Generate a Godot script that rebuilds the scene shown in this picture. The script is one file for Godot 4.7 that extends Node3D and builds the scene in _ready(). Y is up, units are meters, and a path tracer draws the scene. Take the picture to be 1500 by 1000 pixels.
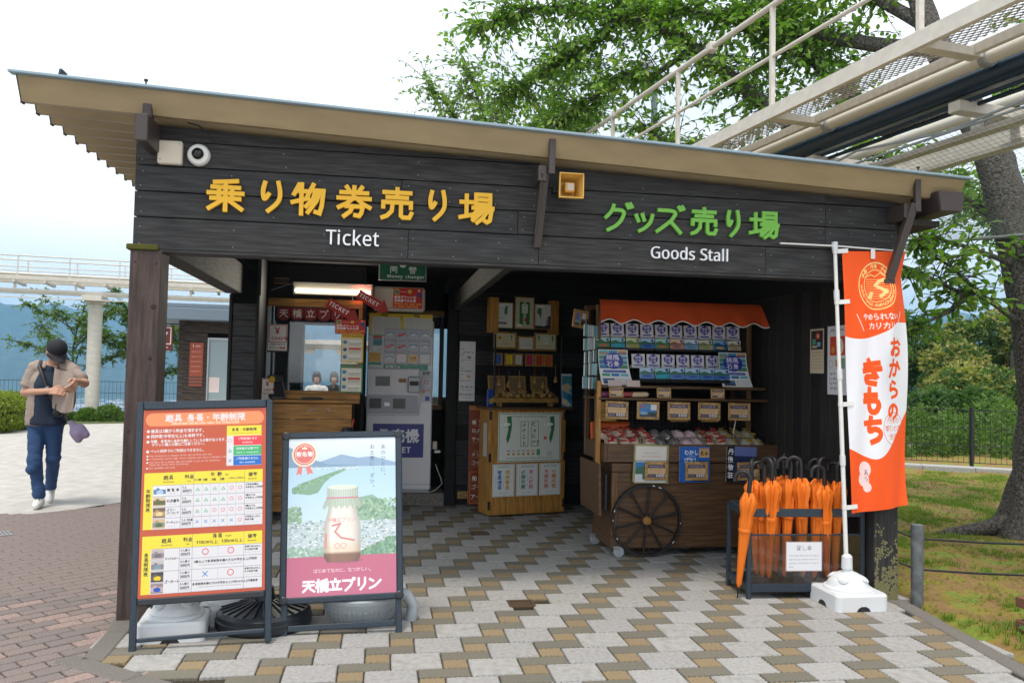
extends Node3D
# A wooden ticket and goods stall on a hilltop park, built in metres: x to the right along the front of the stall, y up, z towards the viewer.

var rng := RandomNumberGenerator.new()
var cache := {}
var mats := {}
var tx := {}

# ---------------------------------------------------------------- mesh builder
class MB:
	var v := PackedVector3Array()
	var n := PackedVector3Array()
	var t := PackedVector2Array()
	var c := PackedColorArray()
	var col := Color.WHITE
	func tri(a: Vector3, b: Vector3, d: Vector3, na: Vector3, nb: Vector3, nd: Vector3, ua := Vector2.ZERO, ub := Vector2.ZERO, ud := Vector2.ZERO) -> void:
		if (b - a).cross(d - a).dot(na + nb + nd) > 0.0:
			v.append_array([a, d, b]); n.append_array([na, nd, nb]); t.append_array([ua, ud, ub])
		else:
			v.append_array([a, b, d]); n.append_array([na, nb, nd]); t.append_array([ua, ub, ud])
		c.append_array([col, col, col])
	func face(p: Array, nn: Vector3, uv: Array = []) -> void:
		for i in range(1, p.size() - 1):
			if uv.is_empty():
				tri(p[0], p[i], p[i + 1], nn, nn, nn)
			else:
				tri(p[0], p[i], p[i + 1], nn, nn, nn, uv[0], uv[i], uv[i + 1])
	func quad(a: Vector3, b: Vector3, d: Vector3, e: Vector3, out := Vector3.ZERO) -> void:
		var nn := (b - a).cross(d - a)
		if nn.length() < 1e-12:
			nn = (d - a).cross(e - a)
		nn = nn.normalized()
		if out != Vector3.ZERO and nn.dot(out) < 0.0:
			nn = -nn
		face([a, b, d, e], nn, [Vector2(0, 1), Vector2(1, 1), Vector2(1, 0), Vector2(0, 0)])
	# a box with chamfered edges
	func box(ce: Vector3, s: Vector3, b := 0.003, bs := Basis.IDENTITY) -> void:
		var h := s * 0.5
		b = minf(b, minf(h.x, minf(h.y, h.z)) * 0.45)
		var q := func(x: float, y: float, z: float) -> Vector3: return ce + bs * Vector3(x, y, z)
		for ax in 3:
			var u := (ax + 1) % 3
			var w := (ax + 2) % 3
			for sg in [-1.0, 1.0]:
				var p := []
				for k in [[-1, -1], [1, -1], [1, 1], [-1, 1]]:
					var r := Vector3.ZERO
					r[ax] = sg * h[ax]; r[u] = k[0] * (h[u] - b); r[w] = k[1] * (h[w] - b)
					p.append(ce + bs * r)
				var nn := Vector3.ZERO
				nn[ax] = sg
				face(p, bs * nn)
			for s1 in [-1.0, 1.0]:
				for s2 in [-1.0, 1.0]:
					var p2 := []
					for k in [[0, -1], [0, 1], [1, 1], [1, -1]]:
						var r2 := Vector3.ZERO
						r2[ax] = k[1] * (h[ax] - b)
						r2[u] = s1 * (h[u] if k[0] == 0 else h[u] - b)
						r2[w] = s2 * (h[w] - b if k[0] == 0 else h[w])
						p2.append(ce + bs * r2)
					var n2 := Vector3.ZERO
					n2[u] = s1; n2[w] = s2
					face(p2, (bs * n2).normalized())
		for x in [-1.0, 1.0]:
			for y in [-1.0, 1.0]:
				for z in [-1.0, 1.0]:
					face([q.call(x * h.x, y * (h.y - b), z * (h.z - b)), q.call(x * (h.x - b), y * h.y, z * (h.z - b)), q.call(x * (h.x - b), y * (h.y - b), z * h.z)], (bs * Vector3(x, y, z)).normalized())
	# a beam from a to b with a rectangular section
	func bar(a: Vector3, b: Vector3, w: float, hgt: float, up := Vector3.UP, bev := 0.003) -> void:
		var d := b - a
		var x := d.normalized()
		var z := x.cross(up)
		if z.length() < 0.01:
			z = x.cross(Vector3.RIGHT)
		z = z.normalized()
		box((a + b) * 0.5, Vector3(d.length(), hgt, w), bev, Basis(x, z.cross(x), z))
	func tube(p: PackedVector3Array, r, sides := 8, caps := true) -> void:
		var rings := []
		var nrm := []
		var up := Vector3(0.13, 0.9, 0.41).normalized()
		for i in p.size():
			var d: Vector3 = (p[mini(i + 1, p.size() - 1)] - p[maxi(i - 1, 0)]).normalized()
			if absf(d.dot(up)) > 0.95:
				up = Vector3(0.9, 0.1, 0.3)
			var x := up.cross(d).normalized()
			var y := d.cross(x)
			up = y
			var rr: float = r if r is float or r is int else r[i]
			var a := []
			var b := []
			for k in sides:
				var an := TAU * k / sides
				var o := x * cos(an) + y * sin(an)
				a.append(p[i] + o * rr); b.append(o)
			rings.append(a); nrm.append(b)
		for i in p.size() - 1:
			for k in sides:
				var m := (k + 1) % sides
				var u0 := float(k) / sides
				var u1 := float(k + 1) / sides
				tri(rings[i][k], rings[i][m], rings[i + 1][m], nrm[i][k], nrm[i][m], nrm[i + 1][m], Vector2(u0, i), Vector2(u1, i), Vector2(u1, i + 1))
				tri(rings[i][k], rings[i + 1][m], rings[i + 1][k], nrm[i][k], nrm[i + 1][m], nrm[i + 1][k], Vector2(u0, i), Vector2(u1, i + 1), Vector2(u0, i + 1))
		if caps:
			var e := p.size() - 1
			face(rings[0], (p[0] - p[1]).normalized())
			face(rings[e], (p[e] - p[e - 1]).normalized())
	# profile of Vector2(radius, height) turned round the y axis at ce
	func lathe(pr: Array, ce := Vector3.ZERO, sides := 24, bs := Basis.IDENTITY) -> void:
		for i in pr.size() - 1:
			var d: Vector2 = pr[i + 1] - pr[i]
			if d.length() < 1e-6:
				continue
			var m := Vector2(d.y, -d.x).normalized()
			for k in sides:
				var a := TAU * k / sides
				var b := TAU * (k + 1) / sides
				var ca := Vector3(cos(a), 0, sin(a))
				var cb := Vector3(cos(b), 0, sin(b))
				var p0: Vector3 = ce + bs * (ca * pr[i].x + Vector3(0, pr[i].y, 0))
				var p1: Vector3 = ce + bs * (cb * pr[i].x + Vector3(0, pr[i].y, 0))
				var p2: Vector3 = ce + bs * (cb * pr[i + 1].x + Vector3(0, pr[i + 1].y, 0))
				var p3: Vector3 = ce + bs * (ca * pr[i + 1].x + Vector3(0, pr[i + 1].y, 0))
				var na: Vector3 = bs * (ca * m.x + Vector3(0, m.y, 0))
				var nb: Vector3 = bs * (cb * m.x + Vector3(0, m.y, 0))
				if pr[i].x > 1e-5:
					tri(p0, p1, p2, na, nb, nb)
				if pr[i + 1].x > 1e-5:
					tri(p0, p2, p3, na, nb, na)
	# outline in the plane z = 0, given thickness towards -z
	func extrude(poly: PackedVector2Array, z0: float, z1: float, tf := Transform3D.IDENTITY, sharp := true) -> void:
		var id := Geometry2D.triangulate_polygon(poly)
		var bs := tf.basis
		for i in range(0, id.size(), 3):
			for z in [z1, z0]:
				var nn := bs * Vector3(0, 0, 1.0 if z == z1 else -1.0)
				var a := poly[id[i]]
				var b := poly[id[i + 1]]
				var d := poly[id[i + 2]]
				tri(tf * Vector3(a.x, a.y, z), tf * Vector3(b.x, b.y, z), tf * Vector3(d.x, d.y, z), nn, nn, nn)
		var cw := Geometry2D.is_polygon_clockwise(poly)
		var cnt := poly.size()
		var en := []
		for i in cnt:
			var e := poly[(i + 1) % cnt] - poly[i]
			var o := Vector2(e.y, -e.x).normalized()
			en.append(-o if cw else o)
		for i in cnt:
			var j := (i + 1) % cnt
			var na: Vector2 = en[i]
			var nb: Vector2 = en[i]
			if not sharp:
				var pm: Vector2 = en[(i + cnt - 1) % cnt]
				var nm: Vector2 = en[j]
				if pm.dot(en[i]) > 0.6: na = (pm + en[i]).normalized()
				if nm.dot(en[i]) > 0.6: nb = (nm + en[i]).normalized()
			var A := bs * Vector3(na.x, na.y, 0)
			var B := bs * Vector3(nb.x, nb.y, 0)
			var p0 := tf * Vector3(poly[i].x, poly[i].y, z0)
			var p1 := tf * Vector3(poly[j].x, poly[j].y, z0)
			var p2 := tf * Vector3(poly[j].x, poly[j].y, z1)
			var p3 := tf * Vector3(poly[i].x, poly[i].y, z1)
			tri(p0, p1, p2, A, B, B)
			tri(p0, p2, p3, A, B, A)
	# a grid of points with smooth normals
	func sheet(g: Array, uv := true) -> void:
		var R := g.size()
		var K: int = g[0].size()
		var nn := []
		for i in R:
			var row := []
			for j in K:
				var du: Vector3 = g[i][mini(j + 1, K - 1)] - g[i][maxi(j - 1, 0)]
				var dv: Vector3 = g[mini(i + 1, R - 1)][j] - g[maxi(i - 1, 0)][j]
				row.append(du.cross(dv).normalized())
			nn.append(row)
		for i in R - 1:
			for j in K - 1:
				var u := [Vector2(float(j) / (K - 1), float(i) / (R - 1)), Vector2(float(j + 1) / (K - 1), float(i) / (R - 1)), Vector2(float(j + 1) / (K - 1), float(i + 1) / (R - 1)), Vector2(float(j) / (K - 1), float(i + 1) / (R - 1))]
				tri(g[i][j], g[i][j + 1], g[i + 1][j + 1], nn[i][j], nn[i][j + 1], nn[i + 1][j + 1], u[0], u[1], u[2])
				tri(g[i][j], g[i + 1][j + 1], g[i + 1][j], nn[i][j], nn[i + 1][j + 1], nn[i + 1][j], u[0], u[2], u[3])
	func commit(m: ArrayMesh = null) -> ArrayMesh:
		var a := []
		a.resize(Mesh.ARRAY_MAX)
		a[Mesh.ARRAY_VERTEX] = v; a[Mesh.ARRAY_NORMAL] = n; a[Mesh.ARRAY_TEX_UV] = t; a[Mesh.ARRAY_COLOR] = c
		if m == null:
			m = ArrayMesh.new()
		m.add_surface_from_arrays(Mesh.PRIMITIVE_TRIANGLES, a)
		return m

# ---------------------------------------------------------------- nodes
func thing(nm: String, label: String, cat: String, at := Vector3.ZERO, turn := 0.0, grp := "") -> Node3D:
	var o := Node3D.new()
	o.name = nm
	tag(o, label, cat, grp)
	o.position = at
	o.rotation.y = turn
	add_child(o, true)
	return o
func tag(o: Node, label: String, cat: String, grp := "") -> void:
	o.set_meta("label", label); o.set_meta("category", cat)
	if grp != "": o.set_meta("group", grp)
func put(parent: Node, nm: String, me: Mesh, m: Material = null, at := Vector3.ZERO, rot := Vector3.ZERO) -> MeshInstance3D:
	var o := MeshInstance3D.new()
	o.name = nm
	o.mesh = me
	if m: o.material_override = m
	o.position = at
	o.rotation = rot
	parent.add_child(o, true)
	return o
func mk(parent: Node, nm: String, b: MB, m: Material) -> MeshInstance3D:
	return put(parent, nm, b.commit(), m)
func struct(o: Node) -> Node:
	o.set_meta("kind", "structure")
	return o
func boxmesh(s: Vector3, bev := 0.003) -> ArrayMesh:
	var k := "b%.4f_%.4f_%.4f_%.4f" % [s.x, s.y, s.z, bev]
	if not cache.has(k):
		var b := MB.new()
		b.box(Vector3.ZERO, s, bev)
		cache[k] = b.commit()
	return cache[k]
func bx(parent: Node, nm: String, c: Vector3, s: Vector3, m: Material, bev := 0.003, rot := Vector3.ZERO) -> MeshInstance3D:
	return put(parent, nm, boxmesh(s, bev), m, c, rot)
# box from corner to corner
func bc(parent: Node, nm: String, a: Vector3, b: Vector3, m: Material, bev := 0.003) -> MeshInstance3D:
	return bx(parent, nm, (a + b) * 0.5, (b - a).abs(), m, bev)
func tb(parent: Node, nm: String, p: Array, r, m: Material, sides := 8) -> MeshInstance3D:
	var b := MB.new()
	b.tube(PackedVector3Array(p), r, sides)
	return mk(parent, nm, b, m)
# a thin printed panel: its front (+z) carries the print, w by h by t, origin at its middle back
func panel(parent: Node, nm: String, c: Vector3, w: float, h: float, t: float, pr: Material, edge: Material, rot := Vector3.ZERO) -> MeshInstance3D:
	var f := MB.new()
	f.face([Vector3(-w / 2, -h / 2, t), Vector3(w / 2, -h / 2, t), Vector3(w / 2, h / 2, t), Vector3(-w / 2, h / 2, t)], Vector3(0, 0, 1), [Vector2(0, 1), Vector2(1, 1), Vector2(1, 0), Vector2(0, 0)])
	var me := f.commit()
	var e := MB.new()
	for s in [[Vector3(-1, 0, 0), Vector3(0, 1, 0)], [Vector3(1, 0, 0), Vector3(0, 1, 0)], [Vector3(0, -1, 0), Vector3(1, 0, 0)], [Vector3(0, 1, 0), Vector3(1, 0, 0)]]:
		var o: Vector3 = s[0] * Vector3(w / 2, h / 2, 0)
		var l: Vector3 = s[1] * Vector3(w / 2, h / 2, 0)
		e.face([o - l, o + l, o + l + Vector3(0, 0, t), o - l + Vector3(0, 0, t)], s[0])
	e.face([Vector3(-w / 2, -h / 2, 0), Vector3(w / 2, -h / 2, 0), Vector3(w / 2, h / 2, 0), Vector3(-w / 2, h / 2, 0)], Vector3(0, 0, -1))
	e.commit(me)
	me.surface_set_material(0, pr)
	me.surface_set_material(1, edge)
	return put(parent, nm, me, null, c, rot)

# ---------------------------------------------------------------- materials
func noise_tex(key: String, freq: float, lo: float, hi: float, oct := 4, type := FastNoiseLite.TYPE_SIMPLEX_SMOOTH, size := 512, bend := 0.5, tint := Color.WHITE) -> NoiseTexture2D:
	if tx.has(key): return tx[key]
	var f := FastNoiseLite.new()
	f.seed = hash(key) % 10000
	f.frequency = freq
	f.noise_type = type
	f.fractal_octaves = oct
	var t := NoiseTexture2D.new()
	t.width = size; t.height = size; t.seamless = true; t.noise = f
	var g := Gradient.new()
	g.offsets = PackedFloat32Array([0.0, bend, 1.0])
	var mid := (lo + hi) * 0.5
	g.colors = PackedColorArray([Color(lo * tint.r, lo * tint.g, lo * tint.b), Color(mid, mid, mid), Color(hi, hi, hi)])
	t.color_ramp = g
	tx[key] = t
	return t
func bump_tex(key: String, freq: float, strength: float, oct := 4, size := 512) -> NoiseTexture2D:
	if tx.has(key): return tx[key]
	var f := FastNoiseLite.new()
	f.seed = hash(key) % 10000
	f.frequency = freq
	f.fractal_octaves = oct
	var t := NoiseTexture2D.new()
	t.width = size; t.height = size; t.seamless = true; t.noise = f
	t.as_normal_map = true; t.bump_strength = strength
	tx[key] = t
	return t
# real-world linear base colour
func M(key: String, r: float, g: float, b: float, rough := 0.7, tex: Texture2D = null, sc := Vector3.ONE, nrm: Texture2D = null, ns := 0.5, metal := 0.0) -> StandardMaterial3D:
	if mats.has(key): return mats[key]
	var m := StandardMaterial3D.new()
	m.albedo_color = Color(r, g, b).linear_to_srgb()
	m.roughness = rough
	m.metallic = metal
	if tex or nrm:
		m.uv1_triplanar = true
		m.uv1_world_triplanar = true
		m.uv1_scale = sc
	if tex: m.albedo_texture = tex
	if nrm:
		m.normal_enabled = true
		m.normal_texture = nrm
		m.normal_scale = ns
	mats[key] = m
	return m
func glass(key: String, tint := Color(0.8, 0.9, 0.9), alpha := 0.08) -> StandardMaterial3D:
	if mats.has(key): return mats[key]
	var m := StandardMaterial3D.new()
	m.albedo_color = Color(tint.r, tint.g, tint.b, alpha)
	m.transparency = BaseMaterial3D.TRANSPARENCY_ALPHA
	m.roughness = 0.03
	mats[key] = m
	return m

# ---------------------------------------------------------------- surfaces from distance fields (people, soft things)
# caps: [a, b, ra, rb]; joined with a smooth minimum of radius k
func blob(caps: Array, cell: float, k: float, cut := []) -> MB:
	var lo := Vector3.INF
	var hi := -Vector3.INF
	for q in caps:
		for e in 2:
			var rr: float = q[2 + e] + k + cell * 2
			lo = lo.min(q[e] - Vector3.ONE * rr); hi = hi.max(q[e] + Vector3.ONE * rr)
	var nx := int((hi.x - lo.x) / cell) + 2
	var ny := int((hi.y - lo.y) / cell) + 2
	var nz := int((hi.z - lo.z) / cell) + 2
	var f := PackedFloat32Array()
	f.resize(nx * ny * nz)
	f.fill(1.0)
	for q in caps:
		var a: Vector3 = q[0]
		var ab: Vector3 = q[1] - a
		var ra: float = q[2]
		var dr: float = q[3] - ra
		var l2 := maxf(ab.length_squared(), 1e-9)
		var m := maxf(q[2], q[3]) + k + cell * 2
		var bl: Vector3 = (a.min(q[1]) - Vector3.ONE * m - lo) / cell
		var bh: Vector3 = (a.max(q[1]) + Vector3.ONE * m - lo) / cell
		for z in range(maxi(0, int(bl.z)), mini(nz, int(bh.z) + 2)):
			for y in range(maxi(0, int(bl.y)), mini(ny, int(bh.y) + 2)):
				var base := (z * ny + y) * nx
				for x in range(maxi(0, int(bl.x)), mini(nx, int(bh.x) + 2)):
					var p := lo + Vector3(x, y, z) * cell - a
					var t := clampf(p.dot(ab) / l2, 0.0, 1.0)
					var d := (p - ab * t).length() - ra - dr * t
					var o := f[base + x]
					var h := maxf(k - absf(o - d), 0.0) / k
					f[base + x] = minf(o, d) - h * h * k * 0.25
	for pl in cut:   # planes [point, normal]: what lies on the normal's side is cut away
		for z in nz:
			for y in ny:
				for x in nx:
					var i := (z * ny + y) * nx + x
					f[i] = maxf(f[i], (lo + Vector3(x, y, z) * cell - pl[0]).dot(pl[1]))
	return nets(f, nx, ny, nz, lo, cell)
func nets(f: PackedFloat32Array, nx: int, ny: int, nz: int, lo: Vector3, cell: float) -> MB:
	var vid := {}
	var vs := PackedVector3Array()
	var ns := PackedVector3Array()
	var off := [0, 1, nx, nx + 1, nx * ny, nx * ny + 1, nx * ny + nx, nx * ny + nx + 1]
	var edges := [[0, 1], [2, 3], [4, 5], [6, 7], [0, 2], [1, 3], [4, 6], [5, 7], [0, 4], [1, 5], [2, 6], [3, 7]]
	for z in nz - 1:
		for y in ny - 1:
			for x in nx - 1:
				var i := (z * ny + y) * nx + x
				var c0 := f[i]
				var s0 := c0 < 0.0
				if s0 == (f[i + 1] < 0.0) and s0 == (f[i + off[2]] < 0.0) and s0 == (f[i + off[3]] < 0.0) and s0 == (f[i + off[4]] < 0.0) and s0 == (f[i + off[5]] < 0.0) and s0 == (f[i + off[6]] < 0.0) and s0 == (f[i + off[7]] < 0.0):
					continue
				var sum := Vector3.ZERO
				var cnt := 0
				for e in edges:
					var a := f[i + off[e[0]]]
					var b := f[i + off[e[1]]]
					if (a < 0.0) != (b < 0.0):
						var t := a / (a - b)
						var pa := Vector3(e[0] & 1, (e[0] >> 1) & 1, e[0] >> 2)
						var pb := Vector3(e[1] & 1, (e[1] >> 1) & 1, e[1] >> 2)
						sum += pa.lerp(pb, t); cnt += 1
				vid[i] = vs.size()
				vs.append(lo + (Vector3(x, y, z) + sum / cnt) * cell)
				ns.append(Vector3(f[i + 1] + f[i + off[3]] + f[i + off[5]] + f[i + off[7]] - c0 - f[i + off[2]] - f[i + off[4]] - f[i + off[6]], f[i + off[2]] + f[i + off[3]] + f[i + off[6]] + f[i + off[7]] - c0 - f[i + 1] - f[i + off[4]] - f[i + off[5]], f[i + off[4]] + f[i + off[5]] + f[i + off[6]] + f[i + off[7]] - c0 - f[i + 1] - f[i + off[2]] - f[i + off[3]]).normalized())
	var o := MB.new()
	var st := [1, nx, nx * ny]
	for i in vid:
		for ax in 3:
			var j: int = i + st[ax]
			if (f[i] < 0.0) == (f[j] < 0.0): continue
			var u: int = st[(ax + 1) % 3]
			var w: int = st[(ax + 2) % 3]
			if not (vid.has(i - u) and vid.has(i - w) and vid.has(i - u - w)): continue
			var q := [vid[i], vid[i - u], vid[i - u - w], vid[i - w]]
			o.tri(vs[q[0]], vs[q[1]], vs[q[2]], ns[q[0]], ns[q[1]], ns[q[2]])
			o.tri(vs[q[0]], vs[q[2]], vs[q[3]], ns[q[0]], ns[q[2]], ns[q[3]])
	return o

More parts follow.
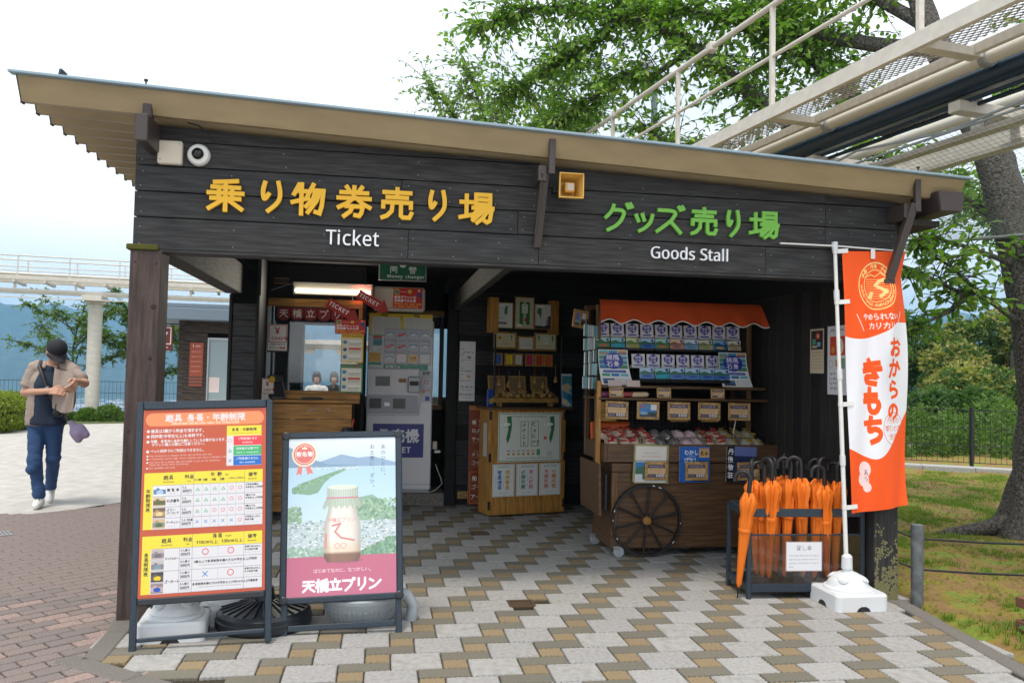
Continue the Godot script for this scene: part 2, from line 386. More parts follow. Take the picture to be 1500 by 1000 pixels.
# ---------------------------------------------------------------- lettering
# Japanese characters as pen strokes: each point is xxyy on a 100 by 100 square, y down. The fonts at hand hold Latin letters only.
const STROKES := {
	"乗": "8006-2012 1427-8627 0445-9645 1262-8862 3227-3262 6827-6862 5010-5098 4664-0694 5464-9494",
	"り": "2608-2030-2256-2860-3844 6806-7430-7458-6078-3896",
	"物": "2206-0836 1426-4826 3004-3098 0462-5048 6404-4840 6022-9422-9070-8494-7290 7026-6450-4474 8426-7456-5092",
	"券": "2804-3616 7204-6416 1222-8822 0440-9640 5004-4840-3056-0670 5840-7456-9668 2866-7666-7286-6696-5494 4666-4082-2298",
	"売": "5002-5028 1014-9014 2030-8030 0846-0862 0846-9246-9262 3654-3474-2090-0696 6254-6288-6894-8894-9480",
	"場": "2010-2078 0432-3832 0282-4072 4806-9006-9038-4838-4806 4822-9022 4050-9850 5450-4666-3678 5262-9462-9090-8296-7692 6664-5278-4090 8064-6884-5298",
	"グ": "3408-2830-0852 3024-7424-6458-4482-1698 8002-8614 9200-9810",
	"ッ": "1440-2460 4236-5056 8838-8064-5486-3096",
	"ズ": "1016-7616-5850-3272-0494 5256-8896 8202-8812 9400-9908",
	"遊": "0812-1824 0438-2038-1070-0486 0482-2880-5094-9894 3806-3818 2220-5220 3224-3050-2276 3238-4838-4670-3868 6406-5622 5816-9616 6032-8832-7446 5458-9858 7646-7676-7080",
	"具": "2606-7406-7462-2662-2606 2624-7424 2643-7443 0472-9672 3476-1896 6676-8696",
	"身": "4802-4012 2412-7412-7490-6494 2412-2460 2428-7428 2444-7444 0462-8660 7456-4486-1296",
	"長": "2606-2656 2606-8606 2622-8022 2638-8038 0456-9656 3056-3092-5084 8464-6476 4860-6482-9494",
	"・": "4450-5650", "ー": "0850-9250", "。": "2080-3480-3494-2094-2080", "、": "1470-3090", "！": "5010-5066 5084-5092",
	"年": "2604-1028 2218-8818 2440-8440 2440-2464 0464-9864 5420-5498",
	"齢": "2604-2622 2612-4412 1006-1024 0424-5024 0630-0694-4694-4630 2632-2686 1240-1850 4040-3450 0662-4662 7404-6022-4834 7404-8420-9832 6438-8438 5650-9250-9072 7450-7498",
	"制": "1606-0820 1218-5618 0436-6036 3204-3296 1052-1086 1052-5452-5484-4884 7012-7070 9004-9090-8094",
	"限": "1006-1098 1006-3806-2834-4056-3266-2464 5408-9008-9042-5442 5408-5492-7284 5425-9025 9052-7664 6448-7476-9896",
	"料": "2404-2496 0430-4430 0814-1426 4012-3426 2034-0462 2836-4454 6014-7024 5638-6848 5070-9862 8204-8298",
	"金": "5002-3024-0440 5002-7024-9640 3038-7038 1656-8456 5038-5090 2664-3480 7464-6480 0694-9494",
	"備": "2004-1230-0444 1424-1498 3216-9616 4806-4826 7806-7826 3632-9632 3632-3660-2692 4644-4698 4644-9044-9094 4660-9060 4676-9076 6844-6898",
	"考": "1414-7014 4204-4230 0430-9630 8410-5040-0670 4050-8846 4050-3864-7464-7090-5696",
	"表": "1414-8614 2030-8030 0846-9246 5004-5046 4646-2868-0478 3460-3492-5686 8056-6668 5048-6874-9694",
	"観": "1404-0822 1014-4814 0830-4830 1430-1496 1446-4446 1460-4460 1478-4878 3014-3078 5808-9008-9058-5858-5808 5824-9024 5841-9041 6660-6280-5096 8060-8090-9890-9878",
	"覧": "0806-0840-4840 0806-4806 0822-4422 2806-2840 6204-5620 5814-9614 2448-7648-7676-2476-2448 2457-7657 2466-7666 3878-3090-0898 6078-6094-9694-9684",
	"車": "1014-9014 2028-8028-8066-2066-2028 2047-8047 0482-9682 5002-5098",
	"弁": "5004-2830-7828 6818-8634 0450-9650 3438-3470-1498 6638-6698",
	"慶": "5002-5012 1412-9612 1412-1460-0496 3020-9020 3032-8832 4220-4232 7020-7032 2844-9644 3854-3062 5054-5064-7464 8054-8862 5070-3090 4276-8076-5696-2898 4478-6490-9698",
	"号": "2606-7406-7432-2632-2606 0446-9646 3446-3062-7862-7490-5694",
	"人": "5006-4450-0896 5226-6666-9696", "円": "1410-1498 1410-8810-8890-7894 1450-8850 5010-5050", "以": "1412-2072-4260 3622-4640 8008-7450-4496 6466-9096",
	"上": "4806-4888 4844-8044 0690-9690", "中": "1224-8824-8862-1262-1224 5004-5098", "学": "2006-2820 4804-5018 7804-6820 0826-9226-9244 0826-0846 2838-7038-5054 5054-5092-3894 0666-9666",
	"生": "2406-0840 2026-8826 1654-8454 0492-9692 5004-5092", "有": "0620-9620 4204-2840-0460 3240-3298 3240-8240-8292-7096 3256-8256 3272-8272",
	"同": "1008-1098 1008-9008-9092-7896 2826-7226 3044-7044-7076-3076-3044", "伴": "2404-0444 1630-1698 4210-5030 9010-7830 3640-9640 3064-9864 6604-6698",
	"者": "1414-7614 4404-4432 0432-9632 8810-5042-0470 3252-7852-7894-3294-3252 3272-7872",
	"歳": "4802-4822 4812-8012 2004-2022 0422-9622 1034-9034 1034-1070-0496 2448-5048 3648-3690 2660-2078 4860-5476 5824-7070-9696-9884 8650-5696",
	"必": "1440-0870 3224-3280-4292-7092-7674 8606-5050-1490 4620-5634 8440-9666", "要": "0808-9208 2020-8020-8044-2044-2020 4008-4044 6008-6044 0460-9660 4648-2474-7690 7460-5684-1298",
	"条": "4004-1840 3216-7616-5038-0656 3424-5640-9454 5050-5098 1066-9066 4070-1490 6070-8890", "件": "2404-0444 1630-1698 5006-3840 4626-9426 3054-9854 6604-6698",
	"満": "0810-2022 0436-1846 0692-2258 3016-9816 4806-4828 7806-7828 3230-9630 3246-3298 3246-9446-9496-8696 6430-6480 4658-4680-8280-8258", "利": "4204-0814 0430-5430 3010-3096 2834-0666 3636-5456 6814-6870 9004-9090-8094",
	"用": "1810-1860-0496 1810-8610-8690-7094 1836-8636 1862-8662 5210-5296", "購": "0608-3608-3666-0666-0608 0628-3628 0646-3646 1470-0490 2870-3888 4418-9818 5606-5630 8206-8230 4434-9834 4646-4698 4646-9446-9496-8896 4660-9460 4074-9874 7030-7078",
	"入": "3808-5214-4850-0896 5020-6666-9696", "際": "0806-0898 0806-3006-2234-3056-2266 5204-3640 4416-6416-4046 6810-9410-6640 7216-9640 5044-8044 4060-9460 6860-6894-5894 5070-4088 8270-9288", "注": "1008-2220 0434-1846 0692-2258 5804-6816 3824-9624 4254-9254 3492-9892 6626-6692",
	"意": "5002-5010 1412-8612 3416-3826 6616-6226 0430-9630 2838-7238-7262-2862-2838 2850-7250 1470-0690 3270-3290-6890-7280 4866-5678 8268-9284", "可": "0610-9410 8210-8290-6294 1830-5430-5462-1862-1830", "能": "2604-1026-4022 3818-4632 0838-0898 0838-4438-4492-3696 0854-4454 0870-4470 5604-5636-6840-9038-9230 9012-6022 5648-5688-6894-9092-9480 9056-6066",
	"付": "2804-0444 1830-1898 3630-9830 7604-7690-6094 4650-5666", "が": "0832-6428-6460-5690-4284 3804-2850-1094 7418-8850 8004-8614 9202-9810",
	"あ": "1820-8016 4404-4250-4884 7036-5070-2090-1276-2856-6050-9062-9084-6496", "い": "1620-1660-2882-3870 7424-8846-9068", "お": "1026-6022 3604-3684-2492-1080-3056-7050-9266-8488-6094 7416-9232", "か": "0832-6828-6860-5890-4484 3804-2850-1094 7616-9650",
	"き": "1822-8214 1444-8836 4404-7466 7068-4466-2270-2888-6894", "く": "7006-2450-7096", "け": "1810-1250-1896 3632-9430 7206-7250-5096", "こ": "2020-8018 1864-2686-8884", "ご": "1624-7022 1466-2288-8486 7804-8616 9200-9810",
	"さ": "1428-8618 4804-7460 7062-4660-2474-3490-6894", "し": "2806-2870-4492-6890-9066", "じ": "2806-2870-4492-6890-9066 6014-6828 7808-8620", "す": "0624-9424 5404-5450-4264-3050-4840-5858-5280-3298", "せ": "0638-9630 7008-6860-5866 2814-2876-4490-8488",
	"ぜ": "0638-9034 6414-6460-5266 2816-2876-4490-8488 7804-8616 9200-9810", "た": "0824-5420 3204-1094 5244-8842 5066-5888-9090", "だ": "0824-5420 3204-1094 5244-8842 5066-5888-9090 7804-8616 9200-9810", "ち": "1024-8218 4004-2456-6044-8860-7484-4096", "つ": "0634-6020-9244-8472-4888",
	"て": "0818-9212-6030-4460-5684-8092", "で": "0818-9212-6030-4460-5684-8092 7436-8248 8830-9640", "と": "2808-3846 8628-4048-1868-2888-8690", "な": "0824-5020 3404-1062 6416-9032 6440-6480-4694-3082-4870-9490", "に": "1410-1050-1694 4426-8824 4068-5084-9284",
	"の": "5020-4464-2284-1064-2034-5416-8434-9060-8080-5894", "は": "1610-1050-1896 3830-9630 7206-7478-5894-4482-5870-9690", "ば": "1610-1050-1896 3830-9030 6606-6878-5294-3882-5270-9090 8002-8812 9400-9908", "ひ": "0620-4214-1860-2888-5890-7060-6818-9650", "ま": "1620-8820 1642-8442 5204-5280-3894-2482-3870-8690",
	"む": "0828-5624 3006-3070-1870-1858-3060-3288-7888-8470 6822-9044", "め": "1824-2660-4486 5810-4466-2288-1070-3034-6024-9044-8678-6094", "も": "4204-3470-4492-6892-8470-8056 1428-7026 1050-7048", "や": "0444-5024-8628-8850-6058 5006-5826 2416-5098", "ら": "3806-6216 2424-2058-5044-8458-8284-4096",
	"る": "2010-7410-2456-5840-8462-7088-4894-3682-5076", "れ": "2404-2498 0430-3428-0676 2840-6822-7030-6880-9684", "を": "1020-8018 4204-1058-4848-5682 9038-4470-4092-8490", "ん": "4606-0694-3454-5056-5480-6894-9664", "う": "3406-6412 1834-6028-8250-7280-4096",
	"ア": "0814-9014-6046 4830-4460-1896", "チ": "7804-1820 0446-9646 5014-5066-2096", "ェ": "2446-7846 5046-5088 1488-8888", "リ": "2408-2460 7606-7656-4096", "サ": "0430-9630 2806-2862 7206-7050-3896", "イ": "8004-5036-0858 5434-5498", "ク": "3804-2830-0452 3220-8620-7060-2096",
	"ル": "2810-2656-0890 5406-5490-7680-9656", "カ": "0830-8630-8290-6688 4404-4046-0896", "コ": "1620-8420-8484 1086-8486", "ゴ": "1224-7624-7686 0888-7688 8204-8814 9402-9910", "ト": "3204-3298 3440-8466", "ド": "3204-3298 3440-8066 6410-7222 8004-8816", "メ": "7606-5260-0896 2034-8080", "ラ": "1812-8212 0836-9036-7474-3098",
	"ン": "0818-3432 0890-5074-9430", "プ": "0620-8020-6860-2698 8604-9604-9614-8614-8604", "ペ": "0460-3028-9676 7016-8016-8026-7026-7016", "ケ": "3204-0448 2228-9628 6430-6070-3098", "ダ": "3804-2830-0452 3220-8020-6660-2096 3040-6056 8602-9210",
	"天": "1016-9016 0844-9244 5016-4856-0894 5246-6674-9694", "橋": "2004-2098 0426-3826 2028-0466 2440-3652 8804-4816 4026-9826 6616-5236-3848 7428-9646 5444-8444-8458-5458-5444 4466-4498 4466-9466-9496-8898 5876-8076-8088-5888-5876",
	"立": "5004-5020 1424-8624 2838-3678 7236-6078 0486-9686", "機": "2004-2098 0426-3626 2028-0462 2438-3650 4806-4024-5222 5206-4034-5234 8006-7224-8622 8606-7434-9034 3646-9846 6404-6660-8696-9684 8860-6096 4848-4674-3696 4860-5674",
	"両": "0610-9410 1030-1098 1030-9030-9092-8096 5010-5066 3046-3066-7066-7046", "替": "0614-4414 0430-4830 2604-2630-0648 2832-4448 5414-9414 5230-9830 7604-7630-5448 7832-9648 2454-7654-7696-2496-2454 2475-7675",
	"貸": "3004-0830 2020-2040 3618-9012 5404-7034-9440-9830 8004-8810 2646-7446-7482-2682-2646 2658-7458 2670-7470 3884-2096 6284-8096", "傘": "5004-3024-0436 5004-7024-9636 5020-5098 0874-9274 3034-2450 3040-3850 7034-6450 7040-7850 3054-2468 3058-3868 7054-6468 7058-7868",
	"土": "1834-8234 5006-5090 0690-9690", "産": "5002-5012 1214-8814 3416-3826 6616-6026 1230-9430 1230-1260-0496 3436-2452 3044-9044 3064-8864 2492-9692 5832-5892", "新": "2404-2414 0616-4416 1420-1830 3820-3430 0434-4834 0652-4652 2636-2698 2456-0678 3056-4470 9006-5818 5818-5656-4696 5838-9838 7838-7898",
	"名": "4004-1040 3218-7818-4456-0474 2832-4446 3860-8660-8694-3894-3860", "丹": "2410-2450-0896 2410-8010-8088-6694 4220-5634 0448-9648", "後": "2004-0428 2426-0450 1642-1698 5604-3824-6030 7816-4044 4044-8640 7434-8848 5450-3472 5258-8258-4496 5266-6884-9696",
	"琴": "0810-4410 0824-4424 0440-4640 2610-2640 5610-9210 5624-9224 5240-9640 7410-7440 5040-3058-0468 5040-7058-9668 3664-6664 2478-7878-5698", "引": "1208-5008-5030-1430-1058-5058-4690-3094 8404-8498", "塩": "2008-2080 0430-3630 0284-3874 5404-4026 4616-9616 5030-8430-8450-5050-5030 4860-4892 4860-8860-8892 6260-6292 7460-7492 3892-9892",
	"使": "2604-0440 1630-1698 3616-9816 4430-9030-9054-4454-4430 6604-6460-3896 4864-6884-9896", "京": "5002-5014 0616-9416 2630-7430-7454-2654-2630 5054-5092-3894 2664-1086 7464-9086", "都": "0814-4614 2804-2832 0232-5632 5010-2046-0460 1852-4652-4694-1894-1852 1872-4672 6608-6698 6608-9208-8034-9656-8870-7666",
	"見": "2606-7406-7456-2656-2606 2622-7422 2639-7439 3858-3278-0896 6258-6290-9490-9474", "本": "0830-9230 5004-5098 4630-2860-0478 5430-7260-9678 3076-7076", "狂": "4006-0830 1410-4040-4080-3694-2090 3850-0674 5216-9616 7216-7288 5450-9450 4688-9888",
	"風": "1408-1450-0496 1408-8408-8666-9694-9880 2822-7018 3036-7036-7058-3058-3036 5020-5080 2486-7478 6870-8290", "景": "2804-7204-7234-2834-2804 2819-7219 5034-5042 0444-9644 3054-7054-7072-3072-3054 5072-5094 3078-1494 7078-8694", "緑": "2604-0822-2630 4016-1244-4440 2644-2698 0860-0484 4056-4870 5008-8608-8438 5422-8422 4838-9838 7238-7290-6494 5248-6058 5070-4486 9448-8258 7660-9686",
	"石": "0612-9412 4412-3240-0470 3046-8446-8492-3092-3046", "船": "2404-1414 1014-4414-4494-3698 1014-1060-0496 2426-2838 2458-2870 0448-5048 6406-6026-5240 7806-8426-9640 5854-9254-9290-5890-5854", 
	"共": "3206-3256 6806-6856 1024-9024 0456-9656 3864-1896 6264-8496", "小": "5004-5092-4094 2432-0872 7632-9472", "方": "5004-5018 0620-9420 4422-4060-0896 4244-8244-7692-6094", "未": "1822-8222 0640-9440 5004-5098 4840-2866-0480 5240-7266-9680", "下": "0612-9412 4812-4898 5034-7452",
	"頂": "0412-4012 2412-2488-1490 4610-9810 7210-6624 5424-9224-9274-5474-5424 5441-9241 5458-9258 6476-4896 8076-9696", "転": "0614-4614 1026-4226-4260-1060-1026 1043-4243 0474-4874 2604-2698 5420-9220 5044-9844 7044-5482-9078 8062-9690", "運": "0812-1824 0438-2038-1070-0486 0482-2880-5094-9894 3210-3224 3210-9410-9424 3828-8828 4436-8236-8260-4460-4436 4448-8248 3472-9672 6320-6382",
	"個": "2404-0444 1630-1698 3410-9410-9496-3496-3410 4432-8432 6420-6450 4850-8050-8080-4880-4850", "税": "3606-0814 0430-4230 2412-2496 2034-0664 2836-4052 5604-6418 8804-8018 5422-9022-9048-5448-5422 6450-6076-4696 8050-8090-9690-9876", "込": "0812-1824 0438-2038-1070-0486 0482-2880-5094-9894 5012-6012-4250-3064 6430-7650-9464", "み": "1416-5614-4040-2680-1270-2452-5260-9468 7834-8060-5692",
	"智": "2004-0826 1414-4814 0430-5030 3014-2440-0654 3438-4850 6012-9212-9244-6044-6012 2858-7458-7498-2898-2858 2878-7478", "恵": "1012-9012 2224-7824-7856-2256-2224 2240-7840 5002-5066 1470-0690 3270-3290-6890-7280 4866-5678 8268-9284", "増": "2010-2078 0432-3832 0282-3874 5404-6014 8404-7614 4418-9418-9448-4448-4418 4433-9433 6918-6948 5256-8856-8898-5298-5256 5276-8876",
	"商": "5002-5012 0614-9414 3418-3830 6618-6230 1032-1098 1032-9032-9092-8096 4034-2850 6034-7450 3460-6660-6682-3482-3460", "繁": "2004-1220 1816-4616 1828-4428-4450 1228-1050-4850 0638-5238 6404-5424 6018-9618 8618-5450 6026-9450 5054-3062-6062 6858-3074-7274 5074-5098 3082-2096 7082-8296", "昌": "2806-7206-7244-2844-2806 2825-7225 1652-8452-8496-1696-1652 1674-8474",
	"勝": "0808-0850-0496 0808-3208-3294 0828-3228 0848-3248 5208-5818 8808-8218 4426-9826 4042-9842 7206-6642-4060 7444-9862 5264-8464-8094-6894 6654-6274-4698", "祈": "2004-2016 0420-3820-0658 2240-2298 2644-4056 9006-5618 5618-5460-4096 5640-9840 7840-7898", "願": "0810-5010 1210-1250-0496 2616-2026 2026-4626-4650-2050-2026 2038-4638 3250-3292 2060-1680 4260-5080 5610-9810 7610-7022 6022-9422-9476-6076-6022 6040-9440 6058-9458 6878-5496 8478-9896", "良": "5002-5014 2414-7814-7846-2446 2430-7830 2414-2492-4684 8456-6670 4648-6476-9694",
	"縁": "2604-0822-2630 4016-1244-4440 2644-2698 0860-0484 4056-4870 5408-8808-8624 5424-8624 4434-9834 6834-5046 6242-7860-7694-6494 6656-4474 7060-4690 9244-8058 7860-9686", "心": "1440-0870 3430-3480-4490-7090-7674 4620-5840 8040-9666", "成": "1222-9622 1222-1260-0496 1444-4444-4476-3074 5404-6050-8694-9680 8644-5090 7206-8416", "就": "2604-2614 0416-4816 1026-4226-4246-1046-1026 2646-2690-1890 1254-0676 4054-4874 5030-9830 6804-6650-5094 7432-7688-8294-9692-9880 8408-9420",
	"美": "3202-3814 6802-6214 1018-9018 1832-8232 0446-9646 5018-5060 1062-9062 5050-4470-0896 5466-7484-9496", "紙": "2604-0822-2630 4016-1244-4440 2644-2698 0860-0484 4056-4870 9006-5416 5416-5492-7480 5446-9646 7612-8270-9694-9880", "幣": "2004-2040 0620-4020 0608-1216 3608-3016 0626-0650 0626-3826-3850 6204-5020 5818-9618 8418-5048 6026-9448 2058-2094 2058-8058-8090-7292 5050-5098",
	"安": "5002-5014 0816-9216-9232 0816-0834 4026-2866-7690 7240-5680-1296 0450-9650",
}
const KANA_SOFT := "りおからのきもちやめあひとにぜじつしいてなはまよむばがごさすせただでこくけるれをんうグッズプリンペ"

var latin := {}
func latin_font(bold: bool, serif := false) -> RID:
	var k := "%s%s" % [bold, serif]
	if not latin.has(k):
		var f := SystemFont.new()
		f.font_names = PackedStringArray(["Droid Serif" if serif else "Droid Sans"])
		f.font_weight = 700 if bold else 400
		latin[k] = f
	return latin[k].get_rids()[0]
func pen(ch: String) -> Array:
	var out := []
	for s in STROKES[ch].split(" ", false):
		var p := PackedVector2Array()
		for q in s.split("-"):
			p.append(Vector2(float(q.substr(0, 2)), float(q.substr(2, 2))) / 100.0)
		if p.size() > 2 and KANA_SOFT.contains(ch):
			for it in 2:
				var r := PackedVector2Array([p[0]])
				for i in p.size() - 1:
					if i > 0: r.append(p[i].lerp(p[i + 1], 0.25))
					if i < p.size() - 2: r.append(p[i].lerp(p[i + 1], 0.75))
				r.append(p[p.size() - 1])
				p = r
		out.append(p)
	return out

class Canvas:
	var im: Image
	var host
	var k := 2.0
	func _init(h, w: int, hh: int, bg: Color) -> void:
		host = h
		im = Image.create(int(w * k), int(hh * k), false, Image.FORMAT_RGBA8)
		im.fill(bg)
	func rect(x: float, y: float, w: float, h: float, c: Color) -> void:
		im.fill_rect(Rect2i(int(x * k), int(y * k), maxi(1, int(w * k)), maxi(1, int(h * k))), c)
	# contours filled by the even-odd rule
	func fill(cs: Array, c: Color) -> void:
		var y0 := 1e9
		var y1 := -1e9
		for q in cs:
			for p in q:
				y0 = minf(y0, p.y * k); y1 = maxf(y1, p.y * k)
		for y in range(maxi(0, int(y0)), mini(im.get_height(), int(y1) + 1)):
			var xs := []
			var yy := y + 0.5
			for q in cs:
				var m: int = q.size()
				for i in m:
					var a: Vector2 = q[i] * k
					var b: Vector2 = q[(i + 1) % m] * k
					if (a.y <= yy) != (b.y <= yy):
						xs.append(a.x + (yy - a.y) / (b.y - a.y) * (b.x - a.x))
			xs.sort()
			for i in range(0, xs.size() - 1, 2):
				var l := int(round(xs[i]))
				var r := int(round(xs[i + 1]))
				if r > l: im.fill_rect(Rect2i(l, y, r - l, 1), c)
	func poly(p: Array, c: Color) -> void:
		fill([p], c)
	func disc(x: float, y: float, r: float, c: Color, ry := -1.0) -> void:
		var p := []
		for i in 28: p.append(Vector2(x + cos(TAU * i / 28) * r, y + sin(TAU * i / 28) * (r if ry < 0.0 else ry)))
		fill([p], c)
	func ring(x: float, y: float, r: float, w: float, c: Color) -> void:
		var p := []
		var q := []
		for i in 36:
			var d := Vector2(cos(TAU * i / 36), sin(TAU * i / 36))
			p.append(Vector2(x, y) + d * (r + w / 2)); q.append(Vector2(x, y) + d * (r - w / 2))
		fill([p, q], c)
	func line(p: PackedVector2Array, w: float, c: Color) -> void:
		for i in p.size() - 1:
			var d := (p[i + 1] - p[i]).normalized() * w * 0.5
			var o := Vector2(-d.y, d.x)
			var a := p[i] - d
			var b := p[i + 1] + d
			fill([[a + o, b + o, b - o, a - o]], c)
	func frame(x: float, y: float, w: float, h: float, t: float, c: Color) -> void:
		rect(x, y, w, t, c); rect(x, y + h - t, w, t, c); rect(x, y, t, h, c); rect(x + w - t, y, t, h, c)
	func round_rect(x: float, y: float, w: float, h: float, r: float, c: Color) -> void:
		rect(x + r, y, w - 2 * r, h, c); rect(x, y + r, w, h - 2 * r, c)
		for q in [[x + r, y + r], [x + w - r, y + r], [x + r, y + h - r], [x + w - r, y + h - r]]: disc(q[0], q[1], r, c)
	# glyph of one character, x y is the top left of its square; returns its advance
	func glyph(ch: String, x: float, y: float, s: float, c: Color, wt := 0.1, sx := 1.0, bold := true, serif := false) -> float:
		if host.STROKES.has(ch):
			for st in host.pen(ch):
				var p := PackedVector2Array()
				for q in st: p.append(Vector2(x + (0.04 + q.x * 0.92) * s * sx, y + (0.04 + q.y * 0.92) * s))
				line(p, wt * s, c)
			return s * sx
		var rid: RID = host.latin_font(bold, serif)
		var ts := TextServerManager.get_primary_interface()
		var gi := ts.font_get_glyph_index(rid, 64, ch.unicode_at(0), 0)
		var d := ts.font_get_glyph_contours(rid, 64, gi)
		var sc := s / 64.0 * 1.05
		if d.has("points"):
			var cs := []
			var from := 0
			for e in d.contours:
				var ring_ := []
				var m: int = e - from + 1
				for i in m:
					var a: Vector3 = d.points[from + i]
					var b: Vector3 = d.points[from + (i + 1) % m]
					var pr: Vector3 = d.points[from + (i + m - 1) % m]
					if a.z == 1.0:
						ring_.append(Vector2(a.x, a.y))
					else:
						var l := Vector2(pr.x, pr.y) if pr.z == 1.0 else Vector2(pr.x + a.x, pr.y + a.y) * 0.5
						var r := Vector2(b.x, b.y) if b.z == 1.0 else Vector2(b.x + a.x, b.y + a.y) * 0.5
						var mm := Vector2(a.x, a.y)
						for t in [0.33, 0.67]: ring_.append(l.lerp(mm, t).lerp(mm.lerp(r, t), t))
						if b.z != 1.0: ring_.append(r)
				var o := []
				for q in ring_: o.append(Vector2(x + q.x * sc * sx, y + s * 0.86 + q.y * sc))
				cs.append(o)
				from = e + 1
			fill(cs, c)
		return ts.font_get_glyph_advance(rid, 64, gi).x * sc * sx
	func text(t: String, x: float, y: float, s: float, c: Color, wt := 0.1, sx := 1.0, gap := 0.0, bold := true, serif := false) -> float:
		for ch in t:
			x += (s * 0.5 * sx if ch == " " else glyph(ch, x, y, s, c, wt, sx, bold, serif)) + gap
		return x
	func width(t: String, s: float, sx := 1.0, gap := 0.0, bold := true) -> float:
		var x := 0.0
		for ch in t:
			if ch == " ": x += s * 0.5 * sx + gap
			elif host.STROKES.has(ch): x += s * sx + gap
			else:
				var rid: RID = host.latin_font(bold)
				var ts := TextServerManager.get_primary_interface()
				x += ts.font_get_glyph_advance(rid, 64, ts.font_get_glyph_index(rid, 64, ch.unicode_at(0), 0)).x * s / 64.0 * 1.05 * sx + gap
		return x
	func mid(t: String, cx: float, y: float, s: float, c: Color, wt := 0.1, sx := 1.0, gap := 0.0, bold := true) -> void:
		text(t, cx - width(t, s, sx, gap, bold) / 2, y, s, c, wt, sx, gap, bold)
	func down(t: String, x: float, y: float, s: float, c: Color, wt := 0.1, gap := 0.0) -> void:
		for ch in t:
			if ch == "ー": line(PackedVector2Array([Vector2(x + s * 0.5, y + s * 0.1), Vector2(x + s * 0.5, y + s * 0.9)]), wt * s, c)
			elif ch == "。" or ch == "、": glyph(ch, x + s * 0.5, y - s * 0.5, s, c, wt)
			elif ch != " ": glyph(ch, x, y, s, c, wt)
			y += s + gap
	# several lines of small print that cannot be read even in the photograph: ticks of the pen
	func small(x: float, y: float, w: float, h: float, c: Color, seed_ := 1) -> void:
		var r := RandomNumberGenerator.new()
		r.seed = seed_
		var p := x
		while p < x + w - h * 0.5:
			for i in 3: rect(p + r.randf() * h * 0.5, y + r.randf() * h * 0.8, h * r.randf_range(0.2, 0.6), h * 0.14, c)
			rect(p + r.randf() * h * 0.6, y, h * 0.13, h * r.randf_range(0.6, 1.0), c)
			p += h * r.randf_range(0.8, 1.0)
	func mat(rough := 0.45, clear := 0.0) -> StandardMaterial3D:
		im.resize(int(im.get_width() / k), int(im.get_height() / k), Image.INTERPOLATE_BILINEAR)
		var m := StandardMaterial3D.new()
		m.albedo_texture = ImageTexture.create_from_image(im)
		m.roughness = rough
		if clear > 0.0:
			m.clearcoat_enabled = true; m.clearcoat = clear; m.clearcoat_roughness = 0.06
		return m
func hexc(s: String) -> Color:
	return Color(s)

# one solid letter of a sign: strokes of the pen given thickness, s is its square's side
func solid_letter(ch: String, s: Vector2, wt: float, depth: float) -> MB:
	var b := MB.new()
	var i := 0
	var runs := []
	for st in pen(ch):
		if st.size() > 3 and st[0].distance_to(st[st.size() - 1]) < 0.02:
			runs.append(st.slice(0, 3)); runs.append(st.slice(2))
		else:
			runs.append(st)
	for st in runs:
		var p := PackedVector2Array()
		for q in st: p.append(Vector2((q.x - 0.5) * s.x, (0.5 - q.y) * s.y))
		var e0: Vector2 = (p[0] - p[1]).normalized() * wt * 0.45
		var e1: Vector2 = (p[p.size() - 1] - p[p.size() - 2]).normalized() * wt * 0.45
		p[0] += e0
		p[p.size() - 1] += e1
		for g in Geometry2D.offset_polyline(p, wt * 0.5, Geometry2D.JOIN_MITER, Geometry2D.END_BUTT):
			b.extrude(g, 0.0, depth + i * 0.0004)
		i += 1
	return b

# ================================================================ the scene
func _ready() -> void:
	rng.seed = 20240512
	# camera
	var cam := Camera3D.new()
	cam.name = "camera"
	cam.fov = 45.64
	cam.near = 0.05
	cam.far = 20000.0
	cam.position = Vector3(1.4938, 1.5057, 5.1345)
	cam.rotation_order = EULER_ORDER_YXZ
	cam.rotation = Vector3(0.0393, -0.1609, 0.0205)
	add_child(cam)
	cam.current = true
	# sky, overcast
	var env := Environment.new()
	env.background_mode = Environment.BG_SKY
	env.sky = Sky.new()
	env.sky.sky_material = overcast()
	env.tonemap_mode = Environment.TONE_MAPPER_LINEAR
	env.tonemap_exposure = 3.9
	env.sdfgi_enabled = true
	env.ssao_enabled = true
	env.ssil_enabled = true
	env.fog_enabled = true
	env.fog_density = 0.0003
	env.fog_light_color = Color(0.6, 0.83, 1.0)
	var we := WorldEnvironment.new()
	we.name = "environment"
	we.environment = env
	add_child(we)
	# sun behind thin cloud, high and behind the viewer's left shoulder
	var sun := DirectionalLight3D.new()
	sun.name = "sun"
	sun.light_energy = 0.24
	sun.light_angular_distance = 14.0
	sun.light_color = Color(1.0, 0.96, 0.9)
	sun.shadow_enabled = true
	sun.rotation = Vector3(deg_to_rad(-68), deg_to_rad(-28), 0)
	add_child(sun)
	make_materials()
	ground()
	far_land()
	building()
	booth()
	signs()
	boards()
	machine()
	cabinet()
	cart()
	umbrella_rack()
	banner()
	people()
	left_park()
	track_right()
	trees_right()

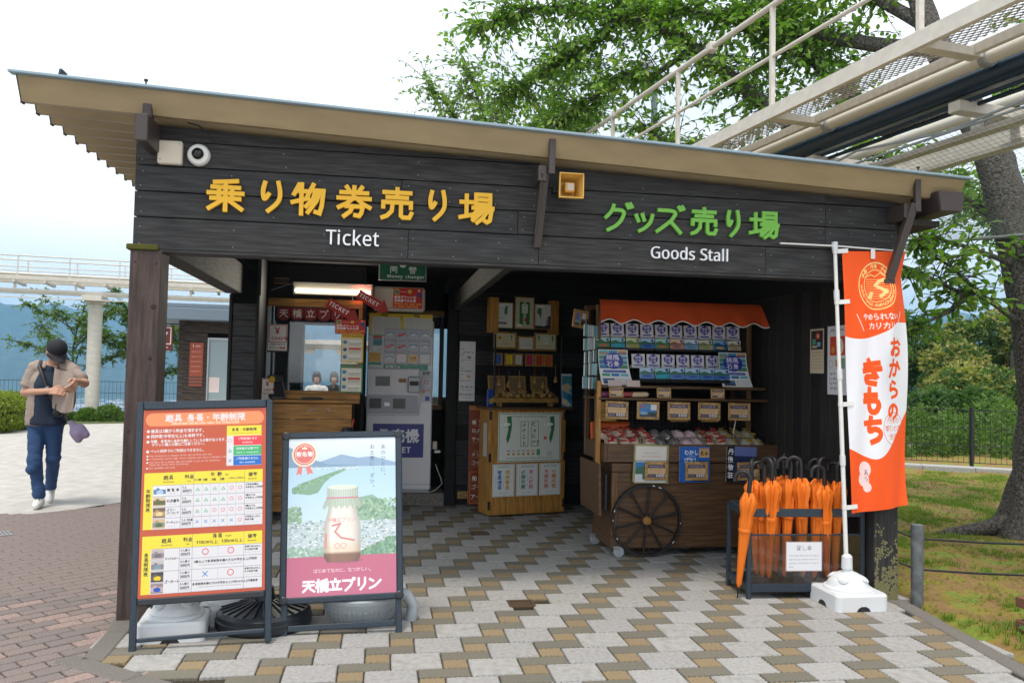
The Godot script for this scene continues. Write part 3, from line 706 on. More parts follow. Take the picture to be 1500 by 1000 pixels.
func overcast() -> PanoramaSkyMaterial:
	var f := FastNoiseLite.new()
	f.seed = 7
	f.frequency = 1.6
	f.fractal_octaves = 5
	var w := 512
	var h := 256
	var im := Image.create(w, h, false, Image.FORMAT_RGBF)
	for y in h:
		var el := PI * (0.5 - (y + 0.5) / h)
		for x in w:
			var az := TAU * (x + 0.5) / w
			var d := Vector3(cos(el) * cos(az), sin(el) * 2.2, cos(el) * sin(az))
			var n := f.get_noise_3dv(d * 0.9) * 0.5 + 0.5
			var k := smoothstep(0.22, 0.8, n)
			var c := Color(0.6, 0.645, 0.7).lerp(Color(0.98, 0.99, 1.0), k)
			if el < 0.0: c = Color(0.6, 0.6, 0.6)
			im.set_pixel(x, y, Color(c.r * 0.47, c.g * 0.47, c.b * 0.47))
	var m := PanoramaSkyMaterial.new()
	m.panorama = ImageTexture.create_from_image(im)
	return m

func make_materials() -> void:
	var grain := noise_tex("grain", 0.012, 0.45, 1.0, 5)
	var blotch := noise_tex("blotch", 0.006, 0.6, 1.0, 4)
	var speck := noise_tex("speck", 0.09, 0.55, 1.0, 3)
	var fine := noise_tex("fine", 0.03, 0.72, 1.0, 5)
	var gb := bump_tex("grainbump", 0.02, 6.0, 4)
	var rb := bump_tex("roughbump", 0.06, 5.0, 4)
	noise_tex("softgrain", 0.01, 0.62, 1.0, 4)
	noise_tex("dust", 0.02, 0.9, 1.0, 4)
	M("wood", 0.050, 0.049, 0.051, 0.72, grain, Vector3(0.45, 7, 7), gb, 0.35)
	M("wood2", 0.043, 0.043, 0.045, 0.7, grain, Vector3(0.4, 6, 6), gb, 0.35)
	M("wood3", 0.058, 0.055, 0.056, 0.75, grain, Vector3(0.5, 8, 8), gb, 0.35)
	M("wood_v", 0.045, 0.037, 0.031, 0.75, grain, Vector3(7, 0.45, 7), gb, 0.35)
	M("post", 0.085, 0.056, 0.05, 0.75, noise_tex("softgrain", 0.01, 0.62, 1.0, 4), Vector3(5, 0.4, 5), gb, 0.4)
	M("post_grey", 0.042, 0.040, 0.042, 0.75, grain, Vector3(6, 0.4, 6), gb, 0.4)
	M("beam", 0.05, 0.045, 0.036, 0.8, grain, Vector3(6, 6, 0.4), gb, 0.4)
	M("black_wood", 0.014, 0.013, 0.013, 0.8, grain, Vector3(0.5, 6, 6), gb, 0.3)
	M("ceiling", 0.010, 0.009, 0.009, 0.9)
	M("brown_wood", 0.55, 0.26, 0.05, 0.5, tx["softgrain"], Vector3(0.5, 5, 5), gb, 0.2)
	M("brown_wood_v", 0.62, 0.3, 0.055, 0.5, tx["softgrain"], Vector3(5, 0.5, 5), gb, 0.2)
	M("cart_wood", 0.16, 0.08, 0.032, 0.5, tx["softgrain"], Vector3(0.5, 6, 6), gb, 0.25)
	M("cart_wood_v", 0.22, 0.11, 0.04, 0.5, tx["softgrain"], Vector3(6, 0.5, 6), gb, 0.25)
	M("pine", 0.66, 0.40, 0.14, 0.5, tx["softgrain"], Vector3(2, 6, 6))
	M("gold_wood", 0.5, 0.29, 0.07, 0.45, tx["softgrain"], Vector3(2, 6, 6))
	M("roof_tan", 0.37, 0.28, 0.155, 0.45, noise_tex("sheet", 0.015, 0.86, 1.0, 4), Vector3(0.3, 1.2, 1.2))
	M("roof_edge", 0.24, 0.33, 0.40, 0.4)
	M("brown_metal", 0.05, 0.038, 0.036, 0.45)
	M("dark_metal", 0.02, 0.018, 0.018, 0.45)
	M("navy_metal", 0.026, 0.045, 0.068, 0.42, fine, Vector3(3, 3, 3))
	M("black", 0.012, 0.012, 0.014, 0.5)
	M("black_plastic", 0.016, 0.02, 0.026, 0.38)
	M("white_plastic", 0.66, 0.68, 0.70, 0.45)
	M("grey_plastic", 0.36, 0.40, 0.43, 0.5, tx["dust"], Vector3(3, 3, 3))
	M("white_paint", 0.74, 0.74, 0.72, 0.4)
	M("paper", 0.78, 0.78, 0.76, 0.7)
	M("cream", 0.62, 0.56, 0.46, 0.5)
	M("ivory_steel", 0.66, 0.62, 0.55, 0.5, tx["dust"], Vector3(0.7, 0.7, 0.7))
	M("steel_grey", 0.30, 0.31, 0.33, 0.4, null, Vector3.ONE, null, 0.0, 0.4)
	M("alu", 0.42, 0.44, 0.46, 0.35, null, Vector3.ONE, null, 0.0, 0.7)
	M("yellow", 0.80, 0.44, 0.015, 0.45)
	M("green", 0.155, 0.44, 0.05, 0.45)
	M("letter_white", 0.78, 0.80, 0.84, 0.4)
	M("speaker", 0.62, 0.38, 0.09, 0.5)
	M("machine", 0.78, 0.79, 0.83, 0.4)
	M("machine_grey", 0.42, 0.43, 0.49, 0.4)
	M("red", 0.45, 0.03, 0.02, 0.5)
	M("awning", 0.66, 0.085, 0.012, 0.75)
	M("orange", 0.80, 0.175, 0.004, 0.62)
	M("concrete", 0.28, 0.26, 0.23, 0.9, fine, Vector3(1.5, 1.5, 1.5), rb, 0.4)
	M("kerb", 0.27, 0.25, 0.22, 0.9, speck, Vector3(2.5, 2.5, 2.5), rb, 0.6)
	M("rail_blue", 0.012, 0.03, 0.055, 0.35)
	M("moss", 0.13, 0.13, 0.018, 0.95, speck, Vector3(5, 5, 5), rb, 1.0)
	var stain := noise_tex("stain", 0.02, 0.84, 1.0, 5, FastNoiseLite.TYPE_SIMPLEX_SMOOTH, 512, 0.4, Color(1.0, 0.98, 0.94))
	var grit := noise_tex("grit", 0.16, 0.6, 1.0, 2)
	for q in [["white", 0.40, 0.392, 0.38], ["green", 0.27, 0.25, 0.195], ["tan", 0.42, 0.315, 0.18]]:
		for i in 4:
			var v: float = [1.0, 0.94, 0.97, 1.04][i]
			var wh: bool = q[0] == "white"
			M("paver_%s%d" % [q[0], i], q[1] * v, q[2] * v, q[3] * (v + 0.015 * (i % 2)), 0.92, stain if wh else grit, Vector3.ONE * ([1.3, 2.6, 1.9, 3.3][i] if wh else [2.2, 2.6, 1.9, 3.0][i]), rb, 0.5 if wh else 0.9)
	M("joint", 0.075, 0.058, 0.04, 1.0, speck, Vector3(4, 4, 4), rb, 1.0)
	M("brick0", 0.38, 0.305, 0.28, 0.95, speck, Vector3(2.5, 2.5, 2.5), rb, 0.8)
	M("brick1", 0.335, 0.28, 0.265, 0.95, speck, Vector3(3.1, 3.1, 3.1), rb, 0.8)
	M("brick2", 0.42, 0.31, 0.275, 0.95, fine, Vector3(3, 3, 3), rb, 0.8)
	M("plaza", 0.52, 0.50, 0.465, 0.95, noise_tex("dust2", 0.02, 0.86, 1.0, 5), Vector3(0.35, 0.35, 0.35), rb, 0.08)
	M("bark", 0.30, 0.275, 0.25, 0.95, noise_tex("barkt", 0.025, 0.25, 1.0, 6), Vector3(2.2, 1.5, 2.2), bump_tex("barkb", 0.04, 22.0, 5), 1.6)
	M("denim", 0.03, 0.085, 0.22, 0.85, fine, Vector3(6, 6, 6))
	M("skin", 0.50, 0.27, 0.18, 0.55)
	M("shirt", 0.43, 0.345, 0.295, 0.85, fine, Vector3(5, 5, 5))
	M("tee", 0.008, 0.018, 0.042, 0.85)
	M("cap", 0.010, 0.011, 0.018, 0.8)
	M("lilac", 0.33, 0.26, 0.40, 0.85)
	M("cardboard", 0.33, 0.22, 0.12, 0.8)
	var l := StandardMaterial3D.new()
	l.albedo_color = Color(0.9, 0.9, 0.9)
	l.emission_enabled = true
	l.emission = Color(1.0, 0.97, 0.9)
	l.emission_energy_multiplier = 1.3
	mats["lamp"] = l
func m(k: String) -> StandardMaterial3D:
	return mats[k]

# ---------------------------------------------------------------- ground
# outline of a paving stone with the wavy edges that lock it to its neighbours; w along x, d along z
func stone(w: float, d: float, amp: float, step: float, h: float) -> ArrayMesh:
	var p := PackedVector2Array()
	var g := 0.0042
	var nx := maxi(2, int(round(w / step)) * 2)
	var nz := maxi(2, int(round(d / step)) * 2)
	for i in nx: p.append(Vector2(w * i / nx, (amp if i % 2 else -amp) if i > 0 else 0.0))
	for i in nz: p.append(Vector2(w + ((amp if i % 2 else -amp) if i > 0 else 0.0), d * i / nz))
	for i in nx: p.append(Vector2(w - w * i / nx, d + ((amp if i % 2 else -amp) if i > 0 else 0.0)))
	for i in nz: p.append(Vector2(((amp if i % 2 else -amp) if i > 0 else 0.0), d - d * i / nz))
	var c := Vector2(w, d) * 0.5
	var top := PackedVector2Array()
	var low := PackedVector2Array()
	for q in p:
		var o := (q - c)
		low.append(c + o * Vector2(1.0 - g * 2.4 / w, 1.0 - g * 2.4 / d))
		top.append(c + o * Vector2(1.0 - g * 3.6 / w, 1.0 - g * 3.6 / d))
	var b := MB.new()
	var id := Geometry2D.triangulate_polygon(top)
	for i in range(0, id.size(), 3):
		b.face([Vector3(top[id[i]].x, h, top[id[i + 1 - 1]].y), Vector3(top[id[i + 1]].x, h, top[id[i + 1]].y), Vector3(top[id[i + 2]].x, h, top[id[i + 2]].y)], Vector3.UP)
	for i in p.size():
		var j := (i + 1) % p.size()
		var o := Vector3((p[i] + p[j]).x * 0.5 - c.x, 0.0, (p[i] + p[j]).y * 0.5 - c.y)
		b.quad(Vector3(low[i].x, h - 0.005, low[i].y), Vector3(low[j].x, h - 0.005, low[j].y), Vector3(top[j].x, h, top[j].y), Vector3(top[i].x, h, top[i].y), o + Vector3(0, 0.1, 0))
		b.quad(Vector3(low[i].x, 0.0, low[i].y), Vector3(low[j].x, 0.0, low[j].y), Vector3(low[j].x, h - 0.005, low[j].y), Vector3(low[i].x, h - 0.005, low[i].y), o)
	return b.commit()
func flat(pts: Array, y: float) -> MB:
	var pl := PackedVector2Array()
	for q in pts: pl.append(Vector2(q[0], q[1]))
	var id := Geometry2D.triangulate_polygon(pl)
	var b := MB.new()
	for i in range(0, id.size(), 3):
		b.face([Vector3(pl[id[i]].x, y, pl[id[i]].y), Vector3(pl[id[i + 1]].x, y, pl[id[i + 1]].y), Vector3(pl[id[i + 2]].x, y, pl[id[i + 2]].y)], Vector3.UP)
	return b
func paved(x: float, z: float) -> bool:
	return x > 0.06 and x < 5.05 - maxf(z, 0.0) * 0.13 and z < 2.6 and z > -4.25 and (z < 0.62 or x > 0.12 + (z - 0.62) * 1.28)
func bricked(x: float, z: float) -> bool:
	if z > 0.56:
		if x > -0.1 + (z - 0.56) * 1.28 or x > 1.0: return false
	elif x > 0.05: return false
	return z > -3.72 - maxf(x + 1.9, 0.0) * 1.1 and x > -2.8 and z < 2.0
func ground() -> void:
	var fl := Node3D.new()
	fl.name = "stall_paving"
	add_child(fl)
	struct(fl)
	var base := flat([[0.0, -6.1], [5.12, -6.1], [5.12, 0.1], [4.8, 2.7], [2.8, 2.7], [0.05, 0.7]], -0.016)
	mk(fl, "joint_bed", base, m("joint"))
	var u := 0.1325
	var w := 0.121
	var kinds := [["large_paver", 2, 2, "paver_white", 0, 0], ["oblong_paver", 2, 1, "paver_green", 2, 0], ["small_paver", 1, 1, "paver_tan", 2, 1]]
	for k in kinds:
		k.append(stone(k[1] * u, k[2] * w, 0.0035, 0.03, 0.03))
	for i in range(-50, 51):
		for j in range(-24, 24):
			var ox := 2.119 - i * u + j * 3 * u
			var oz := 0.584 + i * 2 * w + j * w
			if oz < -4.5 or oz > 2.8: continue
			for k in kinds:
				var x: float = ox + k[4] * u
				var z: float = oz + k[5] * w
				var cx: float = x + k[1] * u * 0.5
				var cz: float = z + k[2] * w * 0.5
				if not paved(cx, cz): continue
				if absf(cx - 2.45) < 0.11 and absf(cz + 0.16) < 0.09: continue
				var mm := m(k[3] + str(rng.randi() % 4))
				put(fl, k[0], k[6], mm, Vector3(x, -0.03 + rng.randf_range(-0.0015, 0.0015), z), Vector3(rng.randf_range(-0.004, 0.004), 0, rng.randf_range(-0.004, 0.004)))
	for g in [[2.45, -0.16], [2.46, -2.48]]:
		var t := thing("drain_cover", "rusty square drain cover let into the pavers in front of the %s" % ["opening" if g[1] > -1.0 else "brown cabinet"], "drain cover", Vector3(g[0], 0.0, g[1]))
		M("rust", 0.14, 0.085, 0.045, 0.9, tx["speck"], Vector3(6, 6, 6), tx["roughbump"], 1.0)
		var b := MB.new()
		for s in [-1, 1]:
			b.box(Vector3(s * 0.078, -0.004, 0), Vector3(0.018, 0.02, 0.15), 0.003)
			b.box(Vector3(0, -0.004, s * 0.066), Vector3(0.138, 0.02, 0.018), 0.003)
		mk(t, "frame", b, m("rust"))
		var c := MB.new()
		for s in [-0.036, 0.0, 0.036]: c.box(Vector3(0, -0.006, s), Vector3(0.136, 0.014, 0.02), 0.003)
		mk(t, "grating", c, m("rust"))
	# kerbs
	var kb := Node3D.new()
	kb.name = "kerb"
	add_child(kb)
	struct(kb)
	for q in [[Vector3(0.0, 0, -0.25), Vector3(0.07, 0, 0.2)], [Vector3(0.07, 0, 0.205), Vector3(0.085, 0, 0.66)], [Vector3(-0.06, 0, 0.61), Vector3(0.36, 0, 0.93)], [Vector3(0.365, 0, 0.934), Vector3(0.9, 0, 1.35)], [Vector3(5.02, 0, -0.3), Vector3(5.03, 0, 0.1)], [Vector3(5.03, 0, 0.104), Vector3(4.96, 0, 0.6)], [Vector3(4.96, 0, 0.604), Vector3(4.89, 0, 1.15)], [Vector3(4.89, 0, 1.154), Vector3(4.8, 0, 1.8)]]:
		var b := MB.new()
		b.bar(q[0] + Vector3(0, -0.05, 0), q[1] + Vector3(0, -0.05, 0), 0.12, 0.114, Vector3.UP, 0.008)
		mk(kb, "kerbstone", b, m("kerb"))
	# brick paving on the left, laid askew
	var br := Node3D.new()
	br.name = "brick_paving"
	add_child(br)
	struct(br)
	mk(br, "joint_bed", flat([[-4.0, 2.0], [1.7, 2.0], [0.02, 0.69], [0.05, -0.2], [0.05, -6.0], [-1.2, -4.6], [-1.6, -4.05], [-1.95, -3.75], [-4.0, -3.72]], -0.02), m("joint"))
	var bm := stone(0.2, 0.1, 0.002, 0.05, 0.03)
	var an := deg_to_rad(40.0)
	var ex := Vector3(cos(an), 0, -sin(an))
	var ez := Vector3(sin(an), 0, cos(an))
	var far := MB.new()
	var list := []
	for i in range(-40, 40):
		for j in range(-60, 60):
			var p := ex * (i * 0.2 + (0.1 if j % 2 else 0.0)) + ez * (j * 0.1) + Vector3(-1, 0, -1)
			var c := p + ex * 0.1 + ez * 0.05
			if bricked(c.x, c.z): list.append([c.distance_to(Vector3(0.0, 0, 1.2)), p])
	list.sort_custom(func(a, b): return a[0] < b[0])
	for i in list.size():
		var p: Vector3 = list[i][1]
		if i < 300 :
			put(br, "brick", bm, m("brick" + str([0, 1, 2, 0, 1][rng.randi() % 5])), p + Vector3(0, -0.032 + rng.randf_range(-0.002, 0.002), 0), Vector3(0, an, 0))
		else:
			far.box(p + ex * 0.1 + ez * 0.05 + Vector3(0, -0.017, 0), Vector3(0.193, 0.03, 0.093), 0.004, Basis(ex, Vector3.UP, ez))
	mk(br, "far_bricks", far, m("brick0")).set_meta("kind", "stuff")
	# pale plaza beyond
	var pz := flat([[0.06, -6.0], [-1.2, -4.6], [-1.42, -4.3], [-1.6, -4.05], [-1.78, -3.85], [-1.95, -3.75], [-2.2, -3.72], [-9.0, -3.72], [-9.0, -15.5], [-5.0, -17.5], [6, -17.5], [6.0, -6.1], [0.06, -6.1]], -0.006)
	var pl := mk(self, "plaza", pz, m("plaza"))
	struct(pl)
	var dg := thing("drain_grate", "steel slotted drain grate in the red brick paving", "drain grate", Vector3(-1.78, 0.0, -2.68), 0.6)
	for i in 7: bx(dg, "slat", Vector3(-0.09 + i * 0.03, 0.0, 0), Vector3(0.012, 0.012, 0.16), m("steel_grey"), 0.002)
	for s in [-1, 1]: bx(dg, "frame", Vector3(0, 0.0, s * 0.09), Vector3(0.24, 0.014, 0.02), m("steel_grey"), 0.002)
	# ground out of view, added in pale concrete to bounce light into the stall
	struct(mk(self, "added_forecourt", flat([[-14, 2.0], [-4.0, 2.0], [-0.2, 2.0], [0.9, 1.42], [2.9, 2.72], [4.75, 2.72], [4.9, 3.2], [14, 3.2], [14, 24], [-14, 24]], -0.03), m("plaza")))
	# grass and moss on the right
	var f := FastNoiseLite.new()
	f.seed = 4
	f.frequency = 0.5
	f.fractal_octaves = 4
	var gr := MB.new()
	var rows := []
	for i in 61:
		var row := []
		for j in 61:
			var a := float(i) / 60.0
			var z := 3.0 - a * 13.4
			var x0 := 5.08 if z < 0.1 else 5.07 - z * 0.13
			var x := x0 + (18.0 - x0) * pow(float(j) / 60.0, 1.5)
			var y := -0.05 + 0.045 * smoothstep(0.0, 0.25, x - x0) + f.get_noise_2d(x, z) * 0.05 * smoothstep(0.0, 0.5, x - x0) + 0.004
			row.append(Vector3(x, y, z))
		rows.append(row)
	gr.sheet(rows)
	var gt := noise_tex("turf", 0.012, 0.0, 1.0, 5)
	gt.color_ramp.colors = PackedColorArray([Color(0.52, 0.41, 0.25), Color(0.52, 0.46, 0.18), Color(0.43, 0.51, 0.17)])
	gt.color_ramp.offsets = PackedFloat32Array([0.34, 0.55, 0.8])
	M("turf", 1, 1, 1, 1.0, gt, Vector3(0.45, 0.45, 0.45), tx["roughbump"], 1.0)
	struct(mk(self, "grass_ground", gr, m("turf")))
	# short blades of grass and moss tufts
	var blade := MB.new()
	for k in 5:
		var a := TAU * k / 5.0
		var d := Vector3(cos(a), 0, sin(a))
		var s := Vector3(-d.z, 0, d.x) * 0.004
		blade.tri(d * 0.006 - s, d * 0.006 + s, d * 0.028 + Vector3(0, 0.045, 0), Vector3.UP, Vector3.UP, Vector3.UP)
	var tf := []
	var cl := []
	var patch := FastNoiseLite.new()
	patch.seed = 9
	patch.frequency = 0.9
	patch.fractal_octaves = 3
	for i in 60000:
		var z := rng.randf_range(-7.2, 1.8)
		var x := rng.randf_range(5.1, 12.0)
		var pn := patch.get_noise_2d(x, z)
		if pn < -0.02 and rng.randf() < 0.7: continue
		if z > -1.0 and rng.randf() < 0.35: continue
		var y := f.get_noise_2d(x, z) * 0.05
		var s := rng.randf_range(0.3, 0.75) * (1.0 if pn < 0.2 else 1.7)
		tf.append(Transform3D(Basis(Vector3.UP, rng.randf() * TAU).scaled(Vector3(s, s, s)), Vector3(x, y - 0.005, z)))
		cl.append((Color(0.12, 0.26, 0.03) if pn > 0.08 else Color(0.2, 0.23, 0.04)).lerp(Color(0.28, 0.3, 0.06), rng.randf()))
	scatter(self, "grass", blade.commit(), tf, cl, true, "short patchy green grass and moss beside the stall", "grass")

func leaf_mat(key: String, rough := 0.6) -> StandardMaterial3D:
	if mats.has(key): return mats[key]
	var l := StandardMaterial3D.new()
	l.vertex_color_use_as_albedo = true
	l.roughness = rough
	l.backlight_enabled = true
	l.backlight = Color(0.8, 0.95, 0.35)
	l.cull_mode = BaseMaterial3D.CULL_DISABLED
	mats[key] = l
	return l
func scatter(parent: Node, nm: String, me: Mesh, tf: Array, cl: Array, stuff := true, label := "", cat := "") -> MultiMeshInstance3D:
	var mm := MultiMesh.new()
	mm.transform_format = MultiMesh.TRANSFORM_3D
	mm.use_colors = true
	mm.mesh = me
	mm.instance_count = tf.size()
	for i in tf.size():
		mm.set_instance_transform(i, tf[i])
		mm.set_instance_color(i, cl[i])
	var o := MultiMeshInstance3D.new()
	o.name = nm
	o.multimesh = mm
	o.material_override = leaf_mat("leaf")
	if stuff: o.set_meta("kind", "stuff")
	if label != "": tag(o, label, cat)
	parent.add_child(o, true)
	return o

# ---------------------------------------------------------------- the far land: hills over a bay and its town, far below
func far_land() -> void:
	var f := FastNoiseLite.new()
	f.seed = 21
	f.frequency = 0.0011
	f.fractal_octaves = 6
	var b := MB.new()
	var rows := []
	for i in 70:
		var row := []
		for j in 130:
			var an := deg_to_rad(-62.0 + 120.0 * j / 129.0)
			var r := 1500.0 * pow(3.0, float(i) / 69.0)
			var x := sin(an) * r
			var z := -cos(an) * r
			var rise := smoothstep(2200.0, 3700.0, r) * 330.0
			var y := -94.0 + rise * (0.8 + 0.75 * f.get_noise_2d(x, z)) + absf(f.get_noise_2d(x * 3.0, z * 3.0)) * 50.0 * smoothstep(2200.0, 3000.0, r)
			row.append(Vector3(x, y, z))
		rows.append(row)
	b.sheet(rows)
	M("hill", 0.075, 0.13, 0.06, 1.0, noise_tex("woods", 0.03, 0.15, 1.0, 6), Vector3(0.0016, 0.0016, 0.0016))
	struct(mk(self, "hills", b, m("hill")))
	M("valley", 0.17, 0.2, 0.17, 1.0, tx["woods"], Vector3(0.002, 0.002, 0.002))
	struct(mk(self, "valley_ground", flat([[-4600, 100], [-4600, -4600], [4600, -4600], [4600, 100]], -96.0), m("valley")))
	# the town: far houses that read as one mass
	var hb := boxmesh(Vector3(1, 1, 1), 0.02)
	var tf := []
	var cl := []
	for i in 5200:
		var an := deg_to_rad(rng.randf_range(-42.0, 5.0))
		var r := 1050.0 + 1350.0 * sqrt(rng.randf())
		if f.get_noise_2d(sin(an) * r * 2.0, cos(an) * r * 2.0) < -0.12: continue
		var s := Vector3(rng.randf_range(8, 18), rng.randf_range(5, 11), rng.randf_range(8, 20))
		tf.append(Transform3D(Basis(Vector3.UP, rng.randf() * TAU).scaled(s), Vector3(sin(an) * r, -96.0 + s.y * 0.5, -cos(an) * r)))
		cl.append([Color(0.6, 0.6, 0.6), Color(0.3, 0.32, 0.36), Color(0.7, 0.68, 0.64), Color(0.2, 0.24, 0.3)][rng.randi() % 4])
	var tw := scatter(self, "town", hb, tf, cl, true, "pale roofs of a town far below the hill", "town")
	var tm := StandardMaterial3D.new()
	tm.vertex_color_use_as_albedo = true
	tm.roughness = 0.8
	tw.material_override = tm
	# the slope below the park's edge
	struct(mk(self, "hillside", flat([[-40, -21.5], [-40, -60], [60, -60], [60, -21.5]], -9.0), m("hill")))
	struct(mk(self, "lawn", flat([[-30, -15.4], [-9, -15.4], [-5, -17.4], [6, -17.4], [30, -12], [30, -22], [-30, -22]], -0.03), M("lawn", 0.12, 0.16, 0.04, 1.0, tx["speck"], Vector3(1, 1, 1))))
	struct(mk(self, "park_ground", flat([[-60, 40], [60, 40], [60, -21.9], [-60, -21.9]], -0.09), M("parkg", 0.17, 0.15, 0.10, 1.0, tx["fine"], Vector3(0.5, 0.5, 0.5))))

# ---------------------------------------------------------------- the stall itself
func roof_y(x: float) -> float:
	return 3.0 - 0.0418 * (x + 0.565)
func building() -> void:
	var t := thing("stall_building", "dark timber stall with a sloping ribbed roof and open front", "stall")
	# posts
	var pl := bc(t, "post", Vector3(0, 0.0, -0.18), Vector3(0.18, 2.2, 0.0), m("post"), 0.006)
	var pr := bc(t, "post", Vector3(4.875, 0.0, -0.18), Vector3(5.055, 2.2, 0.0), m("post_grey"), 0.006)
	pl.set_meta("label", "reddish brown square post with knots and bolts")
	pr.set_meta("label", "grey weathered square post, mossy towards its foot")
	for q in [[0.03, 2.13], [0.15, 2.125], [0.03, 1.12], [0.155, 1.11]]:
		var b := MB.new()
		b.lathe([Vector2(0.0, 0.004), Vector2(0.006, 0.003), Vector2(0.007, -0.002)], Vector3(q[0], q[1] - 1.1, 0.091), 10, Basis(Vector3.RIGHT, PI / 2))
		var o := mk(pl, "bolt", b, m("dark_metal"))
		o.position = Vector3(-0.09, 0, 0)
	# knots of the left post
	for q in [[0.145, 1.86, 0.016], [0.135, 1.55, 0.012]]:
		var b := MB.new()
		b.lathe([Vector2(0.0, 0.002), Vector2(q[2], 0.0012), Vector2(q[2] * 1.15, -0.004)], Vector3(q[0] - 0.09, q[1] - 1.1, 0.09), 14, Basis(Vector3.RIGHT, PI / 2))
		mk(pl, "knot", b, M("knot", 0.028, 0.018, 0.013, 0.9))
	# moss at the foot of the right post
	moss_patch(pr, Vector3(0, -1.1, 0.0902), 0.17, 0.55)
	var cap := bc(t, "post_cap", Vector3(-0.022, 2.2, -0.19), Vector3(0.16, 2.235, 0.012), m("moss"), 0.006)
	cap.set_meta("label", "board end under the front boards, green with moss")
	# front boards between the wall posts, joints staggered
	var hs := [2.21, 2.404, 2.561, 2.719, 2.87, 3.02]
	var cuts := [[0.012, 1.65, 2.49, 4.06, 5.045], [0.012, 2.35, 4.5, 5.045], [0.012, 1.6, 2.49, 4.5, 5.045], [0.012, 2.49, 4.5, 5.045], [0.012, 1.35, 2.49, 5.045]]
	var ws := ["wood", "wood2", "wood3"]
	var n := 0
	for i in 5:
		for k in cuts[i].size() - 1:
			var a: float = cuts[i][k] + (0.001 if k > 0 else 0.0)
			var e: float = cuts[i][k + 1] - 0.001
			var top: float = hs[i + 1] - 0.006
			var y1 := minf(top, roof_y(a) - 0.01)
			var y2 := minf(top, roof_y(e) - 0.01)
			var z := rng.randf_range(-0.001, 0.001)
			if hs[i] > y1 - 0.01: continue
			var b := MB.new()
			if y1 == y2:
				b.box(Vector3((a + e) / 2, (hs[i] + y1) / 2, -0.012 + z), Vector3(e - a, y1 - hs[i], 0.022), 0.0025)
			else:
				b.extrude(PackedVector2Array([Vector2(a, hs[i]), Vector2(e, hs[i]), Vector2(e, maxf(y2, hs[i] + 0.005)), Vector2(a, y1)]), -0.023 + z, -0.001 + z)
			var o := mk(t, "front_board", b, m(ws[n % 3]))
			n += 1
			# nails near the ends
			var nb := MB.new()
			for x in [a + 0.035, e - 0.035, a + (e - a) * 0.35, a + (e - a) * 0.68]:
				for y in [hs[i] + 0.03, (hs[i] + minf(y1, y2)) * 0.5 + 0.04]:
					if y > minf(y1, y2) - 0.01: continue
					nb.lathe([Vector2(0.0, 0.0012), Vector2(0.003, 0.0006), Vector2(0.0032, -0.002)], Vector3(x + rng.randf_range(-0.01, 0.01), y, -0.0005 + z), 6, Basis(Vector3.RIGHT, PI / 2))
			if nb.v.size() > 0: mk(o, "nails", nb, m("steel_grey")).set_meta("kind", "stuff")
	# backing of the front boards and the trim under them
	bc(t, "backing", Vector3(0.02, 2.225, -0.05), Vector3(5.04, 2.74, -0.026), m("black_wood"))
	bc(t, "lower_trim", Vector3(0.165, 2.19, -0.14), Vector3(5.045, 2.209, -0.002), m("wood3"))
	# beams running back
	bc(t, "beam", Vector3(0.02, 2.215, -2.95), Vector3(0.17, 2.5, -0.19), m("beam"), 0.006)
	bc(t, "beam", Vector3(2.31, 2.215, -4.1), Vector3(2.38, 2.4, -0.15), m("beam"), 0.005)
	bc(t, "beam", Vector3(4.885, 2.215, -4.1), Vector3(5.0, 2.5, -0.19), m("black_wood"), 0.006)
	bc(t, "ceiling", Vector3(0.03, 2.6, -6.2), Vector3(5.03, 2.63, -0.055), m("ceiling"))
	# brackets under the front of the roof
	for q in [[0.12, 0], [2.5, 1], [5.02, 2]]:
		var x: float = q[0]
		var y := roof_y(x)
		var br := Node3D.new()
		br.name = "roof_bracket"
		br.position = Vector3(x, 0, 0)
		t.add_child(br, true)
		if q[1] == 0:
			bc(br, "beam_end", Vector3(-0.035, y - 0.19, -0.05), Vector3(0.035, y - 0.03, 0.30), m("brown_metal"), 0.006)
			bc(br, "hanger", Vector3(-0.025, y - 0.028, 0.13), Vector3(0.025, y + 0.085, 0.2), m("brown_metal"), 0.004)
		else:
			bc(br, "arm", Vector3(-0.06, y - 0.16, -0.02), Vector3(-0.005, y - 0.06, 0.2), m("brown_metal"), 0.004)
			bc(br, "hanger", Vector3(0.0, y - 0.12, 0.2), Vector3(0.04, y + 0.1, 0.235), m("brown_metal"), 0.004)
			var b := MB.new()
			if q[1] == 1:
				b.bar(Vector3(-0.035, y - 0.1, 0.19), Vector3(-0.045, 2.4, 0.03), 0.012, 0.055, Vector3(0, 0.3, 1))
				b.bar(Vector3(-0.012, y - 0.1, 0.185), Vector3(-0.022, 2.32, 0.015), 0.05, 0.01, Vector3(0, 0.3, 1))
			else:
				b.bar(Vector3(0.0, y - 0.06, 0.21), Vector3(-0.09, 2.2, 0.075), 0.05, 0.05, Vector3(0, 0.3, 1))
				b.box(Vector3(-0.09, 2.19, 0.04), Vector3(0.07, 0.03, 0.11), 0.004)
			mk(br, "strut", b, m("brown_metal"))
	# roof of folded sheet: ribs run along x, one mesh for each fold
	var rf := Node3D.new()
	rf.name = "roof"
	t.add_child(rf)
	var fold := MB.new()
	var L := 5.95
	var dy := -0.0418 * L
	var pf := [Vector2(0.075, 0.125), Vector2(0.0, 0.0), Vector2(-0.035, 0.0), Vector2(-0.075, 0.125), Vector2(-0.136, 0.125)]
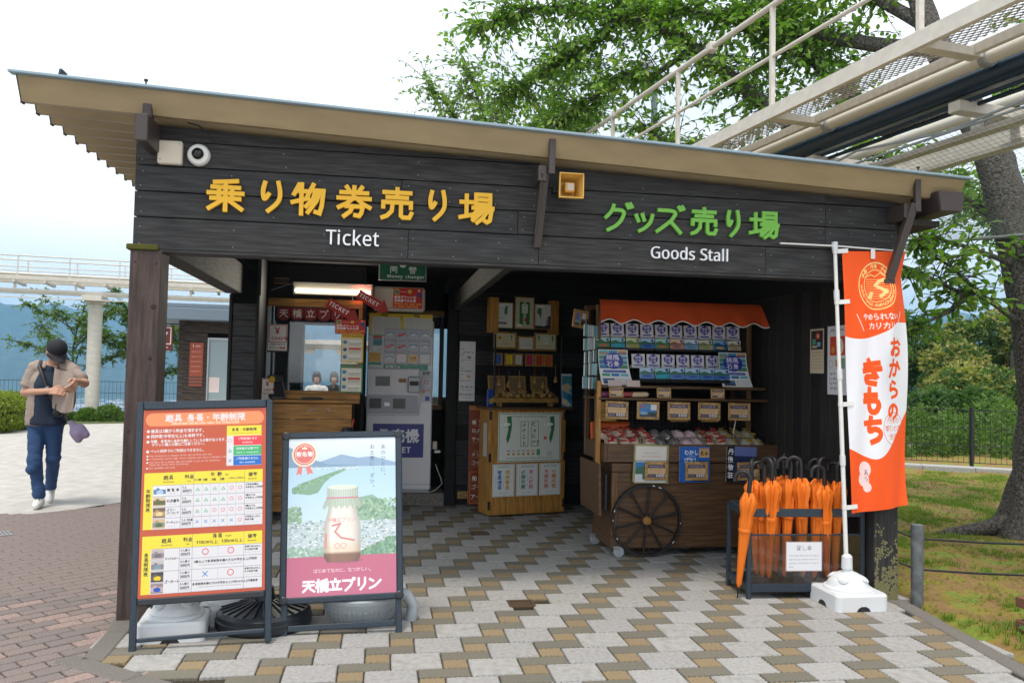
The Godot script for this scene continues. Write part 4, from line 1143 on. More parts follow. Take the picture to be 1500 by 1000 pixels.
	for k in pf.size() - 1:
		var a := Vector3(0, pf[k].y, pf[k].x)
		var c := Vector3(0, pf[k + 1].y, pf[k + 1].x)
		var e := Vector3(L, dy, 0)
		var nn := (c - a).cross(e).normalized()
		var th := nn * 0.0012
		fold.quad(a + th, c + th, c + e + th, a + e + th, nn)
		fold.quad(a - th, c - th, c + e - th, a + e - th, -nn)
		fold.quad(a + th, c + th, c - th, a - th, Vector3(-1, 0, 0))
		fold.quad(a + e + th, c + e + th, c + e - th, a + e - th, Vector3(1, 0, 0))
	var fm := fold.commit()
	var edge := MB.new()
	edge.box(Vector3(0, 0.0625, 0.0375), Vector3(0.006, 0.15, 0.008), 0.001, Basis(Vector3.RIGHT, 0.54))
	edge.box(Vector3(0, -0.004, -0.017), Vector3(0.012, 0.008, 0.04), 0.001)
	var em := edge.commit()
	for i in 31:
		var z := 0.165 - i * 0.2115
		var o := put(rf, "roof_fold", fm, m("roof_tan"), Vector3(-0.565, 3.0, z))
		put(rf, "fold_edge", em, m("brown_metal"), Vector3(-0.568, 3.0, z))
	var fb := MB.new()
	fb.bar(Vector3(-0.6, 3.137, 0.25), Vector3(5.42, 3.137 + dy - 0.003, 0.25), 0.06, 0.016, Vector3.UP, 0.003)
	mk(rf, "edge_flashing", fb, m("roof_edge"))
	# bolts standing on the roof edge
	for x in [0.12, 2.52, 5.03]:
		var b := MB.new()
		b.lathe([Vector2(0.005, 0), Vector2(0.005, 0.03), Vector2(0.012, 0.03), Vector2(0.012, 0.04), Vector2(0.0, 0.045)], Vector3(x, roof_y(x) + 0.142, 0.24), 8)
		mk(rf, "roof_bolt", b, m("dark_metal"))
	# gutter along the low side
	var gt := MB.new()
	var y0 := 2.66
	for q in [[Vector2(5.19, y0), Vector2(5.345, y0)], [Vector2(5.345, y0), Vector2(5.365, y0 + 0.13)], [Vector2(5.19, y0), Vector2(5.17, y0 + 0.13)]]:
		gt.bar(Vector3((q[0].x + q[1].x) / 2, (q[0].y + q[1].y) / 2, 0.25), Vector3((q[0].x + q[1].x) / 2, (q[0].y + q[1].y) / 2, -6.0), (q[1] - q[0]).length(), 0.006, Vector3(-(q[1] - q[0]).y, (q[1] - q[0]).x, 0), 0.001)
	gt.extrude(PackedVector2Array([Vector2(5.17, y0 + 0.13), Vector2(5.19, y0), Vector2(5.345, y0), Vector2(5.365, y0 + 0.13)]), 0.25, 0.258)
	mk(t, "rain_gutter", gt, m("brown_metal"))
	bc(t, "eave_board", Vector3(5.05, 2.58, -6.0), Vector3(5.3, 2.62, 0.1), m("beam"))
	# right wall: upright planks
	var z := -0.185
	while z > -4.1:
		var w := rng.randf_range(0.13, 0.15)
		bc(t, "wall_plank", Vector3(4.9 + rng.randf_range(-0.0015, 0.0015), 0.02, z - w + 0.003), Vector3(4.925, 2.6, z), m(["wood_v", "wood_v", "black_wood"][rng.randi() % 3]), 0.003)
		z -= w
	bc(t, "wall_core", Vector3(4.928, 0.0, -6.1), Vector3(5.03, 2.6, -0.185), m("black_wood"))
	# back wall of the goods side: level boards
	var y := 0.06
	while y < 2.55:
		bc(t, "back_board", Vector3(2.37, y, -4.12), Vector3(4.898, y + 0.166, -4.1 + rng.randf_range(-0.001, 0.001)), m(["black_wood", "wood2"][rng.randi() % 2]), 0.004)
		y += 0.17
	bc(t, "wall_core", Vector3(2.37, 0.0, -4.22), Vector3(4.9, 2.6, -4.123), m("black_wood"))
	bc(t, "door_post", Vector3(2.25, 0.0, -4.22), Vector3(2.365, 2.6, -4.06), m("black_wood"), 0.006)
	# bare, unpainted wood where the paint has come off low on the back wall
	bc(t, "bare_wood", Vector3(2.4, 0.075, -4.1005), Vector3(2.55, 0.16, -4.097), m("gold_wood"), 0.001)

# moss grown in an uneven patch: many small cushions on a face
func moss_patch(parent: Node, at: Vector3, w: float, h: float) -> void:
	var b := MB.new()
	var r := RandomNumberGenerator.new()
	r.seed = 12
	var f := FastNoiseLite.new()
	f.seed = 3
	f.frequency = 9.0
	for i in 1500:
		var x := r.randf_range(-w / 2, w / 2)
		var y := r.randf() * r.randf() * h * 1.2
		if y > h or f.get_noise_2d(x, y * 0.6) < -0.5 + y / h * 0.8: continue
		var s := r.randf_range(0.003, 0.008)
		b.lathe([Vector2(0, 0.0012), Vector2(s * 0.7, 0.0008), Vector2(s, 0.0)], at + Vector3(x, y, 0), 6, Basis(Vector3.RIGHT, PI / 2))
	mk(parent, "moss", b, M("moss2", 0.17, 0.16, 0.075, 1.0)).set_meta("kind", "stuff")

# ---------------------------------------------------------------- the ticket booth at the back left
func booth() -> void:
	var t := thing("ticket_booth", "ticket booth with a wide glass window and wooden counter", "booth")
	# end panel
	bc(t, "corner_post", Vector3(0.055, 0, -3.0), Vector3(0.085, 2.21, -2.94), m("black_wood"), 0.004)
	bc(t, "corner_post", Vector3(0.308, 0, -3.0), Vector3(0.335, 2.21, -2.94), m("black_wood"), 0.004)
	var y := 0.05
	while y < 2.1:
		bc(t, "panel_board", Vector3(0.087, y, -2.98), Vector3(0.306, y + 0.157, -2.955 + rng.randf_range(-0.001, 0.001)), m(["wood2", "wood"][rng.randi() % 2]), 0.004)
		y += 0.16
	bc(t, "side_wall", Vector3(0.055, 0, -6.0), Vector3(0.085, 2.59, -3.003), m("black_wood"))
	bc(t, "jamb", Vector3(0.3, 0, -3.46), Vector3(0.335, 2.59, -3.003), m("black_wood"))
	# front wall under and over the window
	bc(t, "lintel", Vector3(0.34, 2.15, -3.56), Vector3(1.3, 2.235, -3.49), m("brown_wood"), 0.004)
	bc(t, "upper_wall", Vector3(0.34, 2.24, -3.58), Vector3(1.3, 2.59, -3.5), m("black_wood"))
	bc(t, "window_sill", Vector3(0.34, 1.2, -3.57), Vector3(1.3, 1.25, -3.45), m("brown_wood"), 0.004)
	bc(t, "counter_top", Vector3(0.34, 1.165, -3.64), Vector3(1.3, 1.195, -3.28), m("brown_wood"), 0.005)
	for i in 7: bc(t, "counter_board", Vector3(0.35, 1.16 - (i + 1) * 0.155, -3.34), Vector3(1.225, 1.16 - i * 0.155 - 0.004, -3.3 + rng.randf_range(-0.001, 0.001)), m("brown_wood"), 0.003)
	bc(t, "counter_side", Vector3(1.228, 0.0, -3.64), Vector3(1.25, 1.16, -3.32), m("black_wood"))
	# paper scraps and scuffs left on the counter boards
	for i in 10:
		var x := rng.randf_range(0.45, 1.2)
		var yy: float = [1.1, 1.09, 1.0, 0.985][rng.randi() % 4] + rng.randf_range(-0.01, 0.02)
		bx(t, "tape_scrap", Vector3(x, yy, -3.2975), Vector3(rng.randf_range(0.015, 0.06), rng.randf_range(0.004, 0.014), 0.001), M("scuff", 0.4, 0.33, 0.27, 0.8), 0.0002, Vector3(0, 0, rng.randf_range(-0.2, 0.1)))
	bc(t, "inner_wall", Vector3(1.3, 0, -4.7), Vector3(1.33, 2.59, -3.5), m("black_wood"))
	var win := Node3D.new()
	win.name = "window"
	t.add_child(win)
	bc(win, "frame", Vector3(0.335, 1.25, -3.54), Vector3(0.375, 2.15, -3.5), m("alu"), 0.003)
	bc(win, "frame", Vector3(1.26, 1.25, -3.54), Vector3(1.3, 2.15, -3.5), m("brown_wood_v"), 0.003)
	bc(win, "frame", Vector3(0.376, 1.25, -3.54), Vector3(1.259, 1.285, -3.5), m("brown_wood"), 0.003)
	var p := bc(win, "pane", Vector3(0.37, 1.28, -3.522), Vector3(1.265, 2.15, -3.517), glass("pane", Color(0.25, 0.42, 0.45), 0.06), 0.0005)
	# recessed wall behind the machine with a second window
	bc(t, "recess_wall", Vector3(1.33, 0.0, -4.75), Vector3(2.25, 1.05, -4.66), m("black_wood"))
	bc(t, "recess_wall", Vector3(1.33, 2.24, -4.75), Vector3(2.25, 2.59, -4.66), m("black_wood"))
	var w2 := Node3D.new()
	w2.name = "window"
	t.add_child(w2, true)
	bc(w2, "frame", Vector3(1.33, 1.05, -4.72), Vector3(2.25, 1.11, -4.66), m("brown_wood"), 0.003)
	bc(w2, "frame", Vector3(1.33, 2.17, -4.72), Vector3(2.25, 2.24, -4.66), m("brown_wood"), 0.003)
	bc(w2, "frame", Vector3(2.2, 1.11, -4.72), Vector3(2.25, 2.17, -4.66), m("dark_metal"), 0.003)
	bc(w2, "pane", Vector3(1.33, 1.11, -4.692), Vector3(2.2, 2.17, -4.687), glass("pane"), 0.0005)
	# back wall with its own window, through which the park shows
	bc(t, "rear_wall", Vector3(0.09, 0.0, -6.1), Vector3(4.9, 1.16, -6.0), m("cardboard"))
	bc(t, "rear_wall", Vector3(0.09, 2.1, -6.1), Vector3(4.9, 2.59, -6.0), m("black_wood"))
	bc(t, "rear_wall", Vector3(0.09, 1.16, -6.1), Vector3(0.45, 2.1, -6.0), m("black_wood"))
	bc(t, "rear_wall", Vector3(2.5, 1.16, -6.1), Vector3(4.9, 2.1, -6.0), m("black_wood"))
	var w3 := Node3D.new()
	w3.name = "window"
	t.add_child(w3, true)
	for x in [0.45, 1.38, 2.46]: bc(w3, "frame", Vector3(x, 1.16, -6.07), Vector3(x + 0.04, 2.1, -6.02), m("alu"), 0.003)
	bc(w3, "pane", Vector3(0.49, 1.16, -6.047), Vector3(2.46, 2.1, -6.042), glass("pane"), 0.0005)
	bc(t, "concrete_step", Vector3(1.255, -0.02, -4.75), Vector3(2.249, 0.135, -4.1), m("concrete"), 0.008)
	# a small steel box and cable high on the wall
	var cb := thing("cable_box", "small open metal box with a cable above the booth window", "metal box", Vector3(0.47, 2.41, -3.49))
	bx(cb, "back", Vector3(0, 0, 0.004), Vector3(0.15, 0.055, 0.006), m("dark_metal"))
	for s in [-1, 1]: bx(cb, "rim", Vector3(0, s * 0.028, 0.02), Vector3(0.15, 0.006, 0.03), m("gold_wood"), 0.001)
	tb(cb, "cable", [Vector3(-0.1, -0.1, 0.01), Vector3(0.0, -0.06, 0.01), Vector3(0.12, -0.02, 0.01)], 0.004, m("grey_plastic"), 6)
	# fluorescent lamp
	var lp := thing("fluorescent_lamp", "lit white fluorescent lamp over the booth window", "lamp", Vector3(0.995, 2.32, -3.46))
	bx(lp, "housing", Vector3(0, 0.02, -0.01), Vector3(0.81, 0.13, 0.05), m("cream"), 0.006)
	tb(lp, "lamp_tube", [Vector3(-0.38, -0.005, 0.034), Vector3(0.38, -0.005, 0.034)], 0.016, m("lamp"), 12)
	for s in [-1, 1]: bx(lp, "end_socket", Vector3(s * 0.39, -0.005, 0.03), Vector3(0.018, 0.045, 0.036), m("white_paint"))
	tb(lp, "pull_cord", [Vector3(0.2, -0.045, 0.0), Vector3(0.2, -0.085, 0.0)], 0.002, m("white_paint"), 5)
	var al := AreaLight3D.new()
	al.name = "lamp_light"
	al.light_energy = 0.5
	al.light_color = Color(1, 0.97, 0.9)
	al.area_size = Vector2(0.76, 0.03)
	al.position = Vector3(0, -0.005, 0.056)
	al.rotation.y = PI
	al.shadow_enabled = true
	lp.add_child(al)
	# air conditioner
	var ac := thing("air_conditioner", "cream wall unit with a red notice, beside the lit lamp", "air conditioner", Vector3(1.68, 2.275, -3.68))
	bx(ac, "case", Vector3(0, 0, 0), Vector3(0.55, 0.255, 0.2), m("cream"), 0.02)
	bx(ac, "outlet", Vector3(0, -0.1, 0.095), Vector3(0.48, 0.014, 0.014), m("steel_grey"))
	# card terminal and cash tray on the counter
	var tm := thing("card_terminal", "black countertop screen on a slanted metal stand", "terminal", Vector3(0.46, 1.195, -3.37), 0.5)
	bx(tm, "base", Vector3(0, 0.012, 0), Vector3(0.14, 0.022, 0.16), m("black_plastic"), 0.004)
	bx(tm, "screen", Vector3(0.0, 0.1, -0.015), Vector3(0.17, 0.17, 0.02), m("black_plastic"), 0.004, Vector3(-0.5, 0, 0))
	bx(tm, "screen_edge", Vector3(0.088, 0.1, -0.013), Vector3(0.006, 0.172, 0.024), m("alu"), 0.002, Vector3(-0.5, 0, 0))
	bx(tm, "printer", Vector3(0.02, 0.2, -0.07), Vector3(0.15, 0.09, 0.08), m("black"), 0.02)
	var tr := thing("cash_tray", "small black cash tray on the booth counter", "tray", Vector3(0.82, 1.196, -3.36))
	bx(tr, "tray", Vector3(0, 0.008, 0), Vector3(0.2, 0.012, 0.12), m("black"), 0.003)
	var b := MB.new()
	b.bar(Vector3(-0.1, 0.018, 0.058), Vector3(0.1, 0.018, 0.058), 0.004, 0.012)
	b.bar(Vector3(-0.1, 0.018, -0.058), Vector3(0.1, 0.018, -0.058), 0.004, 0.012)
	mk(tr, "rim", b, m("black"))
	var ex := thing("small_fire_extinguisher", "dark bottle with a red valve standing by the booth counter", "extinguisher", Vector3(1.19, 0.0, -3.2))
	var eb := MB.new()
	eb.lathe([Vector2(0, 0), Vector2(0.06, 0.0), Vector2(0.06, 0.9), Vector2(0.045, 0.93), Vector2(0.0, 0.935)], Vector3.ZERO, 18)
	mk(ex, "body", eb, m("black_plastic"))
	bx(ex, "valve", Vector3(0.05, 0.97, 0), Vector3(0.018, 0.09, 0.018), m("red"), 0.003, Vector3(0, 0, -0.2))

# ---------------------------------------------------------------- lettering on the front and small fittings
func signs() -> void:
	var a := thing("letter_sign", "yellow raised Japanese letters for ride tickets on the dark front boards", "sign", Vector3(0, 0, 0.004))
	var row := "乗り物券売り場"
	for i in 7:
		var x: float = [0.54, 0.815, 1.03, 1.308, 1.574, 1.832, 2.077][i]
		var w: float = [0.215, 0.19, 0.205, 0.21, 0.205, 0.17, 0.215][i]
		var o := mk(a, "letter", solid_letter(row[i], Vector2(w, 0.195), 0.0262, 0.022), m("yellow"))
		o.position = Vector3(x, 2.555 + (0.005 if i in [1, 5] else 0.0), 0)
	var g := thing("letter_sign", "green raised Japanese letters for goods on the dark front boards", "sign", Vector3(0, 0, 0.004))
	var row2 := "グッズ売り場"
	for i in 6:
		var x: float = [3.013, 3.191, 3.37, 3.609, 3.82, 4.038][i]
		var w: float = [0.195, 0.15, 0.19, 0.19, 0.14, 0.205][i]
		var o := mk(g, "letter", solid_letter(row2[i], Vector2(w, 0.18), 0.024, 0.022), m("green"))
		o.position = Vector3(x, 2.545, 0)
	for q in [["Ticket", 1.305, 2.325, 0.33, "raised white word Ticket on the dark front boards"], ["Goods Stall", 3.515, 2.323, 0.555, "raised white words Goods Stall on the dark front boards"]]:
		var t := thing("word_sign", q[4], "sign", Vector3(q[1], q[2], 0.003))
		var f := SystemFont.new()
		f.font_names = PackedStringArray(["Droid Sans"])
		f.font_weight = 400
		# each letter a mesh of its own, set along the word
		var tsv := TextServerManager.get_primary_interface()
		var px := 0.0
		var adv := []
		for ch in q[0]:
			var rid: RID = f.get_rids()[0]
			var w: float = tsv.font_get_glyph_advance(rid, 64, tsv.font_get_glyph_index(rid, 64, ch.unicode_at(0), 0)).x
			adv.append(w)
			px += w
		var sc: float = q[3] / px
		var x: float = -q[3] / 2
		for i in q[0].length():
			if q[0][i] != " ":
				var tm := TextMesh.new()
				tm.font = f
				tm.text = q[0][i]
				tm.font_size = 64
				tm.pixel_size = sc
				tm.depth = 0.018
				tm.horizontal_alignment = HORIZONTAL_ALIGNMENT_LEFT
				tm.vertical_alignment = VERTICAL_ALIGNMENT_CENTER
				put(t, "letter", tm, m("letter_white"), Vector3(x, 0, 0.009))
			x += adv[i] * sc
	# junction box
	var j := thing("junction_box", "cream plastic junction box with two screws below the roof", "junction box", Vector3(0.214, 2.79, 0.0))
	bx(j, "case", Vector3(0, 0, 0.024), Vector3(0.14, 0.142, 0.046), m("cream"), 0.008)
	for s in [[-0.052, -0.045], [0.055, 0.052]]:
		var b := MB.new()
		b.lathe([Vector2(0, 0.001), Vector2(0.005, 0.0), Vector2(0.006, -0.003)], Vector3(s[0], s[1], 0.049), 10, Basis(Vector3.RIGHT, PI / 2))
		mk(j, "screw", b, m("steel_grey"))
	# security camera
	var c := thing("security_camera", "round white dome security camera beside the junction box", "security camera", Vector3(0.375, 2.79, 0.0))
	var cb := MB.new()
	cb.lathe([Vector2(0.066, 0.0), Vector2(0.066, 0.018), Vector2(0.058, 0.034), Vector2(0.035, 0.042)], Vector3.ZERO, 32, Basis(Vector3.RIGHT, PI / 2))
	mk(c, "housing", cb, m("white_paint"))
	var cd := MB.new()
	cd.lathe([Vector2(0.035, 0.0), Vector2(0.034, 0.012), Vector2(0.025, 0.026), Vector2(0.012, 0.033), Vector2(0.0, 0.035)], Vector3(0, 0, 0.042), 24, Basis(Vector3.RIGHT, PI / 2))
	mk(c, "dome", cd, M("dome", 0.01, 0.01, 0.012, 0.08))
	tb(c, "cable", [Vector3(-0.07, 0.19, 0.03), Vector3(0.0, 0.17, 0.05), Vector3(0.06, 0.12, 0.03), Vector3(0.09, 0.08, 0.012)], 0.004, m("black"), 6)
	# horn loudspeaker
	var s := thing("horn_speaker", "yellow square horn loudspeaker fixed by the roof bracket", "loudspeaker", Vector3(2.655, 2.694, 0.0))
	var hb := MB.new()
	for k in 4:
		var bs := Basis(Vector3(0, 0, 1), k * PI / 2)
		hb.quad(bs * Vector3(-0.076, -0.076, 0.2), bs * Vector3(0.076, -0.076, 0.2), bs * Vector3(0.045, -0.045, 0.07), bs * Vector3(-0.045, -0.045, 0.07), bs * Vector3(0, 1, 0))
		hb.quad(bs * Vector3(-0.079, -0.079, 0.2), bs * Vector3(0.079, -0.079, 0.2), bs * Vector3(0.055, -0.055, 0.06), bs * Vector3(-0.055, -0.055, 0.06), bs * Vector3(0, -1, 0))
		hb.box(bs * Vector3(0, -0.076, 0.196), Vector3(0.158, 0.007, 0.014) if k % 2 == 0 else Vector3(0.007, 0.144, 0.014), 0.002)
	hb.box(Vector3(0, 0, 0.065), Vector3(0.1, 0.1, 0.02), 0.01)
	mk(s, "horn", hb, m("speaker"))
	bx(s, "inner_horn", Vector3(0.0, 0.0, 0.115), Vector3(0.062, 0.062, 0.08), m("speaker"), 0.006)
	bx(s, "inner_cap", Vector3(0.003, 0, 0.157), Vector3(0.044, 0.044, 0.006), M("pale_grille", 0.52, 0.46, 0.42, 0.8), 0.002)
	bc(s, "mount", Vector3(-0.09, -0.02, 0.0), Vector3(0.03, 0.02, 0.06), m("dark_metal"))
	# floodlight on the roof
	var fl := thing("roof_floodlight", "small floodlight tilted on the left end of the roof", "floodlight", Vector3(-0.4, 3.14, 0.0))
	bx(fl, "lamp_head", Vector3(-0.02, 0.06, 0), Vector3(0.02, 0.1, 0.08), m("navy_metal"), 0.004, Vector3(0, 0, -0.15))
	bx(fl, "back_fin", Vector3(0.03, 0.04, 0), Vector3(0.08, 0.02, 0.07), m("navy_metal"), 0.004, Vector3(0, 0, -0.6))
	bx(fl, "foot", Vector3(0.02, 0.005, 0), Vector3(0.12, 0.012, 0.06), m("navy_metal"))
	# money changer sign under the beam
	var mc := Canvas.new(self, 480, 200, hexc("1c6a48"))
	mc.rect(0, 0, 480, 26, hexc("22305c"))
	mc.disc(240, 26, 36, hexc("e8efe8"))
	mc.text("Vending Machine", 60, -8, 36, hexc("e8efe8"), 0.1, 1.0, 0, true)
	mc.text("両", 100, 44, 86, hexc("f0f4f0"), 0.1); mc.text("替", 300, 44, 86, hexc("f0f4f0"), 0.1)
	mc.text("Money changer", 72, 140, 46, hexc("f0f4f0"), 0.1, 1.05, 1.0, true)
	var ms := thing("money_changer_sign", "green Money changer sign hanging under the front boards", "sign", Vector3(1.7, 2.525, -3.2))
	panel(ms, "face", Vector3.ZERO, 0.46, 0.18, 0.02, mc.mat(0.4), m("alu"))
	for x in [-1, 1]: bx(ms, "side_frame", Vector3(x * 0.236, 0, 0.012), Vector3(0.012, 0.2, 0.03), m("alu"))
	for y in [-1, 1]: bx(ms, "rail", Vector3(0, y * 0.096, 0.012), Vector3(0.46, 0.012, 0.03), m("alu"))
	# red ticket arrows
	var ac := Canvas.new(self, 256, 110, hexc("b8281e"))
	ac.text("TICKET", 16, 22, 62, hexc("ffffff"), 0.1, 1.0, 1.0, true)
	var am := ac.mat(0.5)
	for q in [[Vector3(1.095, 2.12, -3.40), "red TICKET arrow pointing at the red notice strip beside the window"], [Vector3(1.4, 2.215, -3.40), "red TICKET arrow pointing at the ticket machine, below the cream wall unit"]]:
		var t := thing("arrow_sign", q[1], "sign", q[0], 0.0, "red ticket arrows")
		t.rotation.z = -0.5
		panel(t, "arrow_shaft", Vector3(-0.04, 0, 0), 0.26, 0.1, 0.006, am, m("red"))
		var hd := MB.new()
		hd.extrude(PackedVector2Array([Vector2(0.092, -0.085), Vector2(0.19, 0.0), Vector2(0.092, 0.085)]), 0.0, 0.006)
		mk(t, "arrow_head", hd, m("red"))
	# notice on the air conditioner
	var rc := Canvas.new(self, 320, 220, hexc("c8281c"))
	rc.rect(14, 12, 50, 60, hexc("e8c23a")); rc.rect(18, 22, 42, 40, hexc("2f8a8a"))
	rc.disc(180, 36, 22, hexc("d8c040")); rc.line(PackedVector2Array([Vector2(80, 40), Vector2(146, 40)]), 4, hexc("f0d8d0"))
	rc.disc(282, 24, 14, hexc("f0c8a0")); rc.poly([Vector2(258, 44), Vector2(306, 40), Vector2(314, 108), Vector2(286, 104)], hexc("2a4a90"))
	rc.text("遊具チケットは", 12, 82, 34, hexc("ffffff"), 0.13); rc.text("券売機でのみ売", 12, 120, 34, hexc("ffffff"), 0.13)
	rc.text("Tickets are only sold", 10, 158, 27, hexc("ffd93c"), 0.1); rc.text("at ticket machines.", 10, 186, 27, hexc("ffd93c"), 0.1)
	var rm := rc.mat(0.4)
	var nt := thing("red_notice", "red notice with yellow English lines on the cream wall unit", "notice", Vector3(1.77, 2.283, -3.578))
	panel(nt, "sheet", Vector3.ZERO, 0.31, 0.215, 0.002, rm, m("paper"))
	var st := thing("notice_strip", "hanging strip of red, yellow and green ticket instructions by the window", "notice", Vector3(1.2, 1.58, -3.46))
	panel(st, "red_sheet", Vector3(-0.02, 0.375, 0.004), 0.31, 0.15, 0.002, rm, m("paper"))
	for k in 2:
		var c2 := Canvas.new(self, 256, 320, hexc("e8e4d0"))
		var hc := hexc("e6bc28") if k == 0 else hexc("2f8a5c")
		c2.rect(0, 0, 256, 46, hc); c2.frame(0, 0, 256, 320, 14, hc)
		c2.text("TICKET machine" if k == 0 else "チケットのご利用", 18, 8, 26, hexc("5a3a20") if k == 0 else hexc("e04030"), 0.12)
		for i in 3:
			c2.disc(46, 90 + i * 82, 22, hexc(["3a8ac0", "2a5aa8", "3a8ac0"][i])); c2.disc(46, 66 + i * 82, 11, hexc("f0c8a0"))
			c2.rect(88, 70 + i * 82, 140, 22, hexc("d84a3a") if i == 1 else hexc("f6f4ec"))
			c2.small(92, 100 + i * 82, 136, 12, hexc("404860"), i + 3 + k); c2.small(92, 118 + i * 82, 120, 10, hexc("404860"), i + 9 + k)
		panel(st, "yellow_sheet" if k == 0 else "green_sheet", Vector3(0.005, 0.15 - k * 0.31, 0.002 - k * 0.001), 0.23, 0.3, 0.002, c2.mat(0.45), m("paper"))
	# short curtain in the window
	var cu := thing("window_banner", "dark red scalloped banner with white letters inside the booth window", "banner", Vector3(0.43, 2.14, -3.5))
	var word := "天橋立プリン"
	for i in 5:
		var b := MB.new()
		var pp := PackedVector2Array([Vector2(0.004, 0), Vector2(0.132, 0)])
		for k in 9: pp.append(Vector2(0.068 + cos(PI * k / 8) * 0.064, -0.09 - sin(PI * k / 8) * 0.045))
		b.extrude(pp, 0.0, 0.002)
		var o := mk(cu, "pennant", b, M("maroon", 0.19, 0.015, 0.02, 0.7))
		o.position.x = i * 0.136
		var l := mk(o, "letter", solid_letter(word[i], Vector2(0.085, 0.085), 0.009, 0.001), M("offwhite", 0.62, 0.56, 0.52, 0.7))
		l.position = Vector3(0.068, -0.06, 0.0022)
	# card notice at the window's edge
	var yc := Canvas.new(self, 200, 300, hexc("e4e0da"))
	yc.frame(6, 6, 188, 200, 8, hexc("b02a28")); yc.text("¥", 66, 24, 100, hexc("b02a28"), 0.1)
	yc.text("CARD可", 34, 140, 46, hexc("b02a28"), 0.12)
	yc.text("ご利用できます", 10, 216, 25, hexc("303030"), 0.1); yc.text("チケット", 14, 254, 30, hexc("303030"), 0.1); yc.text("料金", 124, 254, 30, hexc("c02a28"), 0.14)
	var ycm := yc.mat(0.4)
	var cn := thing("card_notice", "white notice with a red yen mark framed at the window's edge", "notice", Vector3(0.45, 1.825, -3.47))
	panel(cn, "sheet", Vector3(0, 0, 0.004), 0.19, 0.27, 0.003, ycm, m("paper"))
	bx(cn, "backing", Vector3(0.004, -0.006, 0.0), Vector3(0.205, 0.29, 0.006), m("black"))
	var cs := thing("counter_notice", "white and red notice with a round yellow tag on the counter", "notice", Vector3(0.385, 1.195, -3.31), 0.5)
	panel(cs, "sheet", Vector3(0, 0.105, 0), 0.13, 0.21, 0.003, ycm, m("paper"))
	var yt := MB.new()
	yt.lathe([Vector2(0, 0.003), Vector2(0.035, 0.003), Vector2(0.035, 0.0)], Vector3(0.04, 0.2, 0.004), 20, Basis(Vector3.RIGHT, PI / 2))
	mk(cs, "round_tag", yt, M("tagyellow", 0.65, 0.38, 0.02, 0.5))
	# height sign
	var hc2 := Canvas.new(self, 150, 560, hexc("dfe0e2"))
	for i in 3:
		hc2.line(PackedVector2Array([Vector2(14, 70 + i * 60), Vector2(40, 70 + i * 60)]), 3, hexc("303030"))
		hc2.line(PackedVector2Array([Vector2(14, 250 + i * 60), Vector2(40, 250 + i * 60)]), 3, hexc("303030"))
	hc2.text("ゴーカート", 28, 92, 21, hexc("202020"), 0.12); hc2.disc(92, 150, 20, hexc("2f6fb0"), 9); hc2.disc(92, 136, 8, hexc("f0c8a0")); hc2.line(PackedVector2Array([Vector2(20, 172), Vector2(110, 172)]), 4, hexc("c83a30"))
	hc2.text("サイクルカー", 14, 268, 20, hexc("202020"), 0.12); hc2.disc(90, 330, 18, hexc("d8a060"), 14); hc2.disc(84, 310, 9, hexc("f0c8a0")); hc2.line(PackedVector2Array([Vector2(20, 368), Vector2(110, 368)]), 4, hexc("c83a30"))
	hc2.text("ゴーカート", 16, 416, 24, hexc("202020"), 0.13); hc2.small(30, 450, 90, 11, hexc("606060"), 5); hc2.text("サイクルカー", 8, 488, 22, hexc("202020"), 0.13); hc2.small(26, 522, 96, 11, hexc("606060"), 8)
	var hs := thing("height_sign", "tall white height measure sign on the dark back wall", "sign", Vector3(2.48, 1.52, -4.096))
	panel(hs, "sheet", Vector3.ZERO, 0.18, 0.68, 0.004, hc2.mat(0.5), m("paper"))
	# ride list sign
	var rc2 := Canvas.new(self, 260, 900, hexc("8e3d1e"))
	rc2.rect(0, 0, 260, 40, hexc("b9772c")); rc2.rect(150, 4, 90, 40, hexc("8a8a3c"))
	var yy := 70
	for q in ["", "観 覧 車", "SL弁慶号", "サイクルカー", "", "メリーゴーランド", "コインメ"]:
		if q != "": rc2.text(q, 26, yy, 42, hexc("f2e8e0"), 0.12)
		rc2.small(40, yy + 48, 200, 12, hexc("d8b8a8"), yy)
		yy += 76 if q != "" else 62
	rc2.frame(12, 600, 300, 290, 7, hexc("d67a34"))
	rc2.text("船", 36, 640, 46, hexc("f2e8e0"), 0.13); rc2.text("ゴーカート", 30, 716, 46, hexc("f2e8e0"), 0.13); rc2.text("アーチェリー", 26, 806, 46, hexc("f2e8e0"), 0.13)
	rc2.small(44, 690, 200, 10, hexc("d8b8a8"), 4); rc2.small(44, 768, 200, 10, hexc("d8b8a8"), 5); rc2.small(44, 858, 200, 10, hexc("d8b8a8"), 6)
	var rs := thing("ride_list_sign", "rust red ride list board leaning behind the brown cabinet", "sign", Vector3(2.67, 0.02, -4.03))
	rs.rotation.x = -0.03
	panel(rs, "board", Vector3(0, 0.555, 0), 0.32, 1.11, 0.012, rc2.mat(0.5), m("paper"))
